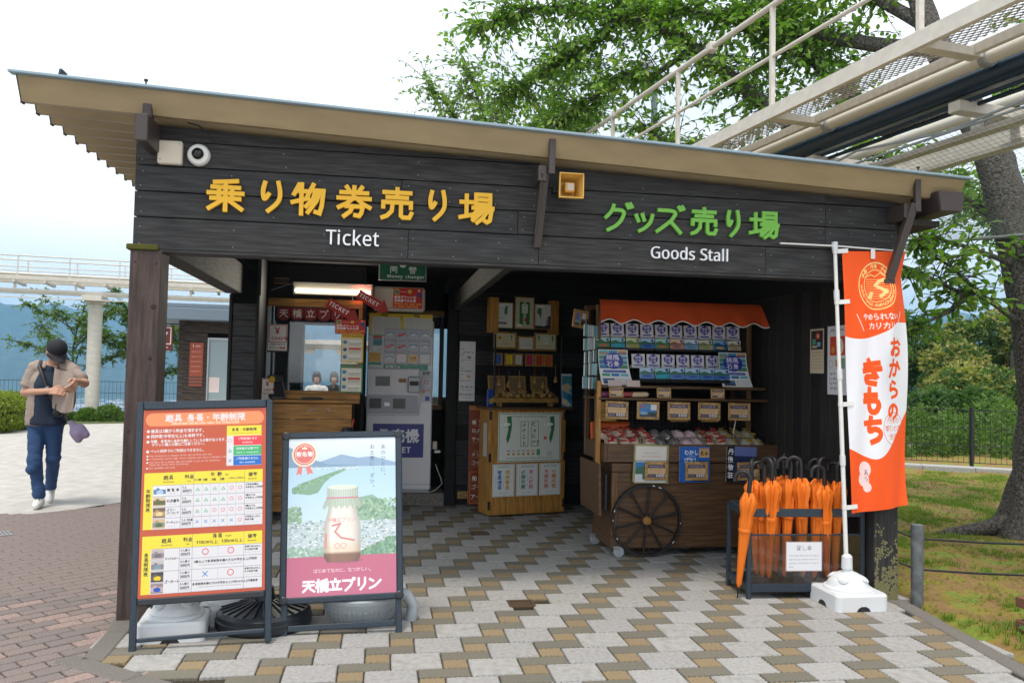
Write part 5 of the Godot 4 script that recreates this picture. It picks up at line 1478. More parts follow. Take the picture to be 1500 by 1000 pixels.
	# notices on the right wall
	for q in [[-0.785, 1.73, 0.2, 0.35, 0], [-0.5, 1.655, 0.26, 0.52, 1]]:
		var c3 := Canvas.new(self, 220, 400, hexc("d8c8a8") if q[4] == 0 else hexc("e6e6ea"))
		if q[4] == 0:
			c3.rect(14, 16, 192, 170, hexc("24282c")); c3.rect(90, 36, 70, 60, hexc("c8301c")); c3.disc(126, 66, 16, hexc("e8d8b0")); c3.rect(36, 90, 54, 50, hexc("50a890")); c3.rect(110, 120, 60, 40, hexc("88b0c8")); c3.rect(30, 150, 80, 22, hexc("c8b890"))
			c3.small(24, 206, 170, 16, hexc("c04a20"), 3)
			for i in 5: c3.small(24, 236 + i * 28, 170, 14, hexc("8a6a50"), 5 + i)
		else:
			c3.small(30, 16, 160, 22, hexc("606068"), 3)
			c3.rect(30, 62, 170, 110, hexc("d8481c")); c3.disc(150, 120, 32, hexc("f0e8d8"), 46); c3.disc(64, 140, 20, hexc("d89848"))
			c3.ring(40, 222, 22, 3, hexc("909098")); c3.rect(90, 196, 40, 40, hexc("d0a060")); c3.rect(140, 190, 60, 60, hexc("80b088"))
			for i in 4: c3.small(24, 270 + i * 28, 140, 20, hexc("404048"), 11 + i)
		var nt2 := thing("wall_notice", "beige laminated notice with a dark photo on the right wall" if q[4] == 0 else "white notice with an orange picture behind the flag pole", "notice", Vector3(4.896, q[1], q[0]), -PI / 2)
		panel(nt2, "sheet", Vector3(0, 0, 0.003), q[2], q[3], 0.002, c3.mat(0.3), m("paper"))
		if q[4] == 0: bx(nt2, "sleeve", Vector3(0, 0, 0.0), Vector3(q[2] + 0.03, q[3] + 0.03, 0.003), m("black"), 0.0005)

# ---------------------------------------------------------------- the two standing boards and the parasol bases behind them
func price_board() -> StandardMaterial3D:
	var W := 640.0
	var H := 976.0
	var c := Canvas.new(self, 640, 976, hexc("b8543a"))
	var wh := hexc("d2d1d5")
	var dk := hexc("282428")
	c.round_rect(12, 18, 616, 70, 34, hexc("f28a5c"))
	c.mid("遊具 身長・年齢制限", 320, 24, 44, wh, 0.13)
	c.mid("HEIGHT/AGE RESTRICTION TABLE FOR ATTRACTIONS", 320, 70, 13, hexc("ffe4d8"), 0.1)
	var ls := ["遊具は3歳から料金を頂きます。", "同伴者(中学生以上)も有料です。", "年齢、身長共に条件を満たしている必要があります。", "チケット購入の際はご注意ください。", "ペット同伴でのご利用はできません。"]
	var ys := [104, 132, 160, 178, 212]
	for i in 5:
		if i != 3: c.disc(26, ys[i] + 11, 8, wh)
		c.text(ls[i], 40 if i != 3 else 46, ys[i], 21 if i < 2 else 18, wh, 0.13, 0.92)
	for q in [["Play attractions is charged at the age of three and over.", 240], ["A companion (junior high school students and over) is charged a fee too.", 256], ["You must be a certain age and height to get on the attractions.", 274], ["Please be careful when purchasing.", 287], ["Not available with pets.", 304]]:
		if q[1] != 287: c.disc(26, q[1] + 7, 5, wh)
		c.text(q[0], 36, q[1], 12, wh, 0.1, 0.95, 0, false)
	# legend
	c.rect(432, 96, 184, 216, wh)
	c.rect(432, 96, 184, 54, hexc("e2cf3e")); c.mid("身長・年齢制限", 524, 108, 19, dk, 0.1)
	c.small(450, 134, 150, 7, dk, 4)
	for i in 3:
		c.rect(468, 152 + i * 54, 148, 51, hexc(["e8404a", "3aa868", "1a66bc"][i]))
		c.mid(["ご利用頂けます", "同伴者が必要です", "ご利用頂けません"][i], 542, 160 + i * 54, 15, wh, 0.13)
		c.mid(["Available", "Need a companion", "Not available"][i], 542, 182 + i * 54, 12, wh, 0.1)
	c.ring(450, 177, 9, 2, hexc("e06070")); mark(c, 1, 450, 231, 9); mark(c, 2, 450, 285, 9)
	# table of ages
	for k in 2:
		var y0 := 336.0 if k == 0 else 664.0
		var hh := 294.0
		c.rect(14, y0, 610, hh, wh)
		c.rect(14, y0, 44, hh, hexc("e2cf3e"))
		c.rect(14, y0, 610, 66, hexc("e2cf3e"))
		c.down("年齢制限表" if k == 0 else "身長制限表", 24, y0 + 84, 24, dk, 0.1)
		c.text("遊具", 110, y0 + 14, 26, dk, 0.1); c.text("Attractions", 108, y0 + 44, 11, dk, 0.1, 1, 0, false)
		c.text("料金", 218, y0 + 14, 24, dk, 0.1); c.text("Fee", 232, y0 + 44, 11, dk, 0.1, 1, 0, false)
		c.text("備考", 548, y0 + 14, 24, dk, 0.1); c.text("Remarks", 548, y0 + 44, 11, dk, 0.1, 1, 0, false)
		for x in [200, 264, 528]: c.rect(x, y0 + (66 if x == 200 else 0), 2, hh - 66 if x == 200 else hh, hexc("8a7e92"))
		for i in 5: c.rect(58, y0 + 66 + i * 57, 566, 2, hexc("8a7e92"))
		if k == 0:
			c.text("年 齢", 350, y0 + 6, 24, dk, 0.1); c.text("age", 426, y0 + 16, 11, dk, 0.1, 1, 0, false)
			for i in 6:
				c.text(["0~2歳", "3歳", "4歳", "5歳", "小学生以上", "中学生以上"][i], 268 + i * 44, y0 + 38, [13, 15, 15, 15, 9, 9][i], dk, 0.1)
				c.rect(264 + i * 44, y0 + 34, 1, hh - 34, hexc("94889c"))
			var tb_ := [[1, 1, 1, 1, 0, 0], [1, 1, 1, 1, 0, 0], [1, 1, 0, 0, 0, 0], [2, 2, 2, 2, 2, 0]]
			for r in 4:
				for i in 6: mark(c, tb_[r][i], 286 + i * 44, y0 + 94 + r * 57, 9)
		else:
			c.text("身長", 366, y0 + 2, 26, dk, 0.1); c.text("height", 432, y0 + 12, 11, dk, 0.1, 1, 0, false)
			c.text("110cm以上", 284, y0 + 34, 21, dk, 0.1); c.text("130cm以上", 412, y0 + 34, 21, dk, 0.1)
			c.rect(396, y0 + 32, 1, 91, hexc("94889c")); c.rect(396, y0 + 180, 1, 57, hexc("94889c"))
			mark(c, 0, 332, y0 + 94, 15); mark(c, 0, 462, y0 + 94, 15); mark(c, 2, 332, y0 + 208, 15); mark(c, 0, 462, y0 + 208, 15)
			c.text("3歳以上で身長制限未満の方は中学生以上が同伴", 274, y0 + 136, 15, dk, 0.11); c.text("身長制限未満の方は中学生以上(130cm以上)が運転者", 268, y0 + 250, 14, dk, 0.11)
			c.small(300, y0 + 158, 220, 8, hexc("887888"), 4); c.small(300, y0 + 270, 220, 8, hexc("887888"), 5)
		for r in 4:
			var y := y0 + 70 + r * 57
			# small photographs of the rides
			var cols: Array = [["5a7aa8", "a8bcd0", "d8dce0"], ["7a5a40", "50683c", "c8b8a0"], ["b09060", "d8c090", "6a5a48"], ["8a8a70", "4a6a50", "c8a888"]][r] if k == 0 else [["888088", "706870", "b8a8a8"], ["807880", "7890a0", "b8b0b0"], ["605850", "e0c020", "404040"], ["b8a0a0", "2050b0", "908080"]][r]
			c.rect(62, y, 62, 50, hexc(cols[0])); c.rect(62, y, 62, 18, hexc(cols[2])); c.disc(94, y + 32, 18, hexc(cols[1]), 12); c.disc(84, y + 16, 9, hexc(cols[0]), 7); c.rect(62, y + 42, 62, 8, hexc(cols[2]))
			var nm: String = (["観 覧 車", "SL弁慶号", "メリー", "アーチェリー"] if k == 0 else ["", "サイクルカー", "", "ゴーカート"])[r]
			var sz := 17 if nm.length() < 6 else 13
			if k == 0:
				c.text(nm, 130, y + (14 if r != 2 else 4), sz, dk, 0.12, 0.9)
				if r == 2: c.text("ゴーランド", 130, y + 22, 14, dk, 0.12, 0.9)
				c.small(140, y + 38, 40, 7, hexc("887888"), r + 3)
			elif nm != "":
				c.rect(130, y - 6, 68, 6, wh)
				c.text(nm, 130, y - 14, sz, dk, 0.12, 0.86)
			c.text(("1人" if k == 0 else ["1人乗り", "2人乗り", "1人乗り", "2人乗り"][r]) if not (k == 0 and r == 3) else "1人10本", 206, y + 4, 16 if k == 0 else 14, dk, 0.11); c.text("300円" if (k == 0 and r < 3) or (k == 1 and r % 2 == 0) else "500円", 206, y + 22, 18, dk, 0.11); c.small(208, y + 42, 46, 6, hexc("887888"), r + 40)
			if k == 0 or r % 2 == 0:
				var rem: Array = [["小学生未満は", "中学生以上が同伴"], ["5歳以下は", "中学生以上が同伴"], ["3歳以下は", "中学生以上が同伴"], ["中学生以上から", "利用可能"]][r] if k == 0 else [["身長110cm以上", "から利用可能"], [], ["身長130cm以上", "から利用可能"], []][r]
				for i in 2: c.text(rem[i], 533, y + 4 + i * 15, 11.5, dk, 0.12)
				c.small(536, y + 38, 80, 6, hexc("887888"), r + 60)
	return c.mat(0.35)
func mark(c: Canvas, kind: int, x: float, y: float, r: float) -> void:
	if kind == 0: c.ring(x, y, r, r * 0.26, hexc("d23c50"))
	elif kind == 1: c.line(PackedVector2Array([Vector2(x - r, y + r * 0.8), Vector2(x, y - r * 0.8), Vector2(x + r, y + r * 0.8), Vector2(x - r, y + r * 0.8)]), r * 0.26, hexc("2a9858"))
	else:
		c.line(PackedVector2Array([Vector2(x - r * 0.8, y - r * 0.8), Vector2(x + r * 0.8, y + r * 0.8)]), r * 0.28, hexc("2a70c0"))
		c.line(PackedVector2Array([Vector2(x + r * 0.8, y - r * 0.8), Vector2(x - r * 0.8, y + r * 0.8)]), r * 0.28, hexc("2a70c0"))
func pudding_poster() -> StandardMaterial3D:
	var c := Canvas.new(self, 512, 744, hexc("d4e2f2"))
	var r := RandomNumberGenerator.new()
	r.seed = 5
	for i in 60: c.rect(0, i * 3, 512, 3, Color(0.86, 0.89, 0.93).lerp(Color(0.72, 0.81, 0.9), i / 60.0))
	# mountains, bay, sandbar and town
	c.poly([Vector2(0, 60), Vector2(60, 92), Vector2(140, 116), Vector2(190, 100), Vector2(250, 80), Vector2(330, 98), Vector2(400, 92), Vector2(512, 124), Vector2(512, 150), Vector2(0, 150)], hexc("7f9dbb"))
	c.poly([Vector2(0, 40), Vector2(40, 60), Vector2(110, 100), Vector2(190, 128), Vector2(330, 132), Vector2(330, 160), Vector2(0, 160)], hexc("6d8cab"))
	c.rect(0, 140, 512, 320, hexc("aecbe0"))
	for i in 46: c.rect(0, 150 + i * 6, 512, 6, Color(0.66, 0.80, 0.90).lerp(Color(0.76, 0.86, 0.93), i / 46.0))
	for i in 120: c.rect(r.randf_range(40, 330), r.randf_range(136, 152), r.randf_range(3, 10), r.randf_range(2, 5), hexc(["e4e8ea", "b8c4c8", "8ca0a8"][r.randi() % 3]))
	c.poly([Vector2(30, 235), Vector2(60, 215), Vector2(160, 180), Vector2(260, 150), Vector2(275, 155), Vector2(200, 190), Vector2(170, 215), Vector2(140, 262), Vector2(100, 272), Vector2(20, 262)], hexc("6f9a78"))
	for i in 260:
		var t := r.randf()
		c.disc(lerpf(30, 250, t) + r.randf_range(-14, 14), lerpf(248, 156, t) + r.randf_range(-12, 12) * (1.1 - t), r.randf_range(2, 6) * (1.2 - t * 0.7), hexc(["5d8a68", "7fa886", "68946c"][r.randi() % 3]))
	c.poly([Vector2(330, 290), Vector2(400, 278), Vector2(470, 330), Vector2(512, 352), Vector2(512, 420), Vector2(300, 430)], hexc("7fa184"))
	for i in 300: c.disc(r.randf_range(300, 512), r.randf_range(300, 420), r.randf_range(3, 8), hexc(["6a9070", "86ab86", "98b894", "5c8466"][r.randi() % 4]))
	c.rect(0, 400, 512, 160, hexc("b9c8cc"))
	for i in 700: c.rect(r.randf_range(0, 500), r.randf_range(390, 540), r.randf_range(4, 15), r.randf_range(3, 8), hexc(["e8ecee", "9ab0b8", "7f98a8", "c8d0d2", "a8a098", "6f8f78"][r.randi() % 6]))
	for i in 350:
		var x := r.randf_range(300, 512)
		c.disc(x, r.randf_range(700 - x * 0.45, 570), r.randf_range(4, 9), hexc(["5f8a66", "7a9f78", "6f9a80", "4f7a5c"][r.randi() % 4]))
	for i in 90: c.disc(r.randf_range(0, 60), r.randf_range(330, 400), r.randf_range(4, 9), hexc(["6a9070", "86ab86"][r.randi() % 2]))
	for i in 120: c.disc(r.randf_range(0, 200), r.randf_range(520, 570), r.randf_range(3, 8), hexc(["7a9f86", "8aac94"][r.randi() % 2]))
	c.rect(0, 562, 512, 182, hexc("b8506e"))
	# bottle
	c.disc(270, 585, 86, hexc("9c4560"), 12)
	# the jar as a photograph: glass, cream, caramel and the paper over its lid
	for i in 98:
		var y := 296.0 + i * 3.0
		var hw := lerpf(66.0, 86.0, smoothstep(330.0, 430.0, y)) * (1.0 - 0.16 * smoothstep(562.0, 590.0, y))
		for k in 24:
			var e := (k + 0.5) / 12.0 - 1.0
			var sh := 1.0 - 0.2 * e * e + 0.1 * exp(-pow((e + 0.55) * 7.0, 2.0)) - 0.08 * smoothstep(0.6, 1.0, absf(e))
			var col := Color(0.93, 0.89, 0.84).lerp(Color(0.93, 0.83, 0.72), smoothstep(480.0, 530.0, y)).lerp(Color(0.5, 0.33, 0.25), smoothstep(538.0, 556.0, y))
			c.rect(256 + e * hw - hw / 24.0, y, hw / 12.0 + 1.0, 3.5, Color(minf(col.r * sh, 1), minf(col.g * sh, 1), minf(col.b * sh, 1)))
	for k in 48:
		var e := (k + 0.5) / 24.0 - 1.0
		var sh := 0.94 + 0.07 * sin(k * 1.7) - 0.14 * e * e
		var x := 256 + e * 74
		c.rect(x - 2, 238 - 10 * (1.0 - e * e), 4.2, 54, Color(0.78 * sh, 0.83 * sh, 0.76 * sh))
		c.poly([Vector2(x - 2, 286), Vector2(x + 2.2, 286), Vector2(256 + e * 96 + 2.6, 334 + 8 * sin(k * 0.9)), Vector2(256 + e * 96 - 2.4, 334 + 8 * sin(k * 0.9))], Color(0.75 * sh, 0.8 * sh, 0.72 * sh))
	c.disc(256, 238, 70, hexc("d3dccb"), 12)
	c.line(PackedVector2Array([Vector2(183, 289), Vector2(329, 289)]), 7, hexc("c86a70"))
	c.text("天橋立プリン", 182, 382, 23, hexc("d88a84"), 0.1)
	c.line(PackedVector2Array([Vector2(210, 420), Vector2(246, 412), Vector2(222, 450), Vector2(250, 478), Vector2(312, 492)]), 9, hexc("cf7a74"))
	c.line(PackedVector2Array([Vector2(180, 460), Vector2(178, 520)]), 9, hexc("d07a70")); c.ring(232, 516, 12, 4, hexc("d89a90")); c.ring(262, 516, 12, 4, hexc("d89a90"))
	# rosette
	c.poly([Vector2(46, 130), Vector2(66, 130), Vector2(60, 178), Vector2(50, 168), Vector2(36, 176)], hexc("e06a60")); c.poly([Vector2(80, 130), Vector2(100, 130), Vector2(116, 172), Vector2(100, 166), Vector2(90, 176)], hexc("e06a60"))
	c.disc(74, 76, 60, hexc("f0dcc0")); c.disc(74, 76, 52, hexc("d45a50")); c.ring(74, 76, 44, 3, hexc("f0dcc0"))
	c.mid("新名物", 74, 62, 26, hexc("fff4e8"), 0.13)
	c.poly([Vector2(60, 38), Vector2(67, 46), Vector2(74, 36), Vector2(81, 46), Vector2(88, 38), Vector2(86, 52), Vector2(62, 52)], hexc("f0dcc0"))
	c.down("あのひとに。", 440, 34, 24, hexc("3c4a5c"), 0.075, 4); c.down("お土産に、ぜひ。", 386, 34, 24, hexc("3c4a5c"), 0.075, 4)
	c.mid("はじめてなのに、なつかしい。", 262, 618, 20, hexc("fbeef2"), 0.08)
	c.mid("天橋立プリン", 256, 664, 62, hexc("fdf4f6"), 0.17)
	# pale veil over the print paints in whitish reflections on its front
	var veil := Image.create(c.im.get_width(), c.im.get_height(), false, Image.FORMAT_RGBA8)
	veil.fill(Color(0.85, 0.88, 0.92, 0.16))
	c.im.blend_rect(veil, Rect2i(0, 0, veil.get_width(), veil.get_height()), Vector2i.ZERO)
	return c.mat(0.3, 0.6)
func boards() -> void:
	# restriction table on a navy frame
	var a := thing("price_board", "navy framed board with a red and yellow table of ride restrictions", "board", Vector3(0.585, 0.0, 0.5))
	a.rotation_order = EULER_ORDER_YXZ
	a.rotation = Vector3(-0.155, 0.06, 0.035)
	for s in [-1, 1]: bx(a, "leg", Vector3(s * 0.345, 0.665, 0), Vector3(0.035, 1.33, 0.03), m("navy_metal"), 0.004)
	bx(a, "rail", Vector3(0, 1.308, 0.004), Vector3(0.653, 0.045, 0.036), m("navy_metal"), 0.005)
	bx(a, "rail", Vector3(0, 0.255, 0.004), Vector3(0.653, 0.035, 0.036), m("black_plastic"), 0.005)
	bx(a, "foot_bar", Vector3(0, 0.06, 0.0), Vector3(0.653, 0.022, 0.022), m("navy_metal"), 0.004)
	panel(a, "table_sheet", Vector3(0, 0.779, 0.0), 0.653, 1.01, 0.012, price_board(), m("black_plastic"))
	for s in [-1, 1]:
		var b := MB.new()
		b.bar(Vector3(s * 0.32, 1.2, -0.02), Vector3(s * 0.32, 0.07, -0.42), 0.025, 0.025)
		mk(a, "rear_leg", b, m("navy_metal"))
	# pudding poster stand
	var p := thing("poster_stand", "navy poster stand showing a pudding jar above a bay", "poster stand", Vector3(1.32, 0.0, 0.355))
	p.rotation_order = EULER_ORDER_YXZ
	p.rotation = Vector3(-0.17, 0.01, 0.028)
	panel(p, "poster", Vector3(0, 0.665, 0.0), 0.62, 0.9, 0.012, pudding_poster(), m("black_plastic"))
	for s in [-1, 1]:
		bx(p, "side_rail", Vector3(s * 0.33, 0.665, 0.004), Vector3(0.038, 0.93, 0.034), m("navy_metal"), 0.007)
		bx(p, "rail", Vector3(0, 0.665 + s * 0.468, 0.004), Vector3(0.62, 0.038, 0.034), m("navy_metal"), 0.007)
		for y in [-1, 1]:
			var cb := MB.new()
			cb.lathe([Vector2(0, 0.02), Vector2(0.018, 0.019), Vector2(0.0255, 0.014), Vector2(0.0255, -0.012), Vector2(0, -0.012)], Vector3(s * 0.327, 0.665 + y * 0.465, 0.005), 16, Basis(Vector3.RIGHT, PI / 2))
			mk(p, "corner", cb, m("black_plastic"))
		bx(p, "leg", Vector3(s * 0.322, 0.09, -0.004), Vector3(0.036, 0.2, 0.022), m("navy_metal"), 0.004)
		var b := MB.new()
		b.bar(Vector3(s * 0.31, 0.98, -0.03), Vector3(s * 0.31, 0.06, -0.42), 0.025, 0.025)
		mk(p, "rear_leg", b, m("navy_metal"))
	bx(p, "foot_bar", Vector3(0, 0.045, -0.004), Vector3(0.606, 0.032, 0.02), m("navy_metal"), 0.004)
	# parasol bases
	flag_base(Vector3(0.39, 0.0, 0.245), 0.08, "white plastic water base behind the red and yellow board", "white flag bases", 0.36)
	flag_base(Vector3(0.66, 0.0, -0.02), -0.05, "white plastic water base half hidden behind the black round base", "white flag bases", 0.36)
	var k := thing("parasol_base", "round black ribbed parasol base between the two boards", "parasol base", Vector3(0.86, 0.0, 0.13))
	var kb := MB.new()
	kb.lathe([Vector2(0, 0.0), Vector2(0.262, 0.0), Vector2(0.275, 0.02), Vector2(0.275, 0.055), Vector2(0.268, 0.06), Vector2(0.268, 0.085), Vector2(0.25, 0.105), Vector2(0.06, 0.15), Vector2(0.05, 0.22), Vector2(0.0, 0.22)], Vector3.ZERO, 40)
	mk(k, "body", kb, m("black_plastic"))
	for i in 26:
		var an := TAU * i / 26.0
		var rb := MB.new()
		rb.bar(Vector3(cos(an) * 0.245, 0.108, sin(an) * 0.245), Vector3(cos(an) * 0.07, 0.15, sin(an) * 0.07), 0.012, 0.012)
		mk(k, "rib", rb, m("black_plastic"))
	var g := thing("parasol_base", "grey ribbed parasol base behind the pudding poster", "parasol base", Vector3(1.42, 0.0, 0.1))
	var gb := MB.new()
	gb.lathe([Vector2(0, 0.0), Vector2(0.16, 0.0), Vector2(0.175, 0.02), Vector2(0.245, 0.15), Vector2(0.25, 0.17), Vector2(0.235, 0.18), Vector2(0.07, 0.2), Vector2(0.055, 0.3), Vector2(0, 0.3)], Vector3.ZERO, 40)
	mk(g, "body", gb, m("grey_plastic"))
	for i in 44:
		var an := TAU * i / 44.0
		var rb := MB.new()
		rb.bar(Vector3(cos(an) * 0.181, 0.025, sin(an) * 0.181), Vector3(cos(an) * 0.223, 0.105, sin(an) * 0.223), 0.008, 0.01)
		mk(g, "rib", rb, m("grey_plastic"))
	var ar := MB.new()
	ar.tube(PackedVector3Array([Vector3(0.2, 0.16, 0.02), Vector3(0.27, 0.15, 0.02), Vector3(0.31, 0.09, 0.02), Vector3(0.3, 0.0, 0.02)]), [0.04, 0.04, 0.035, 0.035], 12)
	mk(g, "handle", ar, m("grey_plastic"))
# square plastic base, filled with water, for a flag pole
func flag_base(at: Vector3, turn: float, label: String, grp: String, w: float) -> Node3D:
	var t := thing("water_weight", label, "flag weight", at, turn, grp)
	var h := w / 2
	var ol := PackedVector2Array()
	for k in 4:
		for i in 6:
			var an := PI / 2 * k + PI / 2 * i / 5.0
			ol.append(Vector2(cos(an), sin(an)) * 0.04 + Vector2([1, -1, -1, 1][k], [1, 1, -1, -1][k]) * (h - 0.04))
	var b := MB.new()
	var top := []
	for i in ol.size():
		var j := (i + 1) % ol.size()
		var nrm := (ol[i] + ol[j]).normalized()
		var o3 := Vector3(nrm.x, 0, nrm.y)
		# lift for an arched cut in each side; a black plate paints its shade
		var la := 0.028 * smoothstep(0.05, 0.0, minf(absf(ol[i].x), absf(ol[i].y)))
		b.quad(Vector3(ol[i].x, 0, ol[i].y), Vector3(ol[j].x, 0, ol[j].y), Vector3(ol[j].x, 0.095, ol[j].y), Vector3(ol[i].x, 0.095, ol[i].y), o3)
		b.quad(Vector3(ol[i].x, 0.095, ol[i].y), Vector3(ol[j].x, 0.095, ol[j].y), Vector3(ol[j].x * 0.95, 0.108, ol[j].y * 0.95), Vector3(ol[i].x * 0.95, 0.108, ol[i].y * 0.95), o3 + Vector3.UP)
		top.append(Vector3(ol[i].x * 0.95, 0.108, ol[i].y * 0.95))
	b.face(top, Vector3.UP)
	b.lathe([Vector2(h * 0.86, 0.106), Vector2(h * 0.86, 0.118), Vector2(h * 0.8, 0.126), Vector2(h * 0.74, 0.128), Vector2(h * 0.66, 0.16), Vector2(h * 0.5, 0.195), Vector2(h * 0.32, 0.212), Vector2(h * 0.2, 0.216), Vector2(h * 0.17, 0.23), Vector2(0.0, 0.23)], Vector3.ZERO, 36)
	mk(t, "body", b, m("white_plastic"))
	for k in 4:
		var an := PI / 4 + PI / 2 * k
		var c := MB.new()
		c.lathe([Vector2(0.0, 0.01), Vector2(0.018, 0.008), Vector2(0.024, 0.0), Vector2(0.03, 0.004), Vector2(0.036, -0.004)], Vector3(cos(an) * h * 0.56, 0.185, sin(an) * h * 0.56), 14, Basis(Vector3(-sin(an), 0, cos(an)), -0.6))
		mk(t, "plug", c, m("white_plastic"))
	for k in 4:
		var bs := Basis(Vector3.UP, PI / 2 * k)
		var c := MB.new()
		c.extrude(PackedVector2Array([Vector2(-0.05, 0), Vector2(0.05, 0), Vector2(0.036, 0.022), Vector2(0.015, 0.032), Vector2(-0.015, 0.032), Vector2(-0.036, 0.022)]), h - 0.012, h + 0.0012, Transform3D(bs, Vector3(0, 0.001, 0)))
		mk(t, "arch_shade_plate", c, m("black"))  # black plate on the side paints the shade of an arched opening
	return t

# ---------------------------------------------------------------- ticket machine
func machine() -> void:
	var t := thing("ticket_machine", "pale grey ticket vending machine with rows of ride buttons", "ticket machine", Vector3(1.72, 0.135, -4.16))
	bc(t, "cabinet", Vector3(-0.365, 0.03, -0.42), Vector3(0.375, 1.95, 0.0), m("machine"), 0.012)
	bc(t, "base", Vector3(-0.35, 0.0, -0.4), Vector3(0.36, 0.028, -0.01), m("machine_grey"))
	bc(t, "control_panel", Vector3(-0.365, 0.87, 0.0), Vector3(0.225, 1.4, 0.045), m("machine"), 0.01)
	bc(t, "display", Vector3(-0.27, 1.2, 0.045), Vector3(-0.11, 1.31, 0.05), M("lcd", 0.03, 0.045, 0.04, 0.2))
	bc(t, "note_slot", Vector3(0.09, 1.13, 0.045), Vector3(0.23, 1.31, 0.11), m("steel_grey"), 0.008)
	bc(t, "slot_mouth", Vector3(0.11, 1.21, 0.11), Vector3(0.21, 1.26, 0.113), m("black"))
	bc(t, "coin_panel", Vector3(-0.35, 0.89, 0.045), Vector3(0.21, 1.1, 0.052), m("machine_grey"), 0.003)
	bc(t, "ticket_tray", Vector3(-0.33, 0.95, 0.052), Vector3(-0.2, 1.06, 0.058), M("tray", 0.02, 0.022, 0.03, 0.3))
	bc(t, "coin_tray", Vector3(-0.07, 0.95, 0.052), Vector3(0.07, 1.06, 0.058), m("lcd"))
	bc(t, "lever", Vector3(-0.17, 0.97, 0.052), Vector3(-0.1, 1.02, 0.064), m("alu"))
	for s in [-0.02, 0.02]:
		var b := MB.new()
		b.lathe([Vector2(0.026, 0), Vector2(0.026, 0.006), Vector2(0.012, 0.008), Vector2(0, 0.008)], Vector3(0.03 + s, 1.265, 0.045), 14, Basis(Vector3.RIGHT, PI / 2))
		mk(t, "coin_slot", b, m("gold_wood"))
	bc(t, "door_seam", Vector3(-0.363, 0.09, -0.001), Vector3(0.373, 0.096, 0.0015), m("machine_grey"), 0.0005)
	# rows of buttons, each a framed card
	var n := 0
	for r in 3:
		for k in 4:
			var c := Canvas.new(self, 96, 72, hexc(["c8d0dc", "ccd2da", "d8dade"][r]))
			c.rect(8, 12, 80, 26, hexc("9aaac0")); c.disc(48, 36, 26, hexc("e0e4e8"), 12); c.small(14, 52, 68, 10, hexc("707888"), n + 5)
			if r == 2 and k == 2: c.rect(6, 6, 84, 60, hexc("e2b04a")); c.text("SL弁慶", 12, 20, 20, hexc("903a20"), 0.12)
			if [1, 4, 5].has(n): c.poly([Vector2(6, 38), Vector2(84, 16), Vector2(90, 34), Vector2(12, 58)], hexc("d84a48"))
			if [9, 11].has(n): c.rect(0, 0, 96, 72, hexc("e6e6e4"))
			bc(t, "button_frame", Vector3(-0.185 + k * 0.133, 1.72 - r * 0.135, 0.0), Vector3(-0.185 + k * 0.133 + 0.128, 1.72 - r * 0.135 + 0.128, 0.006), m("machine_grey"), 0.002)
			panel(t, "button", Vector3(-0.121 + k * 0.133, 1.784 - r * 0.135, 0.0061), 0.112, 0.1, 0.003, c.mat(0.25), m("white_paint"))
			n += 1
	var gc := Canvas.new(self, 400, 60, hexc("3a9a80"))
	gc.text("両替", 14, 10, 40, hexc("f0f4f0"), 0.13); gc.rect(104, 6, 8, 48, hexc("e8f0e8")); gc.poly([Vector2(120, 20), Vector2(136, 50), Vector2(152, 20)], hexc("f0f4f0"))
	gc.small(170, 12, 190, 16, hexc("e8f0e8"), 3); gc.small(170, 36, 190, 14, hexc("e8f0e8"), 8)
	panel(t, "green_label", Vector3(0.065, 1.415, 0.001), 0.5, 0.062, 0.002, gc.mat(0.4), m("paper"))
	var sc := Canvas.new(self, 110, 340, hexc("d8dade"))
	sc.rect(0, 0, 110, 34, hexc("dccf8c")); sc.rect(34, 40, 76, 50, hexc("d04a40")); sc.rect(34, 96, 76, 60, hexc("2a90a0")); sc.disc(50, 188, 22, hexc("f0f0f0")); sc.rect(0, 224, 104, 84, hexc("e6ba34"))
	for i in 4: sc.small(6, 230 + i * 19, 92, 14, hexc("a04a28"), 5 + i)
	sc.small(40, 46, 62, 14, hexc("f0e0e0"), 4); sc.small(40, 104, 62, 14, hexc("e0f0f0"), 6); sc.small(6, 8, 90, 16, hexc("806030"), 9); sc.rect(0, 314, 110, 26, hexc("3a9a80"))
	panel(t, "side_label", Vector3(-0.28, 1.64, 0.001), 0.14, 0.41, 0.002, sc.mat(0.4), m("paper"))
	for k in 2:
		var pc := Canvas.new(self, 256, 190, hexc("dadad2"))
		pc.rect(0, 0, 256, 34, hexc("e0c226")); pc.rect(0, 0, 26, 190, hexc("e0c226")); pc.frame(0, 0, 256, 190, 6, hexc("e0c226"))
		pc.text("料金", 100, 4, 26, hexc("403a20"), 0.12)
		for i in 7: pc.small(34, 44 + i * 18, 210, 13, hexc("8a8a84"), i + 20 * k)
		pc.rect(0, 176, 256, 14, hexc("6aa070"))
		panel(t, "price_sheet", Vector3(-0.18 + k * 0.36, 1.895, 0.002), 0.355, 0.255, 0.003, pc.mat(0.2), m("paper"))
	var lc := Canvas.new(self, 90, 260, hexc("c6c8d0"))
	lc.text("紙幣", 12, 6, 32, hexc("303848"), 0.12); lc.small(6, 46, 76, 12, hexc("505868"), 3); lc.ring(45, 90, 16, 5, hexc("c83a48")); lc.poly([Vector2(8, 150), Vector2(40, 168), Vector2(28, 192)], hexc("e07a28")); lc.text("Ticket", 42, 152, 17, hexc("e07a28"), 0.1); lc.rect(40, 210, 36, 36, hexc("2a48a8"))
	panel(t, "payment_label", Vector3(0.3, 1.2, 0.001), 0.12, 0.36, 0.002, lc.mat(0.4), m("paper"))
	var bc_ := Canvas.new(self, 400, 270, hexc("0e1a84"))
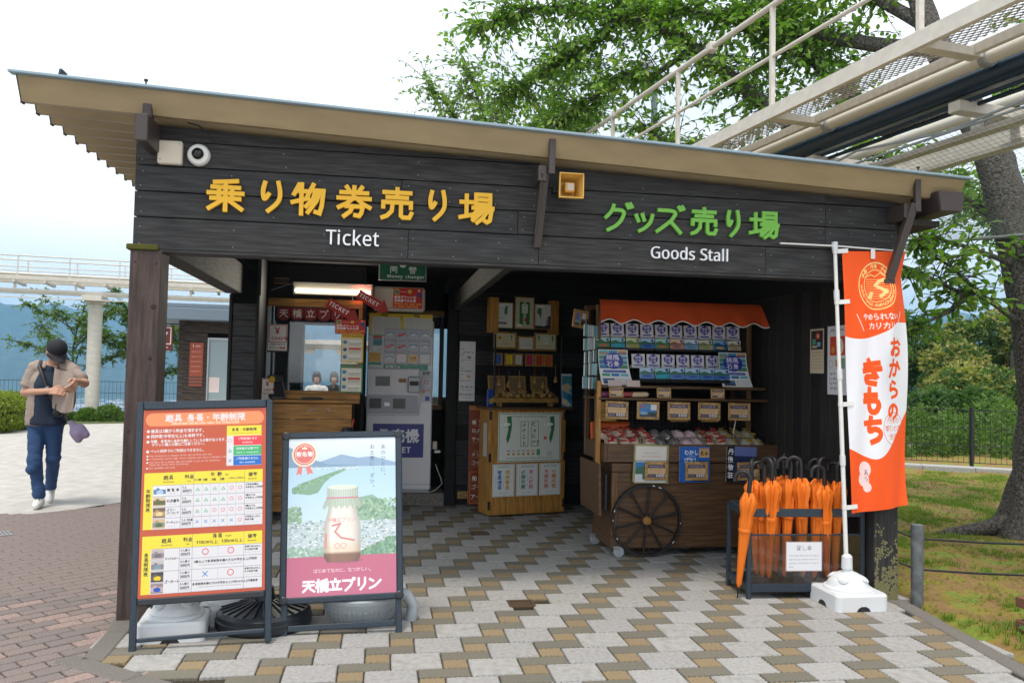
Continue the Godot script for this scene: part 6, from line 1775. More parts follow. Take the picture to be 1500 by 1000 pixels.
	bc_.text("券売機", 30, 40, 112, hexc("eef0f8"), 0.13); bc_.mid("TICKET", 190, 178, 64, hexc("eef0f8"), 0.1)
	panel(t, "blue_label", Vector3(0.0, 0.585, 0.001), 0.57, 0.38, 0.002, bc_.mat(0.35), m("paper"))
	# power lead beside it
	var pw := thing("power_lead", "white power lead with a plug beside the ticket machine", "power lead", Vector3(2.17, 0.135, -4.2))
	tb(pw, "lead", [Vector3(-0.02, 0.32, 0), Vector3(0.05, 0.14, 0.02), Vector3(0.06, 0.1, 0.03), Vector3(-0.02, 0.03, 0.06), Vector3(-0.1, 0.006, 0.08)], 0.004, m("white_paint"), 6)
	bx(pw, "plug", Vector3(0.0, 0.46, 0), Vector3(0.07, 0.03, 0.03), m("white_paint"), 0.008)
	bx(pw, "socket", Vector3(-0.03, 0.53, -0.02), Vector3(0.05, 0.09, 0.03), m("cream"), 0.004)

# ---------------------------------------------------------------- brown souvenir cabinet and what stands on it
# a picture frame, its print in front; returns the thing
func framed(nm: String, label: String, at: Vector3, w: float, h: float, pr: Material, wood: Material, turn := Vector3.ZERO, grp := "", bw := 0.018) -> Node3D:
	var t := thing(nm, label, "picture frame", at, 0.0, grp)
	t.rotation = turn
	panel(t, "print", Vector3(0, 0, 0.002), w - bw * 2 + 0.004, h - bw * 2 + 0.004, 0.004, pr, m("paper"))
	for s in [-1, 1]:
		bx(t, "frame_side", Vector3(s * (w - bw) / 2, 0, 0.006), Vector3(bw, h, 0.014), wood, 0.003)
		bx(t, "frame_rail", Vector3(0, s * (h - bw) / 2, 0.0055), Vector3(w - bw * 2, bw, 0.013), wood, 0.003)
	return t
func pine_print(kind: int) -> StandardMaterial3D:
	var c := Canvas.new(self, 220, 300 if kind < 3 else 190, hexc("d6d8d2"))
	var gr := hexc("2f7a4c")
	if kind == 0:
		c.poly([Vector2(130, 40), Vector2(160, 34), Vector2(156, 120), Vector2(140, 150), Vector2(116, 120)], gr); c.line(PackedVector2Array([Vector2(20, 186), Vector2(130, 186)]), 4, hexc("706860")); c.rect(20, 230, 130, 26, hexc("4a3a48")); c.small(24, 236, 120, 18, hexc("d6d8d2"), 4); c.disc(100, 34, 40, hexc("f0f2f0"), 10)
	elif kind == 1:
		c.rect(0, 0, 220, 300, hexc("c8bea0")); c.rect(52, 40, 44, 220, gr); c.rect(130, 40, 44, 220, gr); c.rect(76, 62, 76, 92, hexc("e8e8e0")); c.frame(76, 62, 76, 92, 3, gr); c.small(86, 76, 56, 18, gr, 3); c.small(86, 106, 56, 18, gr, 5); c.small(86, 130, 56, 14, gr, 9); c.disc(124, 214, 16, hexc("d0402c")); c.disc(50, 268, 34, hexc("eceee8"), 12)
	elif kind == 2:
		c.poly([Vector2(40, 50), Vector2(86, 40), Vector2(90, 110), Vector2(76, 180), Vector2(60, 130), Vector2(30, 90)], gr); c.disc(36, 100, 12, hexc("d0402c")); c.disc(80, 26, 50, hexc("f0f2f0"), 10)
		for i in 4: c.poly([Vector2(150 - i * 6, 170 + i * 30), Vector2(210, 130 + i * 32), Vector2(220, 170 + i * 32)], hexc("3c3648"))
		c.rect(0, 262, 220, 38, hexc("3c3648")); c.disc(120, 262, 16, hexc("d6d8d2"), 9)
	elif kind == 3:
		c.rect(0, 0, 220, 190, hexc("c8c09c")); c.disc(50, 60, 22, hexc("b87a28")); c.poly([Vector2(170, 20), Vector2(190, 20), Vector2(180, 110)], gr); c.ring(110, 110, 26, 3, hexc("5a5a48")); c.small(30, 140, 150, 12, hexc("5a5a48"), 3)
	elif kind == 4:
		for i in 4: c.small(16, 24 + i * 36, 190, 20, hexc("4a4438"), 3 + i)
	elif kind == 5:
		c.rect(0, 0, 220, 190, hexc("d0d0b0")); c.poly([Vector2(20, 20), Vector2(44, 20), Vector2(36, 100)], gr); c.poly([Vector2(180, 20), Vector2(204, 20), Vector2(192, 110)], gr); c.rect(84, 40, 60, 84, hexc("e4e8da")); c.small(90, 50, 48, 16, gr, 4); c.small(90, 80, 48, 16, gr, 6)
		for i in 7: c.disc(30 + i * 24, 150, 7, hexc(["c8a050", "b86838", "c8a050"][i % 3]))
	return c.mat(0.35)
func cabinet() -> void:
	var R := 0.235
	var t := thing("display_cabinet", "brown wooden souvenir cabinet with white printed panels", "cabinet", Vector3(3.075, 0.0, -3.405), R)
	var hw := 0.445
	bc(t, "front", Vector3(-hw, 0.02, -0.02), Vector3(hw, 1.12, 0.0), m("brown_wood_v"), 0.004)
	for s in [-1, 1]: bc(t, "side", Vector3(s * hw - (0.0 if s < 0 else 0.02), 0.02, -0.3), Vector3(s * hw + (0.02 if s < 0 else 0.0), 1.12, -0.022), m("brown_wood_v"), 0.004)
	bc(t, "back", Vector3(-hw + 0.022, 0.02, -0.3), Vector3(hw - 0.022, 1.1, -0.28), m("brown_wood_v"))
	var top := bc(t, "top", Vector3(-hw - 0.04, 1.122, -0.32), Vector3(hw + 0.06, 1.15, 0.04), m("cart_wood"), 0.006)
	for x in [-1, 1]:
		for y in [0.12, 0.62, 1.06]: bx(t, "hinge", Vector3(x * (hw - 0.012), y, 0.002), Vector3(0.03, 0.09, 0.008), m("black"), 0.002)
	# printed panels
	var c := Canvas.new(self, 540, 380, hexc("dfe4dc"))
	c.frame(6, 6, 528, 368, 5, hexc("5a9a70"))
	c.small(120, 20, 300, 20, hexc("506858"), 2)
	for s in [0, 1]:
		var x := 70.0 if s == 0 else 440.0
		c.poly([Vector2(x, 30), Vector2(x + 40, 26), Vector2(x + 44, 110), Vector2(x + 30, 190), Vector2(x + 10, 240), Vector2(x - 2, 200), Vector2(x + 14, 130)], hexc("2f7a48"))
		c.disc(x - 10, 90, 40, hexc("f4f6f4"), 16); c.ring(x - 10, 90, 20, 3, hexc("88a890"))
	c.disc(404, 196, 14, hexc("d0402c")); c.disc(404, 196, 8, hexc("e8806c"))
	c.frame(190, 66, 66, 196, 4, hexc("3a7a58")); c.frame(280, 66, 66, 196, 4, hexc("3a7a58"))
	for i in 4: c.small(198, 76 + i * 46, 50, 38, hexc("3a7a58"), 3 + i); c.small(288, 76 + i * 46, 50, 38, hexc("3a7a58"), 13 + i)
	for i in 6: c.rect(76 + i * 42, 290, 28, 7, hexc(["3a70b8", "d0a040", "7aa0c0", "c880a0", "d06040", "d08a50"][i])); c.disc(90 + i * 42, 318, 11, hexc("c09858"))
	c.rect(330, 284, 30, 46, hexc("5a9a70")); c.rect(420, 300, 44, 40, hexc("c8d0d0")); c.small(70, 346, 400, 12, hexc("506858"), 5)
	panel(t, "large_sheet", Vector3(0.02, 0.83, 0.0), 0.73, 0.52, 0.003, c.mat(0.4), m("paper"))
	var words := [["商売繁昌", "智恵増長", "d0982c", "2f6fc0"], ["美人祈願", "必勝祈願", "d88a98", "6a8a88"], ["心願成就", "良縁祈願", "d88a3c", "d08070"]]
	for i in 3:
		var d := Canvas.new(self, 200, 290, hexc("e2e6e4"))
		d.frame(5, 5, 190, 280, 3, hexc("a8b4b0"))
		d.small(40, 18, 120, 15, hexc("404848"), 4 + i)
		d.down(words[i][0], 116, 54, 42, hexc(words[i][2]), 0.12, 2); d.down(words[i][1], 44, 54, 42, hexc(words[i][3]), 0.12, 2)
		d.rect(102, 90, 2, 120, hexc("909898")); d.rect(30, 90, 2, 120, hexc("909898")); d.small(60, 256, 80, 10, hexc("5a90b0"), 7)
		panel(t, "small_sheet", Vector3(-0.275 + i * 0.27, 0.38, 0.0), 0.25, 0.34, 0.003, d.mat(0.4), m("paper"))
	panel(t, "side_sheet", Vector3(-hw, 0.8, -0.12), 0.1, 0.35, 0.002, M("sidesheet", 0.5, 0.5, 0.48, 0.6), m("paper"), Vector3(0, -PI / 2, 0))
	# rack standing on it, one thing with the uprights
	var P := func(x: float, y: float, z: float) -> Vector3: return t.transform * Vector3(x, y, z)
	var k := thing("display_rack", "black wire display rack with wooden end blocks on the cabinet", "rack", t.position, R)
	for x in [-0.36, 0.43]: bx(k, "upright", Vector3(x, 1.535, -0.1), Vector3(0.018, 0.77, 0.018), m("black"))
	for x in [-0.42, 0.42]: bx(k, "end_block", Vector3(x * 0.86 + 0.005, 2.13, -0.2), Vector3(0.1, 0.38, 0.1), m("brown_wood_v"), 0.004)
	var wire := MB.new()
	for i in 18: wire.bar(Vector3(-0.35 + i * 0.045, 1.16, -0.22), Vector3(-0.35 + i * 0.045, 2.3, -0.22), 0.004, 0.004, Vector3.RIGHT, 0.001)
	for i in 22: wire.bar(Vector3(-0.36, 1.2 + i * 0.05, -0.217), Vector3(0.43, 1.2 + i * 0.05, -0.217), 0.004, 0.004, Vector3.UP, 0.001)
	mk(k, "wire_grid", wire, m("black")).set_meta("kind", "stuff")
	var rot := Vector3(0, R, 0)
	var big := [[-0.245, 2.13, 0.22, 0.28, "white print with a green pine, left of the tall pine print"], [0.0, 2.165, 0.23, 0.35, "tall pale print with two green bands and a red seal"], [0.225, 2.135, 0.21, 0.28, "white print with a pine and dark rooftops"]]
	for i in 3: framed("pine_picture", big[i][4], P.call(big[i][0], big[i][1], -0.17), big[i][2], big[i][3], pine_print(i), m("gold_wood"), rot, "pictures on the cabinet", 0.008)
	var mid := [[-0.22, 1.86, 0.27, 0.185, "wooden frame with a bead picture above the small charms"], [0.025, 1.835, 0.2, 0.16, "small wooden frame of plain lines between two wider frames"], [0.26, 1.86, 0.27, 0.2, "wooden frame with two green pines and a row of dots"]]
	for i in 3: framed("pine_picture", mid[i][4], P.call(mid[i][0], mid[i][1], -0.17), mid[i][2], mid[i][3], pine_print(3 + i), m("gold_wood"), rot, "pictures on the cabinet", 0.02)
	var cols := [["2858b0", "blue"], ["d8c020", "yellow"], ["c8ccc8", "white"], ["c02060", "pink"], ["c83018", "red"], ["d85a18", "orange"]]
	for i in 6:
		var d := Canvas.new(self, 90, 120, hexc(cols[i][0]))
		d.rect(30, 14, 30, 92, hexc(cols[i][0]).darkened(0.15)); d.small(36, 24, 20, 18, hexc("e8e0d0"), 3 + i); d.small(36, 50, 20, 18, hexc("e8e0d0"), 13 + i); d.small(36, 76, 20, 18, hexc("e8e0d0"), 23 + i)
		framed("charm_picture", "small wooden frame with a %s charm card" % cols[i][1], P.call(-0.3 + [0.0, 0.13, 0.24, 0.375, 0.49, 0.6][i], 1.655, -0.17), 0.105, 0.135, d.mat(0.4), m("gold_wood"), rot, "charm frames on the cabinet", 0.018)
	# tray of gourds
	var tr := thing("gourd_tray", "slanted wooden tray on the cabinet holding gourd charms", "tray", P.call(0.0, 1.15, -0.1), R)
	bx(tr, "floor", Vector3(0.0, 0.1, -0.04), Vector3(0.72, 0.012, 0.18), m("gold_wood"), 0.003, Vector3(0.4, 0, 0))
	bx(tr, "front_rail", Vector3(0.0, 0.07, 0.055), Vector3(0.74, 0.05, 0.014), m("gold_wood"), 0.003)
	for s in [-1, 1]: bx(tr, "side_rail", Vector3(s * 0.366, 0.11, -0.04), Vector3(0.012, 0.05, 0.19), m("gold_wood"), 0.003, Vector3(0.4, 0, 0))
	for x in [-0.3, 0.3]: bx(tr, "foot", Vector3(x, 0.03, 0.0), Vector3(0.03, 0.06, 0.1), m("gold_wood"), 0.003)
	var gm := MB.new()
	gm.lathe([Vector2(0.0, 0.0), Vector2(0.017, 0.004), Vector2(0.024, 0.02), Vector2(0.018, 0.036), Vector2(0.011, 0.043), Vector2(0.014, 0.052), Vector2(0.011, 0.064), Vector2(0.004, 0.072), Vector2(0.0, 0.085)], Vector3.ZERO, 12)
	var gmesh := gm.commit()
	M("gourd", 0.42, 0.26, 0.09, 0.35)
	for i in 22:
		var g := thing("gourd", "small tan gourd charm lying in the slanted tray", "gourd", P.call(-0.32 + (i % 11) * 0.062 + rng.randf_range(-0.01, 0.01), 1.262 + (i / 11) * 0.035, -0.1 - (i / 11) * 0.085), 0, "gourds in the tray")
		g.rotation = Vector3(-1.2 + rng.randf_range(-0.3, 0.3), rng.randf() * TAU, rng.randf_range(-0.4, 0.4))
		put(g, "fruit", gmesh, m("gourd"))
		tb(g, "cord", [Vector3(0, 0.08, 0), Vector3(0.01, 0.1, 0.01), Vector3(0.025, 0.095, 0.02)], 0.002, M("cord%d" % (i % 3), [0.5, 0.05, 0.55][i % 3], [0.03, 0.12, 0.4][i % 3], [0.05, 0.4, 0.1][i % 3], 0.7), 5)
	for i in 6:
		var x: float = [-0.3, -0.19, -0.06, 0.12, 0.22, 0.37][i]
		var y: float = [1.42, 1.4, 1.4, 1.45, 1.4, 1.46][i]
		var g := thing("gourd", "tan gourd charm hanging on a thread in the wire rack", "gourd", P.call(x, y, -0.12), 0, "gourds hanging in the rack")
		put(g, "fruit", gmesh, m("gourd"), Vector3(0, -0.05, 0))
		tb(g, "cord", [Vector3(0, 0.03, 0), Vector3(0.0, 0.14, -0.02)], 0.002, m("cord%d" % (i % 3)), 5)
	for i in 3:
		framed("charm_card", "wooden card holder with gourd pictures behind the tray", P.call([-0.3, -0.06, 0.2][i], 1.4, -0.19), 0.2, 0.16, M("dark_print", 0.2, 0.14, 0.07, 0.6), m("gold_wood"), rot + Vector3(-0.2, 0, 0), "card holders behind the tray", 0.016)
	# tall blue card at the right
	var bcv := Canvas.new(self, 100, 320, hexc("3a8ab0"))
	bcv.rect(0, 0, 100, 20, hexc("c8d8e0"))
	bcv.poly([Vector2(0, 110), Vector2(60, 90), Vector2(100, 130), Vector2(70, 160), Vector2(100, 200), Vector2(40, 180), Vector2(0, 150)], hexc("c8b890"))
	bcv.poly([Vector2(30, 30), Vector2(80, 40), Vector2(60, 80), Vector2(20, 76)], hexc("5a9068")); bcv.poly([Vector2(0, 230), Vector2(40, 250), Vector2(90, 300), Vector2(60, 320), Vector2(0, 290)], hexc("d0c8a8")); bcv.poly([Vector2(60, 190), Vector2(100, 220), Vector2(100, 260), Vector2(50, 240)], hexc("2868a0"))
	var bcd := thing("blue_card", "tall blue map card standing at the right of the gourds", "card", P.call(0.46, 1.152, -0.02), R)
	panel(bcd, "card", Vector3(0, 0.18, 0), 0.12, 0.36, 0.008, bcv.mat(0.4), m("paper"), Vector3(-0.08, 0, 0))
	bx(bcd, "stand", Vector3(0, 0.006, -0.03), Vector3(0.1, 0.01, 0.08), m("black"), 0.002)
	var bl := thing("blue_packet", "blue and yellow packet at the left foot of the rack", "packet", P.call(-0.42, 1.152, -0.06), R + 0.4)
	bx(bl, "packet", Vector3(0, 0.09, 0), Vector3(0.09, 0.18, 0.02), M("packet_blue", 0.03, 0.09, 0.38, 0.4), 0.008)
	bx(bl, "label", Vector3(0.01, 0.06, 0.0105), Vector3(0.07, 0.05, 0.001), M("packet_yellow", 0.6, 0.42, 0.03, 0.5), 0.0002, Vector3(0, 0, 0.4))

# ---------------------------------------------------------------- goods cart
func postcard(kind: int) -> StandardMaterial3D:
	var key := "postcard%d" % kind
	if mats.has(key): return mats[key]
	var c := Canvas.new(self, 120, 90, hexc(["3a9ab8", "8a9a58", "3a78b8", "508a68", "b89078", "6aa0c8", "a8b090", "2a70a8", "c0b8a0"][kind]))
	c.rect(0, 0, 120, 34, hexc(["a8d4e0", "c8d0a0", "a8cce8", "a8d8d0", "d8c0a8", "c8d8e8", "d0d8c0", "88b8d8", "dce0d0"][kind]))
	c.poly([Vector2(0, 34), Vector2(40, 20), Vector2(80, 38), Vector2(120, 26), Vector2(120, 50), Vector2(0, 56)], hexc(["2f7a68", "5a7a38", "2f6a58", "3a7048", "8a6048", "4a7a90", "7a8a58", "205888", "908868"][kind]))
	c.disc(60, 66, 38, hexc(["30b0c0", "a09050", "2848a8", "c86a40", "906070", "5080b0", "90a060", "e0b040", "a8a080"][kind]), 10)
	c.disc(100, 18, 11, hexc("2a3a98"))
	mats[key] = c.mat(0.35)
	return mats[key]
func crest_card() -> StandardMaterial3D:
	if mats.has("crest"): return mats["crest"]
	var c := Canvas.new(self, 128, 128, hexc("dcdce4"))
	c.poly([Vector2(64, -4), Vector2(112, 40), Vector2(64, 96), Vector2(16, 40)], hexc("20309a")); c.disc(64, 46, 42, hexc("20309a"))
	c.text("緑風", 32, 18, 31, hexc("e8e8f4"), 0.1); c.text("石景", 32, 50, 31, hexc("e8e8f4"), 0.1)
	c.rect(22, 102, 84, 12, hexc("2a3aa0"))
	mats["crest"] = c.mat(0.4)
	return mats["crest"]
func calendar_print() -> StandardMaterial3D:
	var c := Canvas.new(self, 256, 330, hexc("dfe2e4"))
	var pc := ["58a8b8", "3a88b0", "c88a50", "4a9a78", "2a78b0", "68b0c8", "3a80a8", "50a088"]
	for r in 4:
		for k in 3: c.rect(6 + k * 82, 6 + r * 44, 78, 40, hexc(pc[(r * 3 + k) % 8])); c.rect(6 + k * 82, 28 + r * 44, 78, 14, hexc(pc[(r * 5 + k + 2) % 8]).darkened(0.25))
	c.disc(128, 104, 86, hexc("20309a"), 78)
	c.text("緑風", 66, 44, 58, hexc("e8e8f4"), 0.09); c.text("石景", 66, 106, 58, hexc("e8e8f4"), 0.09)
	c.round_rect(30, 192, 196, 24, 10, hexc("2a48a8")); c.small(40, 198, 176, 12, hexc("d8dcf0"), 5)
	for i in 3: c.rect(20 + i * 76, 224, 66, 26, hexc(pc[i + 3]))
	c.rect(20, 270, 96, 50, hexc("48485c")); c.rect(26, 276, 84, 24, hexc("3a78a8"))
	for i in 4: c.small(126, 268 + i * 14, 116, 9, hexc("60606c"), 5 + i)
	return c.mat(0.35)
func cart() -> void:
	var Z := -1.45
	var t := thing("goods_cart", "dark brown wooden goods cart with iron wheel and red awning", "cart", Vector3(3.43, 0.0, Z))
	var L := 1.42
	# body: frame and inset panels
	bc(t, "front_panel", Vector3(0.05, 0.12, -0.03), Vector3(L, 0.7, -0.012), m("cart_wood"))
	bc(t, "rail", Vector3(0.0, 0.7, -0.04), Vector3(L, 0.775, 0.0), m("cart_wood"), 0.004)
	bc(t, "rail", Vector3(0.0, 0.065, -0.04), Vector3(L, 0.17, 0.0), m("cart_wood"), 0.004)
	bc(t, "stile", Vector3(0.0, 0.172, -0.04), Vector3(0.055, 0.698, 0.0), m("cart_wood_v"), 0.004)
	bc(t, "stile", Vector3(L - 0.055, 0.172, -0.04), Vector3(L, 0.698, 0.0), m("cart_wood_v"), 0.004)
	bc(t, "side_panel", Vector3(0.01, 0.1, -0.6), Vector3(0.025, 0.77, -0.042), m("cart_wood"))
	for y in [0.065, 0.7]: bc(t, "side_rail", Vector3(0.0, y, -0.6), Vector3(0.035, y + 0.09, -0.042), m("cart_wood"), 0.004)
	bc(t, "end_panel", Vector3(L - 0.02, 0.07, -0.6), Vector3(L, 0.77, -0.042), m("cart_wood"))
	bc(t, "back_panel", Vector3(0.03, 0.07, -0.6), Vector3(L - 0.022, 0.77, -0.58), m("cart_wood"))
	bc(t, "floor_board", Vector3(0.03, 0.74, -0.578), Vector3(L - 0.022, 0.772, -0.042), m("cart_wood"))
	# tray with raised rims
	var ty := 0.785
	bc(t, "tray_front", Vector3(-0.05, ty, 0.0), Vector3(L + 0.05, ty + 0.15, 0.025), m("cart_wood"), 0.004)
	bc(t, "tray_side", Vector3(-0.075, ty, -0.66), Vector3(-0.05, ty + 0.15, 0.025), m("cart_wood"), 0.004)
	bc(t, "tray_side", Vector3(L + 0.05, ty, -0.66), Vector3(L + 0.07, ty + 0.15, 0.025), m("cart_wood"), 0.004)
	bc(t, "tray_floor", Vector3(-0.05, ty, -0.64), Vector3(L + 0.05, ty + 0.02, -0.002), m("cart_wood"))
	bc(t, "tray_back", Vector3(-0.05, ty, -0.66), Vector3(L + 0.05, ty + 0.15, -0.642), m("cart_wood"))
	# folding leaf at the end
	var leaf := bx(t, "folding_leaf", Vector3(-0.13, 0.565, -0.2), Vector3(0.022, 0.42, 0.62), m("cart_wood"), 0.004, Vector3(0, 0, 0.03))
	bc(t, "leaf_bracket", Vector3(-0.06, 0.38, -0.03), Vector3(-0.035, 0.68, -0.005), m("black"), 0.003)
	bc(t, "leaf_stay", Vector3(-0.118, 0.66, -0.4), Vector3(0.0, 0.69, -0.37), m("black"), 0.003)
	# uprights and shelves
	for x in [-0.06, L - 0.08]:
		bc(t, "upright", Vector3(x - 0.02, 0.78, -0.3), Vector3(x + 0.02, 2.12, -0.26), m("cart_wood_v"), 0.004)
		bc(t, "upright", Vector3(x - 0.02, 0.78, -0.64), Vector3(x + 0.02, 2.12, -0.6), m("cart_wood_v"), 0.004)
	bc(t, "post", Vector3(-0.115, 0.66, -0.12), Vector3(-0.078, 1.46, -0.08), m("brown_wood_v"), 0.004)
	bc(t, "shelf", Vector3(-0.1, 1.4, -0.62), Vector3(L, 1.425, -0.1), m("cart_wood"), 0.004)
	bc(t, "shelf", Vector3(-0.1, 1.3, -0.62), Vector3(L, 1.32, -0.06), m("cart_wood"), 0.004)
	bc(t, "shelf", Vector3(-0.1, 1.68, -0.62), Vector3(L - 0.05, 1.695, -0.3), m("black_wood"), 0.003)
	bc(t, "top_beam", Vector3(-0.1, 2.1, -0.64), Vector3(L, 2.14, -0.58), m("cart_wood"), 0.004)
	var gr := MB.new()
	for i in 34: gr.bar(Vector3(-0.08 + i * 0.043, 1.0, -0.56), Vector3(-0.08 + i * 0.043, 2.1, -0.56), 0.004, 0.004, Vector3.RIGHT, 0.001)
	for i in 26: gr.bar(Vector3(-0.08, 1.0 + i * 0.043, -0.557), Vector3(L - 0.08, 1.0 + i * 0.043, -0.557), 0.004, 0.004, Vector3.UP, 0.001)
	mk(t, "wire_back", gr, m("black")).set_meta("kind", "stuff")
	bc(t, "backboard", Vector3(-0.09, 0.96, -0.655), Vector3(L - 0.07, 2.1, -0.645), m("black_wood"))
	# wheel
	var wc := Vector3(0.298, 0.302, 0.03)
	var w := Node3D.new()
	w.name = "wheel"
	w.position = wc
	t.add_child(w)
	var rim := MB.new()
	rim.lathe([Vector2(0.28, -0.014), Vector2(0.302, -0.014), Vector2(0.302, 0.014), Vector2(0.28, 0.014), Vector2(0.28, -0.014)], Vector3.ZERO, 64, Basis(Vector3.RIGHT, PI / 2))
	mk(w, "rim", rim, m("black"))
	for i in 10:
		var an := TAU * (i + 0.35) / 10.0
		tb(w, "spoke", [Vector3(cos(an) * 0.03, sin(an) * 0.03, 0), Vector3(cos(an) * 0.288, sin(an) * 0.288, 0)], 0.009, m("black"), 8)
	var hub := MB.new()
	hub.lathe([Vector2(0.0, -0.028), Vector2(0.036, -0.028), Vector2(0.036, 0.02), Vector2(0.03, 0.026), Vector2(0.014, 0.028), Vector2(0.0, 0.03)], Vector3.ZERO, 20, Basis(Vector3.RIGHT, PI / 2))
	mk(w, "hub", hub, m("brown_wood"))
	for i in 7:   # chipped paint on the rim
		var an := rng.randf() * TAU
		bx(w, "paint_chip", Vector3(cos(an) * 0.2935, sin(an) * 0.2935, 0.0142), Vector3(0.007, rng.randf_range(0.008, 0.03), 0.0008), m("paper"), 0.0002, Vector3(0, 0, an))
	# casters
	for q in [Vector3(0.06, 0.045, 0.03), Vector3(0.0, 0.045, -0.5), Vector3(L - 0.08, 0.045, -0.05), Vector3(L - 0.08, 0.045, -0.5)]:
		var cn := Node3D.new()
		cn.name = "caster"
		cn.position = q
		t.add_child(cn, true)
		var b := MB.new()
		b.lathe([Vector2(0.0, -0.014), Vector2(0.04, -0.014), Vector2(0.045, -0.008), Vector2(0.045, 0.008), Vector2(0.04, 0.014), Vector2(0.0, 0.014)], Vector3.ZERO, 20, Basis(Vector3.RIGHT, PI / 2))
		mk(cn, "caster_wheel", b, m("grey_plastic"))
		bx(cn, "fork", Vector3(-0.02, 0.035, 0), Vector3(0.05, 0.03, 0.038), m("steel_grey"), 0.004)
	# awning of red cloth with a white scalloped hem
	var rows := []
	for i in 9:
		var row := []
		for j in 61:
			var u := j / 60.0
			var v := i / 8.0
			var x := -0.12 + u * (L + 0.03)
			var drop := 0.018 * sin(u * PI * 14.0 - 0.6) if i == 8 else 0.0
			var sag := sin(v * PI) * 0.01 * (1.0 + sin(u * PI * 7.0))
			var p := Vector3(x + (u - 0.5) * 0.04 * v, lerpf(2.145, 1.955, v) + drop, lerpf(-0.04, 0.09, pow(v, 0.7)) + 0.008 * sin(u * 38.0) * v)
			p.y -= sag
			row.append(p)
		rows.append(row)
	var aw := MB.new()
	aw.sheet(rows)
	mk(t, "awning", aw, m("awning"))
	var hem := []
	for j in 61: hem.append(rows[8][j] + Vector3(0, 0, 0.001))
	tb(t, "awning_hem", hem, 0.005, m("paper"), 6)
	var B := t.position
	# crest cards: back row and middle row
	var cm := crest_card()
	for r in 2:
		var cnt := 10 if r == 0 else 6
		for i in cnt:
			var x := (0.0 + i * 0.136) if r == 0 else (0.3 + i * 0.137)
			var y := 1.9 if r == 0 else 1.63
			var k := thing("crest_card", "white card with a blue round crest in the %s" % ["row just under the awning" if r == 0 else "middle row between the two calendars"], "card", B + Vector3(x, y - 0.055, -0.36 if r == 0 else -0.26), 0, "crest cards under the awning" if r == 0 else "crest cards in the middle row")
			panel(k, "card", Vector3(0, 0.065, 0), 0.118, 0.118, 0.004, cm, m("paper"), Vector3(-0.12 + rng.randf_range(-0.06, 0.06), rng.randf_range(-0.1, 0.1), rng.randf_range(-0.04, 0.04)))
			bx(k, "box", Vector3(0, 0.015, -0.03), Vector3(0.116, 0.03, 0.05), m("paper"), 0.002)
	for i in 10:
		var k := thing("postcard_pack", "pack of scenic postcards in the upper wire rack", "postcards", B + Vector3(-0.02 + i * 0.135, 1.74, -0.27), 0, "postcard packs in the upper rack")
		panel(k, "card", Vector3(0, 0.05, 0), 0.125, 0.092, 0.01, postcard([3, 0, 1, 2, 3, 4, 5, 6, 7, 8][i]), m("paper"), Vector3(-0.15 + rng.randf_range(-0.08, 0.08), rng.randf_range(-0.1, 0.1), rng.randf_range(-0.05, 0.05)))
		bx(k, "holder", Vector3(0, 0.0, 0.016), Vector3(0.13, 0.02, 0.03), m("black"), 0.002)
	for i in 6:
		var k := thing("postcard_pack", "pack of blue bay postcards in the lower rack between the calendars", "postcards", B + Vector3(0.34 + i * 0.137, 1.47, -0.14), 0, "postcard packs in the lower rack")
		panel(k, "card", Vector3(0, 0.06, 0), 0.128, 0.096, 0.01, postcard(2 if i != 1 else 0), m("paper"), Vector3(-0.15 + rng.randf_range(-0.08, 0.08), rng.randf_range(-0.1, 0.1), rng.randf_range(-0.05, 0.05)))
		bx(k, "holder", Vector3(0, 0.0, 0.016), Vector3(0.135, 0.028, 0.03), m("black_wood"), 0.002)
	var cal := calendar_print()
	for q in [[0.04, "calendar poster with a blue round crest at the left end of the cart shelf"], [1.13, "calendar poster with a blue round crest at the right end of the cart shelf"]]:
		var k := thing("calendar", q[1], "calendar", B + Vector3(q[0], 1.427, -0.1), 0, "calendars on the cart")
		var rw := []
		for i in 8:
			var v := i / 7.0
			rw.append([Vector3(-0.13 + 0.02 * v * v, 0.3 - 0.3 * v, -0.06 + 0.055 * v * v), Vector3(0.13 + 0.04 * v * v, 0.3 - 0.3 * v, -0.06 + 0.055 * v * v)])
		var b := MB.new()
		b.sheet(rw)
		mk(k, "sheet", b, cal)
	# price frames
	var pc := Canvas.new(self, 160, 120, hexc("cdb084"))
	pc.rect(0, 0, 160, 34, hexc("4a3f5a")); pc.small(14, 8, 132, 18, hexc("d8d0c8"), 4); pc.rect(0, 86, 160, 34, hexc("4a3f5a")); pc.text("¥450", 74, 84, 34, hexc("e8e4e0"), 0.12); pc.small(14, 96, 50, 14, hexc("d8d0c8"), 8); pc.small(14, 44, 120, 12, hexc("8a4a38"), 5); pc.small(14, 64, 120, 10, hexc("8a4a38"), 9)
	var pm := pc.mat(0.5)
	var bp := Canvas.new(self, 160, 120, hexc("3a80c0"))
	bp.rect(0, 70, 160, 50, hexc("304858")); bp.disc(40, 84, 40, hexc("7aa8c8"), 14); bp.disc(30, 24, 14, hexc("c84a40")); bp.rect(104, 4, 52, 50, hexc("d8dce0")); bp.disc(76, 30, 12, hexc("5a9a70")); bp.disc(120, 96, 30, hexc("282c30"), 12)
	var bpm := bp.mat(0.4)
	for i in 5: framed("price_card", "gold wooden frame with a blue picture hung below the cart shelf" if i == 1 else "gold wooden price frame hung in the row below the cart shelf", B + Vector3(0.04 + i * 0.273, 1.215, -0.02), 0.2, 0.15, bpm if i == 1 else pm, m("pine"), Vector3(-0.06, rng.randf_range(-0.04, 0.04), rng.randf_range(-0.03, 0.02)), "price frames under the cart shelf", 0.022)
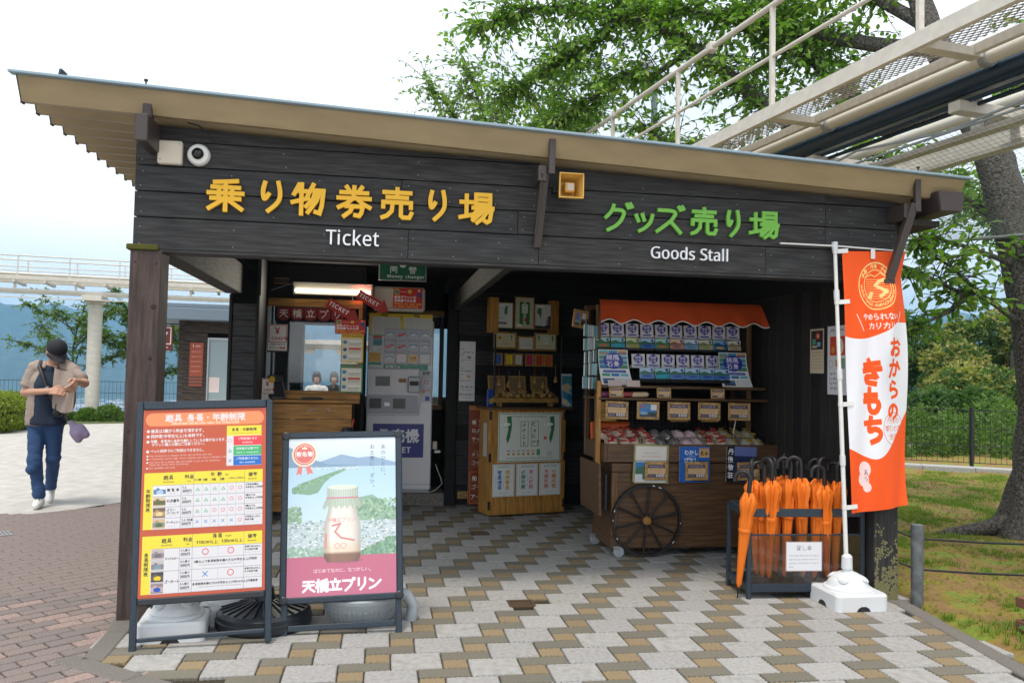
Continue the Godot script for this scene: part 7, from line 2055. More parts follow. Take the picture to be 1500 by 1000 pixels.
	for i in 3: framed("small_price_card", "small gold price frame standing on the narrow cart shelf", B + Vector3([0.04, 0.46, 0.945][i], 1.365, -0.045), 0.125, 0.088, pm, m("pine"), Vector3(-0.1, 0, 0), "small price frames on the narrow shelf", 0.014)
	for i in 3: framed("spare_board", "gold wooden panel partly hidden behind the row of price frames", B + Vector3([-0.02, 0.62, 0.9][i], 1.2, -0.1), 0.16, 0.16, m("gold_wood"), m("gold_wood"), Vector3.ZERO, "panels behind the price frames", 0.016)
	# paper packets on the narrow shelf
	for i in 4:
		var k := thing("snack_packet", ["white card tag above the purple packets", "purple snack packet on the narrow cart shelf", "red snack packet on the narrow cart shelf", "cream snack packet on the narrow cart shelf"][i], "packet", B + Vector3([0.04, 0.0, 0.16, 0.27][i], [1.44, 1.345, 1.345, 1.345][i], -0.11))
		if i == 0:
			for j in 2: panel(k, "tag", Vector3(j * 0.16, 0.0, 0.02 + 0.01 * j), 0.12, 0.055, 0.003, M("tagcard", 0.62, 0.5, 0.48, 0.6), m("paper"), Vector3(-0.3, 0, 0))
		else:
			var b := blob([[Vector3(-0.06, 0, 0), Vector3(0.06, 0.004, 0), 0.026, 0.022]], 0.012, 0.01)
			mk(k, "bag", b, M("snack%d" % i, [0, 0.2, 0.35, 0.6][i], [0, 0.04, 0.05, 0.48][i], [0, 0.12, 0.06, 0.3][i], 0.3))
	# packs of charms hanging at the cart's left side
	for i in 5:
		var k := thing("hanging_pack", "pale blue charm packs hanging in a column beside the cart", "charm pack", B + Vector3(-0.16, 1.88 - i * 0.11, -0.2), 0.5, "hanging charm packs")
		for j in 3:
			panel(k, "pack", Vector3(-0.045 + j * 0.035, rng.randf_range(-0.01, 0.01), j * 0.02), 0.05, 0.1, 0.01, M("pack%d" % (j % 2), [0.16, 0.36][j % 2], [0.34, 0.42][j % 2], [0.38, 0.44][j % 2], 0.15), m("paper"), Vector3(0, rng.randf_range(-0.5, 0.5), 0))
	bx(t, "side_rod", Vector3(-0.17, 1.66, -0.24), Vector3(0.012, 0.66, 0.012), m("black"))
	for y in [1.36, 1.9]: bx(t, "rod_arm", Vector3(-0.12, y, -0.26), Vector3(0.1, 0.012, 0.012), m("black"))
	for i in 5: bx(t, "hook", Vector3(-0.15, 1.94 - i * 0.11, -0.22), Vector3(0.08, 0.006, 0.006), m("black"), 0.001)
	var tl := framed("tilted_picture", "gold frame with two pictures hung tilted beside the cart awning", B + Vector3(-0.19, 2.0, -0.42), 0.15, 0.16, bpm, m("pine"), Vector3(0, 0.25, -0.14), "", 0.025)
	bx(tl, "divider", Vector3(0, 0, 0.008), Vector3(0.02, 0.12, 0.012), m("pine"))
	# baskets of wrapped sweets in the tray: each bag a thing
	for i in 26:
		var col := i % 13
		var rw := i / 13
		var kind: int = [0, 0, 0, 0, 1, 1, 2, 2, 0, 0, 3, 3, 3][col]
		var k := thing("sweet_bag", ["red and white wrapped sweets bag in the cart tray", "silvery wrapped sweets bag in the cart tray", "pinkish white sweets bag in the cart tray", "grey and yellow sweets bag in the cart tray"][kind], "sweets bag", B + Vector3(0.02 + col * 0.108 + rng.randf_range(-0.01, 0.01), 0.93 + rw * 0.055, -0.08 - rw * 0.16 + rng.randf_range(-0.02, 0.02)), rng.randf_range(-0.4, 0.4), ["red and white sweets bags", "silver sweets bags", "pinkish sweets bags", "grey sweets bags"][kind])
		k.rotation.x = 0.35
		var b := MB.new()
		var gd := []
		for a in 7:
			var r2 := []
			for c2 in 7:
				var u := a / 6.0 - 0.5
				var v := c2 / 6.0 - 0.5
				var h := 0.05 * (1.0 - pow(absf(u) * 2.0, 3.0)) * (1.0 - pow(absf(v) * 2.0, 3.0)) + rng.randf_range(-0.009, 0.009)
				r2.append(Vector3(v * 0.115, h, u * 0.16))
			gd.append(r2)
		b.sheet(gd)
		mk(k, "wrapper", b, [M("wrapA", 0.58, 0.46, 0.36, 0.3), M("wrapB", 0.42, 0.4, 0.38, 0.2, null, Vector3.ONE, null, 0, 0.6), M("wrapC", 0.55, 0.42, 0.44, 0.3), M("wrapD", 0.4, 0.38, 0.32, 0.3)][kind])
		if kind == 0 or kind == 3:
			for j in 3: bx(k, "label", Vector3(rng.randf_range(-0.03, 0.03), 0.052, -0.05 + j * 0.05), Vector3(0.06, 0.008, 0.022), m("red") if kind == 0 else M("mustard", 0.4, 0.26, 0.03, 0.6), 0.003, Vector3(rng.randf_range(-0.2, 0.2), rng.randf_range(-0.8, 0.8), 0))
	var ob := thing("orange_box", "orange paper box standing behind the wire basket", "box", B + Vector3(0.08, 0.94, -0.36))
	bx(ob, "box", Vector3(0, 0.08, 0), Vector3(0.34, 0.15, 0.05), M("obox", 0.62, 0.11, 0.01, 0.5), 0.004, Vector3(-0.2, 0, 0))
	bx(ob, "flap", Vector3(0, 0.15, 0.03), Vector3(0.34, 0.004, 0.06), m("obox"), 0.001, Vector3(0.3, 0, 0))
	var wb := thing("wire_basket", "black wire baskets lining the cart tray", "basket", B + Vector3(0, 0.94, -0.02))
	for s in 5:
		var b := MB.new()
		for x in [0.0, 0.27]:
			b.bar(Vector3(-0.03 + s * 0.29 + x, 0.05, 0.0), Vector3(-0.03 + s * 0.29 + x, 0.13, -0.36), 0.005, 0.005, Vector3.UP, 0.001)
			b.bar(Vector3(-0.03 + s * 0.29 + x, 0.0, 0.0), Vector3(-0.03 + s * 0.29 + x, 0.05, 0.0), 0.005, 0.005, Vector3.RIGHT, 0.001)
		b.bar(Vector3(-0.03 + s * 0.29, 0.05, 0.0), Vector3(0.24 + s * 0.29, 0.05, 0.0), 0.005, 0.005, Vector3.UP, 0.001)
		b.bar(Vector3(-0.03 + s * 0.29, 0.13, -0.36), Vector3(0.24 + s * 0.29, 0.13, -0.36), 0.005, 0.005, Vector3.UP, 0.001)
		for i in 8: b.bar(Vector3(-0.03 + s * 0.29 + i * 0.038, 0.04, -0.36), Vector3(-0.03 + s * 0.29 + i * 0.038, 0.16, -0.36), 0.003, 0.003, Vector3.RIGHT, 0.0008)
		mk(wb, "basket", b, m("black"))
	tb(wb, "white_cord", [Vector3(1.11, 0.28, -0.1), Vector3(1.14, 0.2, -0.08), Vector3(1.13, 0.1, -0.1), Vector3(1.15, 0.0, -0.15)], 0.005, m("white_paint"), 6)
	# books hung on the front of the tray
	for i in 3:
		var c := Canvas.new(self, 256, 270, hexc(["c9cfd6", "2060b0", "7a80a8"][i]))
		if i == 0:
			c.rect(0, 0, 256, 120, hexc("d8d4cc")); c.small(70, 46, 120, 12, hexc("808080"), 3); c.small(50, 70, 160, 14, hexc("c07060"), 6); c.rect(0, 120, 256, 70, hexc("2a78b8")); c.disc(60, 200, 60, hexc("3a6a50"), 50); c.rect(0, 210, 60, 60, hexc("c8ccd0"))
		elif i == 1:
			c.text("むかし", 40, 26, 40, hexc("e4ecf4"), 0.13); c.text("ばなし", 40, 84, 40, hexc("e4ecf4"), 0.13); c.small(80, 68, 50, 12, hexc("c8d8e8"), 5); c.rect(166, 12, 84, 70, hexc("c8a068")); c.text("見本", 172, 34, 36, hexc("4a3020"), 0.12); c.small(174, 16, 68, 12, hexc("4a3020"), 3)
			for j in 40: c.disc(rng.randf_range(0, 256), rng.randf_range(130, 270), rng.randf_range(4, 14), hexc(["1a50a0", "2a70c0", "184888"][j % 3]))
			c.rect(110, 250, 130, 14, hexc("181c28"))
		else:
			c.rect(0, 0, 66, 270, hexc("14161c")); c.down("丹後物狂", 10, 14, 50, hexc("e8e8ea"), 0.13, 10); c.rect(66, 0, 190, 70, hexc("6a78b0")); c.rect(66, 70, 190, 200, hexc("26345c"))
		var k := thing("hanging_book", ["pale booklet with a sea picture hung on the cart", "blue storybook hung on the front of the cart", "dark booklet with white upright letters hung on the cart"][i], "book", B + Vector3([0.325, 0.71, 1.13][i], 0.77, 0.03), 0, "books hung on the cart")
		panel(k, "cover", Vector3(0, 0, 0.006), 0.27, 0.3, 0.006, c.mat(0.35), m("paper"), Vector3(0, 0, [-0.02, 0.0, -0.03][i]))
		if i == 0:
			for j in 2: panel(k, "back_sheet", Vector3(0.008 * j, 0.006 - 0.006 * j, 0.001 + j * 0.002), 0.3, 0.32, 0.0015, M("olive", 0.3, 0.3, 0.13, 0.6), m("olive"), Vector3(0, 0, 0.03 * j - 0.04))
		bx(k, "wire", Vector3(0, 0.03, 0.0145), Vector3(0.31, 0.004, 0.004), m("black"), 0.001)
		framed("book_price_card", "gold price frame hung over the %s" % ["pale booklet", "blue storybook", "dark booklet"][i], B + Vector3([0.37, 0.725, 1.19][i], 0.715, 0.046), 0.2, 0.155, pm, m("pine"), Vector3(0, 0, [0.0, 0.01, 0.03][i]), "price frames over the books", 0.024)

# ---------------------------------------------------------------- umbrella rack
func umbrella_meshes(q0 := 0.0) -> Array:
	# furled canopy with pleats, hanging point down; handle up. origin at the ferrule tip
	var b := MB.new()
	var rows := []
	var prof := [Vector2(0.006, 0.07), Vector2(0.016, 0.1), Vector2(0.022, 0.25), Vector2(0.03, 0.45), Vector2(0.036, 0.53), Vector2(0.032, 0.57), Vector2(0.042, 0.62), Vector2(0.047, 0.68), Vector2(0.03, 0.71), Vector2(0.012, 0.705)]
	for q in prof:
		var row := []
		for k in 33:
			var a := TAU * k / 32.0
			var wv := 1.0 + (0.26 + 0.1 * sin(q0 * 5.0)) * sin(a * 8.0 + q.y * (3.0 + q0 * 2.0)) * smoothstep(0.1, 0.6, q.y) + 0.14 * sin(a * 3.0 + q0 * 9.0 + q.y * 5.0) * smoothstep(0.4, 0.7, q.y)
			row.append(Vector3(cos(a) * q.x * wv, q.y + (0.02 * sin(a * 8.0) if q.y > 0.66 else 0.0), sin(a) * q.x * wv))
		rows.append(row)
	b.sheet(rows)
	var s := MB.new()
	s.tube(PackedVector3Array([Vector3(0, 0, 0), Vector3(0, 0.08, 0)]), [0.004, 0.007], 8)
	var h := MB.new()
	var pts := [Vector3(0, 0.68, 0), Vector3(0, 0.8, 0)]
	for k in 9:
		var a := PI * k / 8.0
		pts.append(Vector3(0.042 - cos(a) * 0.042, 0.82 + sin(a) * 0.045, 0))
	pts.append(Vector3(0.086, 0.79, 0))
	h.tube(PackedVector3Array(pts), 0.0135, 10)
	var st := MB.new()
	st.lathe([Vector2(0.034, 0.455), Vector2(0.037, 0.46), Vector2(0.037, 0.475), Vector2(0.034, 0.48)], Vector3.ZERO, 16)
	return [b.commit(), s.commit(), h.commit(), st.commit()]
func umbrella_rack() -> void:
	var t := thing("umbrella_rack", "dark steel umbrella rack with a clear panel and white sign", "umbrella rack", Vector3(4.02, 0.0, -0.13), -0.05)
	var W := 0.82
	var D := -0.36
	for x in [0.0, W]:
		for z in [0.0, D]: bx(t, "leg", Vector3(x, 0.3, z), Vector3(0.028, 0.6, 0.028), m("navy_metal"), 0.003)
	for y in [0.585, 0.075]:
		for z in [0.0, D]: bx(t, "rail", Vector3(W / 2, y, z), Vector3(W - 0.028, 0.055, 0.02), m("navy_metal"), 0.003)
		for x in [0.0, W]: bx(t, "side_rail", Vector3(x, y, D / 2), Vector3(0.02, 0.055, -D - 0.028), m("navy_metal"), 0.003)
	bx(t, "thin_rail", Vector3(W / 2, 0.435, 0.0), Vector3(W - 0.028, 0.012, 0.012), m("navy_metal"), 0.002)
	var g := MB.new()
	for i in 8: g.bar(Vector3(0.05 + i * 0.1, 0.585, -0.01), Vector3(0.05 + i * 0.1, 0.585, D + 0.01), 0.006, 0.006)
	for i in 3: g.bar(Vector3(0.01, 0.591, -0.09 - i * 0.09), Vector3(W - 0.01, 0.591, -0.09 - i * 0.09), 0.006, 0.006)
	mk(t, "holder_grid", g, m("steel_grey"))
	bc(t, "tray", Vector3(0.0, 0.05, D), Vector3(W, 0.056, 0.0), m("black"))
	bc(t, "clear_panel", Vector3(0.015, 0.105, 0.008), Vector3(W - 0.015, 0.43, 0.012), glass("brownglass", Color(0.25, 0.2, 0.17), 0.24), 0.001)
	var c := Canvas.new(self, 256, 192, hexc("dcdde2"))
	c.frame(0, 0, 256, 192, 5, hexc("b8a8a8"))
	c.mid("貸し傘", 128, 22, 38, hexc("5a5a60"), 0.06)
	for i in 4: c.small(20, 84 + i * 25, 216 if i < 3 else 40, 14, hexc("808088"), 4 + i)
	panel(t, "sign", Vector3(0.39, 0.29, 0.013), 0.26, 0.2, 0.003, c.mat(0.5), m("paper"))
	# the umbrellas
	var ums := [umbrella_meshes(), umbrella_meshes(0.4), umbrella_meshes(0.9), umbrella_meshes(1.5)]
	var B := t.transform
	var n := 0
	for q in [[0.1, -0.07], [0.2, -0.06], [0.29, -0.08], [0.4, -0.06], [0.49, -0.08], [0.6, -0.06], [0.7, -0.08], [0.15, -0.18], [0.26, -0.2], [0.36, -0.18], [0.46, -0.21], [0.57, -0.19], [0.67, -0.2], [0.3, -0.29], [0.5, -0.29], [0.66, -0.29]]:
		var o := thing("umbrella", "furled orange umbrella with black crook handle standing in the rack", "umbrella", B * Vector3(q[0] + rng.randf_range(-0.04, 0.04), 0.057, q[1] + rng.randf_range(-0.03, 0.03)), 0, "orange umbrellas in the rack")
		o.rotation = Vector3(rng.randf_range(-0.07, 0.07), rng.randf() * TAU, rng.randf_range(-0.09, 0.09))
		var s := rng.randf_range(0.98, 1.06)
		o.scale = Vector3(s * 1.08, s, s * 1.08)
		umbrella_parts(o, ums[n % 4])
		n += 1
	var o2 := thing("umbrella", "furled orange umbrella leaning outside the end of the rack", "umbrella", Vector3(3.955, 0.005, -0.16))
	o2.rotation_order = EULER_ORDER_YXZ
	o2.rotation = Vector3(-0.05, 2.6, 0.1)
	o2.scale = Vector3(1.15, 1.0, 1.15)
	umbrella_parts(o2, ums[2])
func umbrella_parts(o: Node3D, um: Array) -> void:
	put(o, "canopy", um[0], m("orange"))
	put(o, "ferrule", um[1], m("black"))
	put(o, "handle", um[2], m("black"))
	put(o, "tie_strap", um[3], m("orange"))

# ---------------------------------------------------------------- flag banner
func banner() -> void:
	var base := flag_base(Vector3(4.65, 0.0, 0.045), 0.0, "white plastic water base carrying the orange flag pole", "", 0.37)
	var t := thing("flag_banner", "orange and white tall flag on a white pole", "flag", Vector3(4.64, 0.18, 0.05))
	var p0 := Vector3(0, 0.0, 0)
	var p1 := Vector3(-0.1, 2.24, 0)
	var at := func(v: float) -> Vector3: return p0.lerp(p1, v)
	tb(t, "pole", [at.call(0.0), at.call(0.62)], 0.0145, m("white_paint"), 14)
	tb(t, "pole", [at.call(0.6), at.call(1.0)], 0.0125, m("white_paint"), 14)
	for v in [0.35, 0.61, 0.85]: tb(t, "pole_joint", [at.call(v - 0.015), at.call(v + 0.015)], 0.019, m("white_plastic"), 14)
	var so := MB.new()
	so.lathe([Vector2(0.0, 0.0), Vector2(0.03, 0.0), Vector2(0.03, 0.03), Vector2(0.036, 0.03), Vector2(0.034, 0.11), Vector2(0.02, 0.125), Vector2(0.0, 0.125)], Vector3(0, 0.03, 0), 20)
	mk(t, "socket", so, m("white_plastic"))
	tb(t, "top_rod", [at.call(1.0) + Vector3(-0.4, 0.0, 0.0), at.call(1.0), at.call(1.0) + Vector3(0.56, -0.012, -0.015)], 0.006, m("white_paint"), 8)
	tb(t, "pole_cap", [at.call(0.985), at.call(1.012)], 0.02, m("white_plastic"), 12)
	# print
	var c := Canvas.new(self, 400, 1200, hexc("e6e7ee"))
	var og := hexc("f2560e")
	c.rect(0, 0, 400, 330, og)
	var arc := [Vector2(0, 300)]
	for i in 21: arc.append(Vector2(i * 20, 404 - 110 * pow(absf(i / 20.0 - 0.25) * 1.05, 1.7) - 46 * smoothstep(0.4, 1.0, i / 20.0)))
	arc.append(Vector2(400, 300))
	c.poly(arc, og)
	var low := [Vector2(0, 1200), Vector2(0, 905)]
	for i in 21: low.append(Vector2(i * 20, 905 + 70 * sin(PI * minf(i / 20.0 / 0.75, 1.0) * 0.5) - 240 * pow(maxf(i / 20.0 - 0.35, 0.0) / 0.65, 1.8)))
	low.append(Vector2(400, 1200))
	c.poly(low, og)
	# emblem: ring with a sandbar between hills
	var ye := hexc("f6d890")
	c.ring(214, 160, 108, 6, ye); c.ring(214, 160, 74, 4, ye)
	for i in 9: c.rect(152, 130 + i * 11, 124, 2, ye)
	c.line(PackedVector2Array([Vector2(150, 122), Vector2(186, 108), Vector2(214, 118), Vector2(246, 100), Vector2(280, 122)]), 4, ye)
	c.poly([Vector2(160, 215), Vector2(178, 188), Vector2(200, 190), Vector2(186, 222)], ye); c.line(PackedVector2Array([Vector2(262, 132), Vector2(236, 140), Vector2(214, 158), Vector2(240, 172), Vector2(262, 186), Vector2(236, 208)]), 15, ye)
	var w1 := "京都・丹後 天橋立"
	for i in w1.length():
		var an := deg_to_rad(-150.0 + i * 15.0)
		if w1[i] != " ": c.glyph(w1[i], 214 + cos(an) * 91 - 11, 160 + sin(an) * 91 - 11, 22, ye, 0.12)
	var w2 := "KYOTO TANGO AMANOHASHIDATE"
	for i in w2.length():
		var an := deg_to_rad(178.0 - i * 7.1)
		if w2[i] != " ": c.glyph(w2[i], 214 + cos(an) * 91 - 7, 160 + sin(an) * 91 - 11, 20, ye, 0.1)
	c.text("やめられない", 128, 286, 32, hexc("f4eef0"), 0.13); c.text("カリカリ", 168, 328, 32, hexc("f4eef0"), 0.13)
	c.line(PackedVector2Array([Vector2(86, 290), Vector2(128, 366)]), 4, hexc("f4eef0")); c.line(PackedVector2Array([Vector2(348, 282), Vector2(316, 350)]), 4, hexc("f4eef0"))
	c.down("おからの", 256, 400, 88, og, 0.17, 8); c.down("きもち", 100, 494, 128, og, 0.2, 4)
	c.ring(300, 816, 74, 3, hexc("e2603c"))
	c.mid("丹後の", 300, 762, 32, hexc("e2603c"), 0.07); c.mid("琴引の塩", 300, 800, 32, hexc("e2603c"), 0.07); c.mid("使用", 300, 838, 32, hexc("e2603c"), 0.07)
	c.disc(98, 1000, 36, hexc("f0d2d2")); c.disc(90, 1046, 32, hexc("f0d2d2")); c.disc(110, 1082, 24, hexc("f0d2d2")); c.down("あら", 92, 1000, 28, hexc("6a4a58"), 0.08)
	# cloth
	var gd := []
	for i in 61:
		var v := i / 60.0
		var row := []
		for j in 25:
			var u := j / 24.0
			var left: Vector3 = at.call(0.985 - v * 0.795)
			var wv := sin(u * 9.0 + v * 3.4) * 0.03 * u + sin(u * 4.0 - v * 7.0) * 0.03 * u + sin(u * 16.0 + v * 9.0) * 0.006
			var fold := exp(-pow((u - (0.74 - v * 0.35)) * 9.0, 2.0)) * 0.045 * smoothstep(0.02, 0.2, v) * (1.0 - smoothstep(0.35, 0.6, v))
			var x := 0.05 + u * (0.44 + 0.035 * sin(v * PI))
			if v < 0.1: x = 0.05 + u * lerpf(0.49, 0.45, v / 0.1)
			row.append(left + Vector3(x, 0.02 * u * (1.0 - v) - (0.0 if v < 0.9 else -0.05 * u * (v - 0.9) * 10.0), 0.004 - 0.02 * u + wv * smoothstep(0.0, 0.18, v) * 0.9 + fold))
		gd.append(row)
	var b := MB.new()
	b.sheet(gd)
	var cm := c.mat(0.75)
	cm.cull_mode = BaseMaterial3D.CULL_DISABLED
	cm.backlight_enabled = true
	cm.backlight = Color(0.25, 0.25, 0.25)
	mk(t, "cloth", b, cm)
	for v in [0.985, 0.83, 0.52, 0.21]:
		var o: Vector3 = at.call(v)
		var lb := MB.new()
		lb.tube(PackedVector3Array([o + Vector3(0, -0.016, 0), o + Vector3(0, 0.016, 0)]), 0.017, 12)
		lb.box(o + Vector3(0.05, 0.0, 0.008), Vector3(0.085, 0.03, 0.003), 0.001, Basis(Vector3(0, 0, 1), 0.1))
		mk(t, "loop", lb, m("white_paint"))
	var lb2 := MB.new()
	lb2.box(at.call(0.99) + Vector3(0.28, -0.02, 0.006), Vector3(0.032, 0.07, 0.004), 0.001)
	mk(t, "loop", lb2, m("white_paint"))

# ---------------------------------------------------------------- people
# one hand with five bent fingers, from the wrist, pointing along d with the palm facing p
func hand_caps(w: Vector3, d: Vector3, p: Vector3, curl: float, thumb: float, s := 1.0) -> Array:
	d = d.normalized()
	var side := d.cross(p).normalized()
	p = side.cross(d).normalized()
	var caps := []
	for k in 4:
		caps.append([w + side * (k - 1.5) * 0.012 * s, w + d * 0.085 * s + side * (k - 1.5) * 0.02 * s, 0.017 * s, 0.012 * s])
		var r := w + d * 0.085 * s + side * (k - 1.5) * 0.02 * s
		var l: float = [0.036, 0.042, 0.04, 0.031][k] * s
		var dir := d
		for j in 3:
			dir = (dir * cos(curl) + p * sin(curl)).normalized()
			var e: Vector3 = r + dir * l * [1.0, 0.7, 0.55][j]
			caps.append([r, e, 0.0095 * s, 0.0082 * s])
			r = e
	var a := w + d * 0.025 * s + side * thumb * 0.026 * s
	var b := a + (d * 0.6 + side * thumb * 0.8 + p * 0.3).normalized() * 0.04 * s
	caps.append([a, b, 0.0125 * s, 0.0105 * s])
	caps.append([b, b + (d * 0.85 + p * 0.5).normalized() * 0.036 * s, 0.0105 * s, 0.009 * s])
	return caps
# cloth creases: the surface pushed in and out along uneven, slanting folds
func crease(b: MB, amp: float) -> void:
	var f := FastNoiseLite.new()
	f.seed = 11
	f.frequency = 9.0
	f.fractal_type = FastNoiseLite.FRACTAL_RIDGED
	f.fractal_octaves = 2
	var nv := b.v.duplicate()
	for i in b.v.size():
		var p := b.v[i]
		nv[i] = p + b.n[i] * amp * f.get_noise_3d(p.x * 0.6 + p.y * 0.3, p.y * 1.25, p.z * 0.6)
	b.v = nv
	for i in range(0, nv.size(), 3):
		var fn := (nv[i + 2] - nv[i]).cross(nv[i + 1] - nv[i]).normalized()
		for k in 3: b.n[i + k] = (b.n[i + k] + fn * 0.8).normalized()
func join(a: MB, b: MB) -> MB:
	a.v.append_array(b.v); a.n.append_array(b.n); a.t.append_array(b.t); a.c.append_array(b.c)
	return a
func people() -> void:
	var t := thing("person", "walking person in beige shirt, black cap and jeans looking down at their bag", "person", Vector3(-2.0, 0.0, -4.15))
	var o := t.position
	var V := func(x: float, y: float, z: float) -> Vector3: return Vector3(x, y, z) - o
	var shl: Vector3 = V.call(-2.125, 1.455, -4.2)
	var shr: Vector3 = V.call(-1.765, 1.465, -4.15)
	var ell: Vector3 = V.call(-2.2, 1.2, -4.17)
	var wrl: Vector3 = V.call(-1.86, 1.225, -3.92)
	var elr: Vector3 = V.call(-1.575, 1.31, -4.03)
	var wrr: Vector3 = V.call(-1.6, 1.335, -3.86)
	var hl: Vector3 = V.call(-2.075, 0.9, -4.19)
	var hr: Vector3 = V.call(-1.915, 0.9, -4.19)
	var kl: Vector3 = V.call(-2.05, 0.5, -4.09)
	var al: Vector3 = V.call(-2.005, 0.09, -4.13)
	var kr: Vector3 = V.call(-1.915, 0.5, -4.22)
	var ar: Vector3 = V.call(-2.055, 0.14, -4.56)
	var neck: Vector3 = V.call(-1.945, 1.5, -4.17)
	var head: Vector3 = V.call(-1.885, 1.62, -4.1)
	# body with head and arms
	var b := blob([[V.call(-1.99, 0.95, -4.19), V.call(-1.955, 1.28, -4.19), 0.125, 0.14], [V.call(-1.955, 1.28, -4.19), V.call(-1.945, 1.4, -4.18), 0.14, 0.12], [shl, shr, 0.06, 0.06], [neck - Vector3(0, 0.05, 0), head + Vector3(-0.01, -0.04, -0.01), 0.062, 0.055],
		[shl, ell, 0.052, 0.042], [ell, wrl, 0.042, 0.03], [shr, elr, 0.052, 0.042], [elr, wrr, 0.042, 0.03],
		[hl, kl, 0.078, 0.05], [kl, al, 0.046, 0.036], [hr, kr, 0.078, 0.05], [kr, ar, 0.046, 0.036]], 0.014, 0.03)
	# head looks down and to the side
	var fd := Vector3(0.45, -0.62, 0.62).normalized()
	var fs := Vector3.UP.cross(fd).normalized()
	var fu := fd.cross(fs).normalized()
	var hc := [[head + fu * 0.03 - fd * 0.02, head - fu * 0.02 + fd * 0.005, 0.088, 0.08], [head - fu * 0.03 + fd * 0.03, head - fu * 0.085 + fd * 0.05, 0.062, 0.034], [head + fd * 0.085 - fu * 0.0, head + fd * 0.108 - fu * 0.035, 0.009, 0.014], [head + fd * 0.078 - fu * 0.06 - fs * 0.018, head + fd * 0.078 - fu * 0.06 + fs * 0.018, 0.01, 0.01],
		[head + fs * 0.083 + fu * 0.01, head + fs * 0.085 - fu * 0.03, 0.018, 0.012], [head - fs * 0.083 + fu * 0.01, head - fs * 0.085 - fu * 0.03, 0.018, 0.012]]
	join(b, blob(hc, 0.007, 0.02))
	join(b, blob(hand_caps(wrl, Vector3(0.85, 0.05, 0.45), Vector3(0.2, -0.4, -0.9), 0.55, 1.0, 1.08), 0.0045, 0.006))
	join(b, blob(hand_caps(wrr, Vector3(0.1, -0.55, 0.8), Vector3(-0.9, -0.2, -0.2), 0.7, -1.0, 1.08), 0.0045, 0.006))
	mk(t, "body", b, m("skin"))
	for s in [-1, 1]:
		var e := MB.new()
		e.lathe([Vector2(0, 0.006), Vector2(0.007, 0.004), Vector2(0.009, 0.0)], head + fd * 0.083 + fs * s * 0.031 + fu * 0.012, 10, Basis(Quaternion(Vector3.UP, fd)))
		mk(t, "eye", e, m("black"))
	# grey hair below the cap
	mk(t, "hair", blob([[head - fd * 0.05 - fs * 0.055 + fu * 0.0, head - fd * 0.06 - fs * 0.04 - fu * 0.06, 0.042, 0.035], [head - fd * 0.05 + fs * 0.055, head - fd * 0.06 + fs * 0.04 - fu * 0.06, 0.042, 0.035], [head - fd * 0.07, head - fd * 0.065 - fu * 0.06, 0.05, 0.042]], 0.009, 0.02), M("hair", 0.09, 0.085, 0.085, 0.8))
	# cap
	var cp := blob([[head + fu * 0.05 - fd * 0.015, head + fu * 0.055 - fd * 0.02, 0.099, 0.098]], 0.008, 0.01, [[head + fu * 0.022, -fu]])
	var capn := mk(t, "cap", cp, m("cap"))
	var br := []
	for i in 7:
		var row := []
		for j in 13:
			var an := (j / 12.0 - 0.5) * PI * 0.9
			var rr := 0.09 + 0.08 * (i / 6.0) * cos(an * 0.8)
			row.append(head + fu * (0.03 - 0.018 * (i / 6.0) - 0.02 * sin(an) * sin(an)) + fd * cos(an) * rr + fs * sin(an) * minf(rr, 0.1) * 0.98)
		br.append(row)
	var bm := MB.new()
	bm.sheet(br)
	var b2 := []
	for row in br:
		var r2 := []
		for q in row: r2.append(q - fu * 0.005)
		b2.append(r2)
	bm.sheet(b2)
	mk(capn, "brim", bm, m("cap"))
	# navy tee under the open shirt
	mk(t, "tee_shirt", blob([[V.call(-1.985, 0.9, -4.17), V.call(-1.955, 1.28, -4.165), 0.135, 0.15], [V.call(-1.955, 1.28, -4.165), V.call(-1.945, 1.42, -4.165), 0.15, 0.105], [V.call(-2.04, 0.88, -4.17), V.call(-1.9, 0.88, -4.16), 0.12, 0.12]], 0.014, 0.04, [[V.call(0, 0.86, 0), Vector3(0, -1, 0)]]), m("tee"))
	# beige shirt: back and left side, sleeves, and the front panel held open
	var sh := blob([[V.call(-2.06, 0.9, -4.2), V.call(-2.04, 1.3, -4.2), 0.135, 0.135], [V.call(-1.95, 0.95, -4.26), V.call(-1.94, 1.36, -4.26), 0.13, 0.12], [shl, shr - Vector3(0, 0, 0.03), 0.074, 0.074], [V.call(-1.84, 1.1, -4.24), V.call(-1.83, 1.36, -4.22), 0.11, 0.1]], 0.013, 0.035, [[V.call(0, 0.855, 0), Vector3(0, -1, 0)], [V.call(-1.985, 1.2, -4.06), Vector3(0.62, 0.0, 0.78).normalized()]])
	join(sh, blob([[shl + Vector3(0.03, 0.015, 0), shl.lerp(ell, 0.2), 0.07, 0.07], [shl.lerp(ell, 0.2), shl.lerp(ell, 0.74), 0.07, 0.078], [shr + Vector3(-0.04, 0.015, 0), shr.lerp(elr, 0.2), 0.07, 0.068], [shr.lerp(elr, 0.2), shr.lerp(elr, 0.7), 0.068, 0.072]], 0.013, 0.02, [[shl.lerp(ell, 0.78), (ell - shl).normalized()]]))
	crease(sh, 0.008)
	var shn := mk(t, "shirt", sh, m("shirt"))
	var fl := []
	for i in 11:
		var v := i / 10.0
		var row := []
		for j in 8:
			var u := j / 7.0
			var a: Vector3 = V.call(-1.86, 1.47 - 0.42 * v, -4.0 + 0.02 * v)
			var e: Vector3 = V.call(-1.6 - 0.02 * v, 1.44 - 0.42 * v, -3.85)
			if v < 0.35: e = V.call(-1.66 + 0.06 * v, 1.46 - 0.35 * v, -3.95 + 0.15 * v)
			row.append(a.lerp(e, u) + Vector3(0, -0.03 * sin(u * PI), 0.02 * sin(u * 9.0 + v * 3.0)))
		fl.append(row)
	var fm := MB.new()
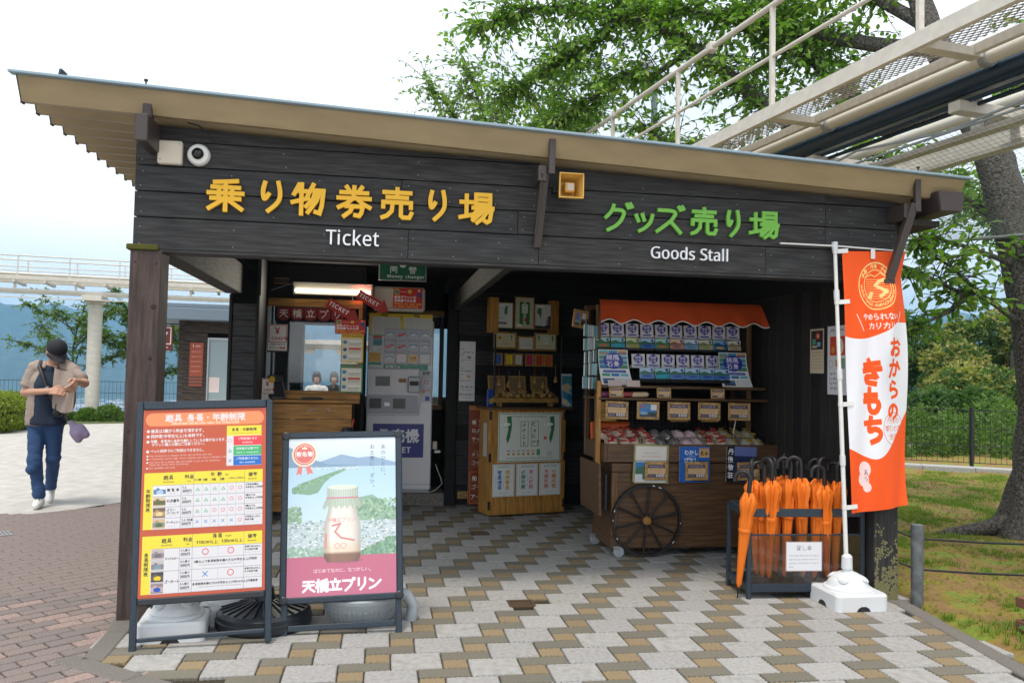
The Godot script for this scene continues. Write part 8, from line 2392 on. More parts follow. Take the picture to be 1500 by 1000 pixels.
	fm.sheet(fl)
	mk(shn, "open_front", fm, m("shirt"))
	# collar
	mk(shn, "collar", blob([[V.call(-2.02, 1.51, -4.17), V.call(-1.99, 1.47, -4.07), 0.03, 0.022], [V.call(-2.02, 1.51, -4.19), V.call(-1.93, 1.53, -4.25), 0.03, 0.03], [V.call(-1.87, 1.52, -4.2), V.call(-1.87, 1.47, -4.08), 0.028, 0.02]], 0.012, 0.02), m("shirt"))
	# strap and bag across the chest
	tb(t, "strap", [V.call(-2.06, 1.53, -4.17), V.call(-2.02, 1.47, -4.035), V.call(-1.95, 1.33, -3.995), V.call(-1.89, 1.18, -3.995), V.call(-1.82, 1.05, -4.02)], 0.02, m("black"), 8)
	bx(t, "buckle", V.call(-1.915, 1.25, -3.965), Vector3(0.05, 0.03, 0.02), m("steel_grey"), 0.004, Vector3(0, 0, 0.5))
	mk(t, "chest_bag", blob([[V.call(-1.82, 1.0, -4.03), V.call(-1.8, 1.12, -4.02), 0.055, 0.05]], 0.014, 0.02), m("black"))
	# jeans
	var jn := blob([[hl + Vector3(0, 0.0, 0), hr, 0.106, 0.106], [hl, kl, 0.092, 0.064], [kl, al + Vector3(0, 0.04, 0), 0.064, 0.052], [hr, kr, 0.092, 0.064], [kr, ar + Vector3(0, 0.0, 0.0), 0.064, 0.054], [al + Vector3(0, 0.1, 0.02), al + Vector3(0, 0.05, 0.02), 0.055, 0.058], [kl + Vector3(0.01, -0.06, 0.02), kl + Vector3(-0.01, -0.1, 0.03), 0.056, 0.058]], 0.013, 0.03, [[al + Vector3(0, 0.005, 0), Vector3(0, -1, 0)]])
	crease(jn, 0.007)
	mk(t, "jeans", jn, m("denim"))
	# shoes
	for q in [[al, Vector3(0.16, -0.02, 0.98), 0.0, 0.0], [ar, Vector3(0.3, -0.5, 0.85), 0.075, 0.1]]:
		var d: Vector3 = q[1].normalized()
		var a: Vector3 = q[0]
		var up := Vector3(0, 1, 0)
		var heel := a - d * 0.05 + Vector3(0, -0.045 + q[3] * 0.3, 0)
		var sn := mk(t, "shoe", blob([[heel, a + Vector3(0, -0.0, 0), 0.042, 0.045], [heel, a + d * 0.13 + Vector3(0, -0.05, 0), 0.042, 0.036], [a + Vector3(0, -0.01, 0), a + d * 0.1 + Vector3(0, -0.04, 0), 0.042, 0.036]], 0.011, 0.02), m("white_paint"))
		var ln := MB.new()
		for k in 4: ln.box(a + d * (0.03 + k * 0.022) + Vector3(0, 0.022 - k * 0.01, 0), Vector3(0.05, 0.012, 0.012), 0.004)
		mk(sn, "laces", ln, m("black"))
	var pt := V.call(-1.76, 0.98, -4.06) as Vector3
	var pc: Vector3 = V.call(-1.62, 0.79, -4.06)
	# lilac pouch on its cord
	tb(t, "pouch_cord", [pt, pt.lerp(pc, 0.4)], 0.006, m("black"), 6)
	mk(t, "pouch", blob([[pt.lerp(pc, 0.45), pc, 0.028, 0.068], [pc + Vector3(-0.05, 0.0, 0.0), pc + Vector3(0.0, -0.07, 0.0), 0.04, 0.04], [pc + Vector3(0.02, 0.05, 0), pc + Vector3(0.07, -0.02, 0), 0.04, 0.04]], 0.01, 0.03), m("lilac"))
	# two people far behind the booth, sitting at a yellow bench, seen through the glass
	for k in 2:
		var p := thing("person", ["seated person in white sleeves and dark apron seen through the booth glass", "seated person in dark clothes behind the one in white sleeves"][k], "person", Vector3([0.05, 0.42][k], 0.0, [-14.3, -14.75][k]))
		var hd := Vector3(0, 1.3, 0.02)
		var body := blob([[Vector3(0, 0.55, 0), Vector3(0, 1.02, 0), 0.15, 0.13], [Vector3(-0.17, 1.06, 0), Vector3(0.17, 1.06, 0), 0.06, 0.06], [Vector3(0, 1.05, 0), hd, 0.055, 0.05], [hd + Vector3(0, 0.04, -0.01), hd + Vector3(0, -0.05, 0.03), 0.09, 0.055], [hd + Vector3(0, 0.0, 0.09), hd + Vector3(0, -0.02, 0.1), 0.012, 0.015],
			[Vector3(-0.2, 1.04, 0), Vector3(-0.25, 0.8, 0.06), 0.05, 0.042], [Vector3(-0.25, 0.8, 0.06), Vector3(-0.1, 0.72, 0.25), 0.042, 0.03], [Vector3(0.2, 1.04, 0), Vector3(0.25, 0.8, 0.06), 0.05, 0.042], [Vector3(0.25, 0.8, 0.06), Vector3(0.1, 0.72, 0.25), 0.042, 0.03],
			[Vector3(-0.1, 0.55, 0), Vector3(-0.11, 0.52, 0.42), 0.08, 0.06], [Vector3(-0.11, 0.52, 0.42), Vector3(-0.11, 0.08, 0.45), 0.058, 0.04], [Vector3(0.1, 0.55, 0), Vector3(0.11, 0.52, 0.42), 0.08, 0.06], [Vector3(0.11, 0.52, 0.42), Vector3(0.11, 0.08, 0.45), 0.058, 0.04], [Vector3(-0.11, 0.05, 0.44), Vector3(-0.11, 0.035, 0.56), 0.04, 0.035], [Vector3(0.11, 0.05, 0.44), Vector3(0.11, 0.035, 0.56), 0.04, 0.035]], 0.02, 0.03)
		join(body, blob(hand_caps(Vector3(-0.1, 0.72, 0.25), Vector3(0.6, -0.3, 0.7), Vector3(0, -1, 0), 0.4, 1.0), 0.009, 0.006))
		join(body, blob(hand_caps(Vector3(0.1, 0.72, 0.25), Vector3(-0.6, -0.3, 0.7), Vector3(0, -1, 0), 0.4, -1.0), 0.009, 0.006))
		mk(p, "body", body, m("skin"))
		mk(p, "hair", blob([[hd + Vector3(0, 0.075, 0.0), hd + Vector3(0, -0.04, -0.065), 0.094, 0.085], [hd + Vector3(-0.06, 0.06, 0.02), hd + Vector3(-0.075, -0.06, -0.02), 0.045, 0.035], [hd + Vector3(0.06, 0.06, 0.02), hd + Vector3(0.075, -0.06, -0.02), 0.045, 0.035]], 0.02, 0.02), m("black"))
		mk(p, "blouse", blob([[Vector3(0, 0.6, 0), Vector3(0, 1.02, 0), 0.165, 0.145], [Vector3(-0.17, 1.06, 0), Vector3(0.17, 1.06, 0), 0.07, 0.07], [Vector3(-0.2, 1.04, 0), Vector3(-0.24, 0.85, 0.05), 0.065, 0.07], [Vector3(0.2, 1.04, 0), Vector3(0.24, 0.85, 0.05), 0.065, 0.07]], 0.02, 0.03), m("white_paint") if k == 0 else m("black"))
		mk(p, "trousers", blob([[Vector3(-0.1, 0.56, 0), Vector3(-0.11, 0.52, 0.42), 0.095, 0.075], [Vector3(-0.11, 0.52, 0.42), Vector3(-0.11, 0.14, 0.45), 0.072, 0.058], [Vector3(0.1, 0.56, 0), Vector3(0.11, 0.52, 0.42), 0.095, 0.075], [Vector3(0.11, 0.52, 0.42), Vector3(0.11, 0.14, 0.45), 0.072, 0.058]], 0.02, 0.03), m("denim"))
		if k == 0: mk(p, "apron", blob([[Vector3(0, 0.62, 0.03), Vector3(0, 0.98, 0.03), 0.15, 0.12]], 0.02, 0.02), m("black"))
	var bn := thing("bench", "long yellow park bench behind the ticket booth", "bench", Vector3(0.2, 0.0, -14.55))
	bx(bn, "seat", Vector3(0, 0.42, 0.0), Vector3(1.8, 0.06, 0.55), M("bench_yellow", 0.6, 0.45, 0.08, 0.5), 0.01)
	for x in [-0.8, 0.8]: bx(bn, "leg", Vector3(x, 0.195, 0), Vector3(0.06, 0.39, 0.45), m("steel_grey"))

# ---------------------------------------------------------------- trees
func leaf_mesh(l: float, w: float) -> ArrayMesh:
	var k := "leaf%.3f_%.3f" % [l, w]
	if cache.has(k): return cache[k]
	var b := MB.new()
	var pr := [[0.0, 0.0], [0.18, 0.6], [0.45, 1.0], [0.75, 0.66], [1.0, 0.0]]
	for i in 4:
		for s in [-1.0, 1.0]:
			var a := Vector3(0, -0.12 * l * pr[i][0] * pr[i][0], pr[i][0] * l)
			var c := Vector3(0, -0.12 * l * pr[i + 1][0] * pr[i + 1][0], pr[i + 1][0] * l)
			var d := a + Vector3(s * pr[i][1] * w * 0.5, 0.16 * w * pr[i][1], 0)
			var e := c + Vector3(s * pr[i + 1][1] * w * 0.5, 0.16 * w * pr[i + 1][1], 0)
			var nn := Vector3(-s * 0.3, 1, 0).normalized()
			if i < 3: b.face([a, c, e, d] if i > 0 else [a, c, e], nn)
			else: b.face([a, c, d], nn)
	cache[k] = b.commit()
	return cache[k]
# twigs with leaves along a limb
func leafy(limb: Array, n: int, reach: float, spread: Vector3, r: RandomNumberGenerator, tf: Array, cl: Array, twigs: MB, cols: Array, from := 0.15, hang := 0.35, per := 12, sz := 1.0) -> void:
	for i in n:
		var u := lerpf(from, 1.0, r.randf()) * (limb.size() - 1)
		var k := mini(int(u), limb.size() - 2)
		var p: Vector3 = limb[k].lerp(limb[k + 1], u - k)
		var d := Vector3(r.randfn() * spread.x, r.randfn() * spread.y, r.randfn() * spread.z).normalized()
		var l := reach * r.randf_range(0.4, 1.1)
		var mid := p + d * l * 0.5 + Vector3(0, 0.06 * l, 0)
		var e := p + d * l + Vector3(0, -hang * 0.3 * l, 0)
		twigs.tube(PackedVector3Array([p, mid, e]), [0.008 * sz, 0.005 * sz, 0.002 * sz], 4, false)
		for j in per:
			var t := (j + r.randf()) / per
			var q := p.lerp(mid, t * 2.0) if t < 0.5 else mid.lerp(e, t * 2.0 - 1.0)
			var out := (d * 0.6 + Vector3(r.randfn(), r.randfn() * 0.5 - hang, r.randfn())).normalized()
			var up := Vector3(r.randfn() * 0.45, 1.0, r.randfn() * 0.45)
			var x := up.cross(out).normalized()
			var s := r.randf_range(0.65, 1.15) * sz
			tf.append(Transform3D(Basis(x, out.cross(x).normalized(), out).scaled_local(Vector3(s, s, s)), q + out * 0.015))
			cl.append(cols[0].lerp(cols[1], r.randf()) if r.randf() < 0.85 else cols[2])
func trees_right() -> void:
	var r := RandomNumberGenerator.new()
	r.seed = 77
	var t := thing("cherry_tree", "large cherry tree with rough grey trunk spreading over the stall", "tree", Vector3(7.66, 0, -2.04))
	var o := t.position
	var trunk := [Vector3(7.86, -0.1, -2.04), Vector3(7.94, 0.2, -2.05), Vector3(8.03, 0.64, -2.06), Vector3(8.14, 1.25, -2.12), Vector3(8.12, 2.08, -2.19), Vector3(8.07, 3.02, -2.37), Vector3(7.95, 3.93, -2.56), Vector3(7.76, 4.76, -2.85), Vector3(7.60, 5.57, -3.14), Vector3(7.53, 6.50, -3.42)]
	var limbs := {
		"A": [[Vector3(7.77, 4.50, -2.75), Vector3(7.29, 4.49, -3.44), Vector3(6.70, 4.55, -4.24), Vector3(6.21, 5.35, -4.90), Vector3(5.66, 6.05, -5.36), Vector3(4.99, 6.67, -5.95), Vector3(4.33, 7.07, -6.55), Vector3(3.48, 7.09, -7.10), Vector3(2.79, 7.01, -7.62)], 0.13],
		"B": [[Vector3(7.65, 5.29, -3.04), Vector3(7.15, 5.68, -3.92), Vector3(6.60, 6.09, -4.60), Vector3(6.15, 6.33, -5.07), Vector3(5.31, 6.82, -6.00), Vector3(4.37, 7.43, -6.74)], 0.1],
		"C": [[Vector3(5.66, 6.05, -5.36), Vector3(5.27, 5.81, -5.84), Vector3(4.81, 5.89, -6.32), Vector3(4.39, 5.53, -6.71), Vector3(3.95, 5.19, -7.09)], 0.045],
		"D": [[Vector3(4.99, 6.67, -5.95), Vector3(4.44, 6.42, -6.56), Vector3(3.82, 6.14, -7.08), Vector3(3.24, 5.80, -7.49)], 0.04],
		"I": [[Vector3(7.60, 5.57, -3.14), Vector3(7.13, 6.36, -3.90), Vector3(6.31, 7.18, -5.01), Vector3(5.4, 7.6, -5.9)], 0.08],
		"K": [[Vector3(7.29, 4.49, -3.44), Vector3(7.13, 5.32, -4.34), Vector3(6.89, 6.08, -4.96), Vector3(6.74, 6.96, -5.46)], 0.07],
		"L": [[Vector3(6.70, 4.55, -4.24), Vector3(6.39, 4.31, -4.71), Vector3(5.63, 4.68, -5.42), Vector3(5.10, 5.12, -5.90)], 0.05],
		"Q": [[Vector3(7.82, 3.93, -2.56), Vector3(8.47, 4.69, -2.93), Vector3(9.15, 5.56, -3.19), Vector3(9.8, 6.2, -3.4)], 0.1],
		"R": [[Vector3(7.99, 3.02, -2.37), Vector3(8.5, 3.5, -3.3), Vector3(8.6, 4.2, -4.4), Vector3(8.2, 4.9, -5.6)], 0.08],
	}
	var low := [[Vector3(8.15, 2.68, -2.28), Vector3(7.34, 2.87, -2.17), Vector3(6.87, 2.93, -2.05), Vector3(6.40, 2.86, -2.01)], [Vector3(8.15, 2.01, -2.22), Vector3(7.49, 2.39, -2.17), Vector3(7.14, 2.63, -2.12), Vector3(6.70, 2.86, -2.08)], [Vector3(7.39, 2.41, -2.19), Vector3(7.15, 2.42, -2.12), Vector3(6.74, 2.58, -2.08), Vector3(6.45, 2.67, -2.07)], [Vector3(7.26, 2.43, -2.15), Vector3(7.12, 2.22, -2.14), Vector3(6.69, 2.04, -2.11), Vector3(6.45, 1.99, -2.1)]]
	var tb_ := MB.new()
	var rl := func(a: Array) -> PackedVector3Array:
		var p := PackedVector3Array()
		for q in a: p.append(q - o)
		return p
	# the trunk with an uneven, knobbly surface
	var rings := []
	var nf := FastNoiseLite.new()
	nf.seed = 5
	nf.frequency = 2.2
	var fine := []
	for i in trunk.size() - 1:
		for k in 6: fine.append(trunk[i].lerp(trunk[i + 1], k / 6.0))
	var rad := [0.4, 0.29, 0.235, 0.22, 0.21, 0.205, 0.19, 0.165, 0.14, 0.1]
	for i in fine.size():
		var row := []
		var u := i / 6.0
		var k := mini(int(u), rad.size() - 2)
		var rr: float = lerpf(rad[k], rad[k + 1], u - k)
		for j in 25:
			var an := TAU * (j % 24) / 24.0
			var d := Vector3(cos(an), 0, sin(an))
			var p: Vector3 = fine[i]
			var w := 1.0 + 0.09 * nf.get_noise_3dv(p * 0.8 + d * 0.6) + 0.1 * nf.get_noise_3dv(p * 3.0 + d * 1.5)
			if p.y < 0.5: w += 0.25 * (0.5 - p.y) * sin(an * 5.0 + 0.8)
			row.append(p + d * rr * w - o)
		rings.append(row)
	tb_.sheet(rings)
	for rt in [[Vector3(7.85, 0.18, -2.0), Vector3(7.55, 0.05, -2.2), Vector3(7.25, -0.01, -2.3), Vector3(6.9, -0.06, -2.3)], [Vector3(7.95, 0.2, -1.9), Vector3(7.85, 0.05, -1.6), Vector3(7.7, -0.05, -1.3)], [Vector3(7.8, 0.2, -1.9), Vector3(8.0, 0.05, -1.5), Vector3(8.1, -0.05, -1.1)]]:
		tb_.tube(rl.call(rt), [0.12, 0.075, 0.05, 0.02] if rt.size() == 4 else [0.14, 0.08, 0.03], 9)
	mk(t, "trunk", tb_, m("bark"))
	var tf := []
	var cl := []
	var tw := MB.new()
	var cols := [Color(0.13, 0.26, 0.04), Color(0.26, 0.42, 0.085), Color(0.38, 0.5, 0.12)]
	for k in limbs:
		var p: PackedVector3Array = rl.call(limbs[k][0])
		var w := []
		for i in p.size(): w.append(lerpf(limbs[k][1], 0.018, float(i) / (p.size() - 1)))
		# bends between the joints
		var pp := PackedVector3Array()
		var ww := []
		for i in p.size() - 1:
			for s in 3:
				pp.append(p[i].lerp(p[i + 1], s / 3.0) + (Vector3(r.randfn(), r.randfn(), r.randfn()) * 0.035 if s > 0 else Vector3.ZERO))
				ww.append(lerpf(w[i], w[i + 1], s / 3.0))
		pp.append(p[p.size() - 1]); ww.append(w[p.size() - 1])
		var b := MB.new()
		b.tube(pp, ww, 8)
		mk(t, "limb", b, m("bark"))
		var cnt: int = {"A": 380, "B": 300, "C": 170, "D": 150, "I": 200, "K": 150, "L": 110, "Q": 100, "R": 150}[k]
		leafy(pp, cnt, 0.85, Vector3(1, 0.55, 1), r, tf, cl, tw, cols, 0.2 if k != "A" else 0.3, 0.35, 14)
	for lm in low:
		var p: PackedVector3Array = rl.call(lm)
		var b := MB.new()
		b.tube(p, [0.035, 0.022, 0.014, 0.006], 7)
		mk(t, "limb", b, m("bark"))
		leafy(p, 30, 0.4, Vector3(1, 0.7, 0.8), r, tf, cl, tw, cols, 0.1, 0.3, 8)
	# sprouts on the trunk
	leafy(rl.call([Vector3(8.1, 1.2, -1.88), Vector3(8.05, 1.6, -1.9)]), 10, 0.2, Vector3(1, 0.4, 1), r, tf, cl, tw, cols, 0.0, 0.2, 5)
	leafy(rl.call([Vector3(8.0, 2.7, -2.12), Vector3(7.95, 3.0, -2.15)]), 10, 0.25, Vector3(1, 0.4, 1), r, tf, cl, tw, cols, 0.0, 0.2, 5)
	mk(t, "twigs", tw, m("bark")).set_meta("kind", "stuff")
	scatter(t, "crown", leaf_mesh(0.11, 0.056), tf, cl)
	# a slighter tree behind the stall
	small_tree(Vector3(4.0, -0.1, -11.6), 8.9, 2.7, 1300, "slender light green tree behind the ridge of the stall roof", 101, [Color(0.16, 0.26, 0.07), Color(0.28, 0.38, 0.13), Color(0.36, 0.45, 0.18)], 0.62, 0.1)
	# woods beyond the fence on the right
	var spots := [[24.5, -21.5, 6.6, 3.2, 1], [28.5, -22.5, 7.2, 3.4, 0], [32.0, -23.0, 6.0, 3.2, 1], [21.5, -19.0, 4.4, 2.4, 1], [25.5, -18.0, 4.6, 2.4, 0], [29.0, -18.2, 4.4, 2.4, 0], [36.0, -25.0, 8.0, 4.0, 0], [22.0, -27.0, 7.8, 3.6, 0], [40.0, -22.0, 8.0, 4.0, 1], [18.5, -16.5, 3.4, 2.0, 0], [33.5, -18.5, 5.5, 2.8, 0]]
	for i in spots.size():
		var s: Array = spots[i]
		wood_tree(Vector3(s[0], -2.2, s[1]), s[2], s[3], s[4] == 1, 300 + i)
	# shrubs at the foot of the fence
	for i in 7: shrub(Vector3(11.5 + i * 1.5, -0.2, -10.3 - 0.3 * (i % 2)), 1.0 + 0.25 * (i % 3), 500 + i, "light green shrub behind the black mesh fence", "shrubs behind the mesh fence")

func small_tree(at: Vector3, h: float, w: float, n: int, label: String, sd: int, cols: Array, low := 0.35, leaf := 0.07) -> void:
	var r := RandomNumberGenerator.new()
	r.seed = sd
	var t := thing("garden_tree", label, "tree", at)
	var b := MB.new()
	var tf := []
	var cl := []
	var tw := MB.new()
	var top := Vector3(r.randf_range(-0.2, 0.2), h * 0.72, r.randf_range(-0.2, 0.2))
	b.tube(PackedVector3Array([Vector3(0, -0.1, 0), Vector3(0.06, h * 0.25, 0.03), Vector3(-0.02, h * 0.48, 0), top]), [0.028 * h * 0.5, 0.02 * h * 0.5, 0.014 * h * 0.5, 0.01], 9)
	mk(t, "trunk", b, m("bark"))
	for i in 11:
		var an := TAU * i / 11.0 * 1.62
		var y0 := h * lerpf(low * 0.75, 0.62, i / 10.0)
		var s := Vector3(0.02, y0, 0.01)
		var e := Vector3(cos(an) * w * r.randf_range(0.6, 1.0), y0 + h * r.randf_range(0.15, 0.34), sin(an) * w * r.randf_range(0.6, 1.0))
		var lm := [s, s.lerp(e, 0.4) + Vector3(0, 0.1, 0), e]
		var lb := MB.new()
		lb.tube(PackedVector3Array(lm), [0.035 * h * 0.15, 0.02 * h * 0.15, 0.006], 6)
		mk(t, "limb", lb, m("bark"))
		leafy(lm, n / 11, 0.1 * h, Vector3(1, 0.5, 1), r, tf, cl, tw, cols, 0.35, 0.25, 14)
	mk(t, "twigs", tw, m("bark")).set_meta("kind", "stuff")
	scatter(t, "crown", leaf_mesh(leaf, leaf * 0.55), tf, cl)
# a dense broadleaf tree of the woods: clumps of leaves over a billowing crown, some with yellow blossom
func clump() -> ArrayMesh:
	if cache.has("clump"): return cache["clump"]
	var r := RandomNumberGenerator.new()
	r.seed = 31
	var b := MB.new()
	for i in 16:
		var d := Vector3(r.randfn(), r.randfn() * 0.7 + 0.35, r.randfn()).normalized()
		var p := d * r.randf_range(0.4, 1.0) * 0.16
		var x := Vector3(r.randfn(), r.randfn(), r.randfn()).cross(d).normalized()
		var s := r.randf_range(0.06, 0.1)
		b.face([p - x * s * 0.5, p + d * s * 1.1, p + x * s * 0.5, p - d * s * 0.4], x.cross(d).normalized())
	cache["clump"] = b.commit()
	return cache["clump"]
func wood_tree(at: Vector3, h: float, w: float, bloom: bool, sd: int) -> void:
	var r := RandomNumberGenerator.new()
	r.seed = sd
	var t := thing("forest_tree", "broad tree with yellow blossom in the woods beyond the fence" if bloom else "dense dark green tree in the woods beyond the fence", "tree", at, 0, "blossoming trees in the woods" if bloom else "green trees in the woods")
	var b := MB.new()
	b.tube(PackedVector3Array([Vector3(0, -0.5, 0), Vector3(0.1, h * 0.4, 0), Vector3(0, h * 0.75, 0.1)]), [0.22, 0.16, 0.06], 8)
	mk(t, "trunk", b, m("bark"))
	var tf := []
	var cl := []
	var dark := [Color(0.05, 0.11, 0.025), Color(0.075, 0.15, 0.035), Color(0.12, 0.2, 0.05)]
	var lobes := []
	for i in 26:
		var d := Vector3(r.randfn(), absf(r.randfn()) * 0.9 - 0.25, r.randfn()).normalized()
		lobes.append([Vector3(0, h * 0.52, 0) + d * Vector3(w * 0.72, h * 0.36, w * 0.72), r.randf_range(0.26, 0.42) * w, [0.75, 0.6, 0.35, 0.15][r.randi() % 4]])
	for i in 5200:
		var l: Array = lobes[r.randi() % lobes.size()]
		var d := Vector3(r.randfn(), r.randfn() + 0.35, r.randfn()).normalized()
		var q: Vector3 = l[0] + d * l[1] * pow(r.randf(), 0.25) * Vector3(1, 0.8, 1)
		var s := r.randf_range(0.7, 1.3)
		tf.append(Transform3D(Basis(Vector3(r.randfn(), r.randfn(), r.randfn()).normalized(), r.randf() * TAU).scaled(Vector3(s, s, s)), q))
		var c: Color = dark[r.randi() % 3]
		if bloom and r.randf() < l[2]: c = Color(0.34, 0.31, 0.09).lerp(Color(0.46, 0.42, 0.15), r.randf())
		cl.append(c)
	scatter(t, "crown", clump(), tf, cl)
func shrub(at: Vector3, s: float, sd: int, label: String, grp: String, cols := [Color(0.1, 0.18, 0.03), Color(0.17, 0.27, 0.06)], n := 700, flat_y := 0.8) -> void:
	var r := RandomNumberGenerator.new()
	r.seed = sd
	var t := thing("shrub", label, "shrub", at, 0, grp)
	var st := MB.new()
	for i in 5: st.tube(PackedVector3Array([Vector3(r.randf_range(-0.1, 0.1), 0, 0), Vector3(r.randfn() * 0.2, s * 0.5, r.randfn() * 0.2)]), [0.015, 0.006], 5)
	mk(t, "stems", st, m("bark"))
	var tf := []
	var cl := []
	for i in n:
		var d := Vector3(r.randfn(), absf(r.randfn()) * flat_y, r.randfn()).normalized()
		var q := d * s * pow(r.randf(), 0.35) * Vector3(0.85, 1.0, 0.85)
		q.y = maxf(q.y, 0.03)
		var k := r.randf_range(0.25, 0.6)
		tf.append(Transform3D(Basis(Vector3(r.randfn(), r.randfn(), r.randfn()).normalized(), r.randf() * TAU).scaled(Vector3(k, k, k)), q))
		cl.append(cols[0].lerp(cols[1], r.randf()))
	scatter(t, "foliage", clump(), tf, cl)

# ---------------------------------------------------------------- mesh fence
func mesh_fence(a: Vector3, b: Vector3, h: float, step: float, label: String, cell := 0.1) -> void:
	var t := thing("mesh_fence", label, "fence", a)
	var d := b - a
	var L := d.length()
	var x := d / L
	var n := int(L / step)
	for i in n + 1: bx(t, "post", x * (L * i / n) + Vector3(0, h * 0.5, 0), Vector3(0.05, h + 0.06, 0.05), m("black"))
	for i in n:
		var w := MB.new()
		var p := x * (L * i / n)
		var q := x * (L * (i + 1) / n)
		for y in [0.06, h * 0.35, h * 0.65, h - 0.03]: w.bar(p + Vector3(0, y, 0), q + Vector3(0, y, 0), 0.012, 0.012, Vector3.UP, 0.001)
		var k := int((q - p).length() / cell)
		for j in k: w.bar(p.lerp(q, (j + 0.5) / k) + Vector3(0, 0.05, 0), p.lerp(q, (j + 0.5) / k) + Vector3(0, h, 0), 0.007, 0.007, x, 0.001)
		mk(t, "mesh_panel", w, m("black"))

# ---------------------------------------------------------------- the park on the left
func left_park() -> void:
	# elevated track on a round column
	var t := thing("elevated_track", "ivory steel ride track with handrail on the far side of the plaza", "ride track", Vector3(-6.5, 0, -19.4), 0.16)
	var col := MB.new()
	col.lathe([Vector2(0, 0), Vector2(0.19, 0), Vector2(0.19, 3.2), Vector2(0.26, 3.22), Vector2(0.26, 3.3), Vector2(0, 3.3)], Vector3.ZERO, 20)
	mk(t, "column", col, m("ivory_steel"))
	bx(t, "cross_head", Vector3(0, 3.36, 0), Vector3(0.5, 0.12, 1.5), m("ivory_steel"))
	for z in [-0.55, 0.55]:
		bx(t, "girder", Vector3(0, 3.82, z), Vector3(22, 0.1, 0.1), m("ivory_steel"))
		tb(t, "rail", [Vector3(-11, 3.95, z * 0.5), Vector3(11, 3.95, z * 0.5)], 0.04, m("ivory_steel"), 8)
		bx(t, "lower_girder", Vector3(0, 3.5, z * 0.8), Vector3(22, 0.07, 0.07), m("ivory_steel"))
		tb(t, "handrail", [Vector3(-11, 4.42, z), Vector3(11, 4.42, z)], 0.018, m("ivory_steel"), 6)
		tb(t, "handrail", [Vector3(-11, 4.12, z), Vector3(11, 4.12, z)], 0.014, m("ivory_steel"), 6)
		for i in 18: bx(t, "rail_post", Vector3(-10.6 + i * 1.25, 4.13, z), Vector3(0.03, 0.58, 0.03), m("ivory_steel"))
	for i in 30:
		bx(t, "cross_tie", Vector3(-10.8 + i * 0.74, 3.72, 0), Vector3(0.07, 0.07, 1.3), m("ivory_steel"))
		if i % 2 == 0: bx(t, "hanger", Vector3(-10.8 + i * 0.74, 3.62, 0.45), Vector3(0.06, 0.2, 0.06), m("ivory_steel"))
	bx(t, "net_pipe", Vector3(0, 3.28, 0.75), Vector3(22, 0.03, 0.03), m("ivory_steel"))
	# a pale shelter behind the booth, seen through its glass
	var sl := thing("park_shelter", "pale open shelter on one round pillar behind the ticket booth", "shelter", Vector3(0.75, 0, -15.6))
	tb(sl, "pillar", [Vector3(0, 0, 0), Vector3(0, 2.0, 0)], 0.12, m("ivory_steel"), 14)
	bx(sl, "roof_beam", Vector3(-0.2, 2.05, 0), Vector3(2.6, 0.1, 0.3), m("ivory_steel"))
	bx(sl, "roof_slab", Vector3(-0.2, 2.16, 0), Vector3(2.9, 0.1, 1.6), m("ivory_steel"))
	for k in 3: bx(sl, "lamp_box", Vector3(-1.0 + k * 0.8, 1.95, 0.2), Vector3(0.3, 0.1, 0.12), m("cream"), 0.02)
	# fence at the edge of the hill
	mesh_fence(Vector3(-12.0, 0, -19.6), Vector3(-1.5, 0, -21.2), 1.05, 1.6, "dark mesh fence along the edge of the hill above the bay")
	# hedge
	var hd := thing("clipped_hedge", "rounded yellow green clipped hedge at the plaza's edge", "hedge", Vector3(-7.3, 0, -14.6))
	var r := RandomNumberGenerator.new()
	r.seed = 8
	var tf := []
	var cl := []
	for i in 5200:
		var u := Vector3(r.randfn(), r.randfn(), r.randfn()).normalized()
		var p := Vector3(signf(u.x) * pow(absf(u.x), 0.5) * 1.05, 0.42 + signf(u.y) * pow(absf(u.y), 0.6) * 0.42, signf(u.z) * pow(absf(u.z), 0.5) * 1.1) * (0.9 + 0.1 * r.randf())
		var s := r.randf_range(0.25, 0.45)
		tf.append(Transform3D(Basis(Vector3(r.randfn(), r.randfn(), r.randfn()).normalized(), r.randf() * TAU).scaled(Vector3(s, s, s)), p))
		cl.append(Color(0.2, 0.26, 0.035).lerp(Color(0.36, 0.4, 0.07), r.randf()))
	scatter(hd, "foliage", clump(), tf, cl)
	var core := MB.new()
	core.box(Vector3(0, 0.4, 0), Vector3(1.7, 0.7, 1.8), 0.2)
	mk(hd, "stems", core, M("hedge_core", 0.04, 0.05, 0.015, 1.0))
	var pale := [Color(0.13, 0.22, 0.05), Color(0.24, 0.34, 0.1), Color(0.32, 0.4, 0.15)]
	small_tree(Vector3(-7.6, -0.1, -21.0), 4.2, 1.9, 330, "thin open tree left of the ivory column", 41, pale, 0.4, 0.1)
	small_tree(Vector3(-5.7, -0.1, -21.2), 4.2, 1.7, 560, "bushy light green tree right of the ivory column", 42, pale, 0.3, 0.1)
	small_tree(Vector3(-3.7, -0.2, -21.4), 4.4, 1.8, 560, "light green tree between the post and the rest hut", 43, pale, 0.3, 0.1)
	for i in 5: shrub(Vector3(-6.9 + i * 0.5, -0.03, -18.9 + 0.1 * (i % 2)), 0.22 + 0.1 * (i % 3), 60 + i, "low green plant at the foot of the ivory column", "low plants under the column")
	# low wooden hut with door and signs
	var h := thing("rest_hut", "brown boarded hut with blue grey roof edge and glass door", "hut", Vector3(-1.95, 0, -9.6), 0.09)
	var y := 0.0
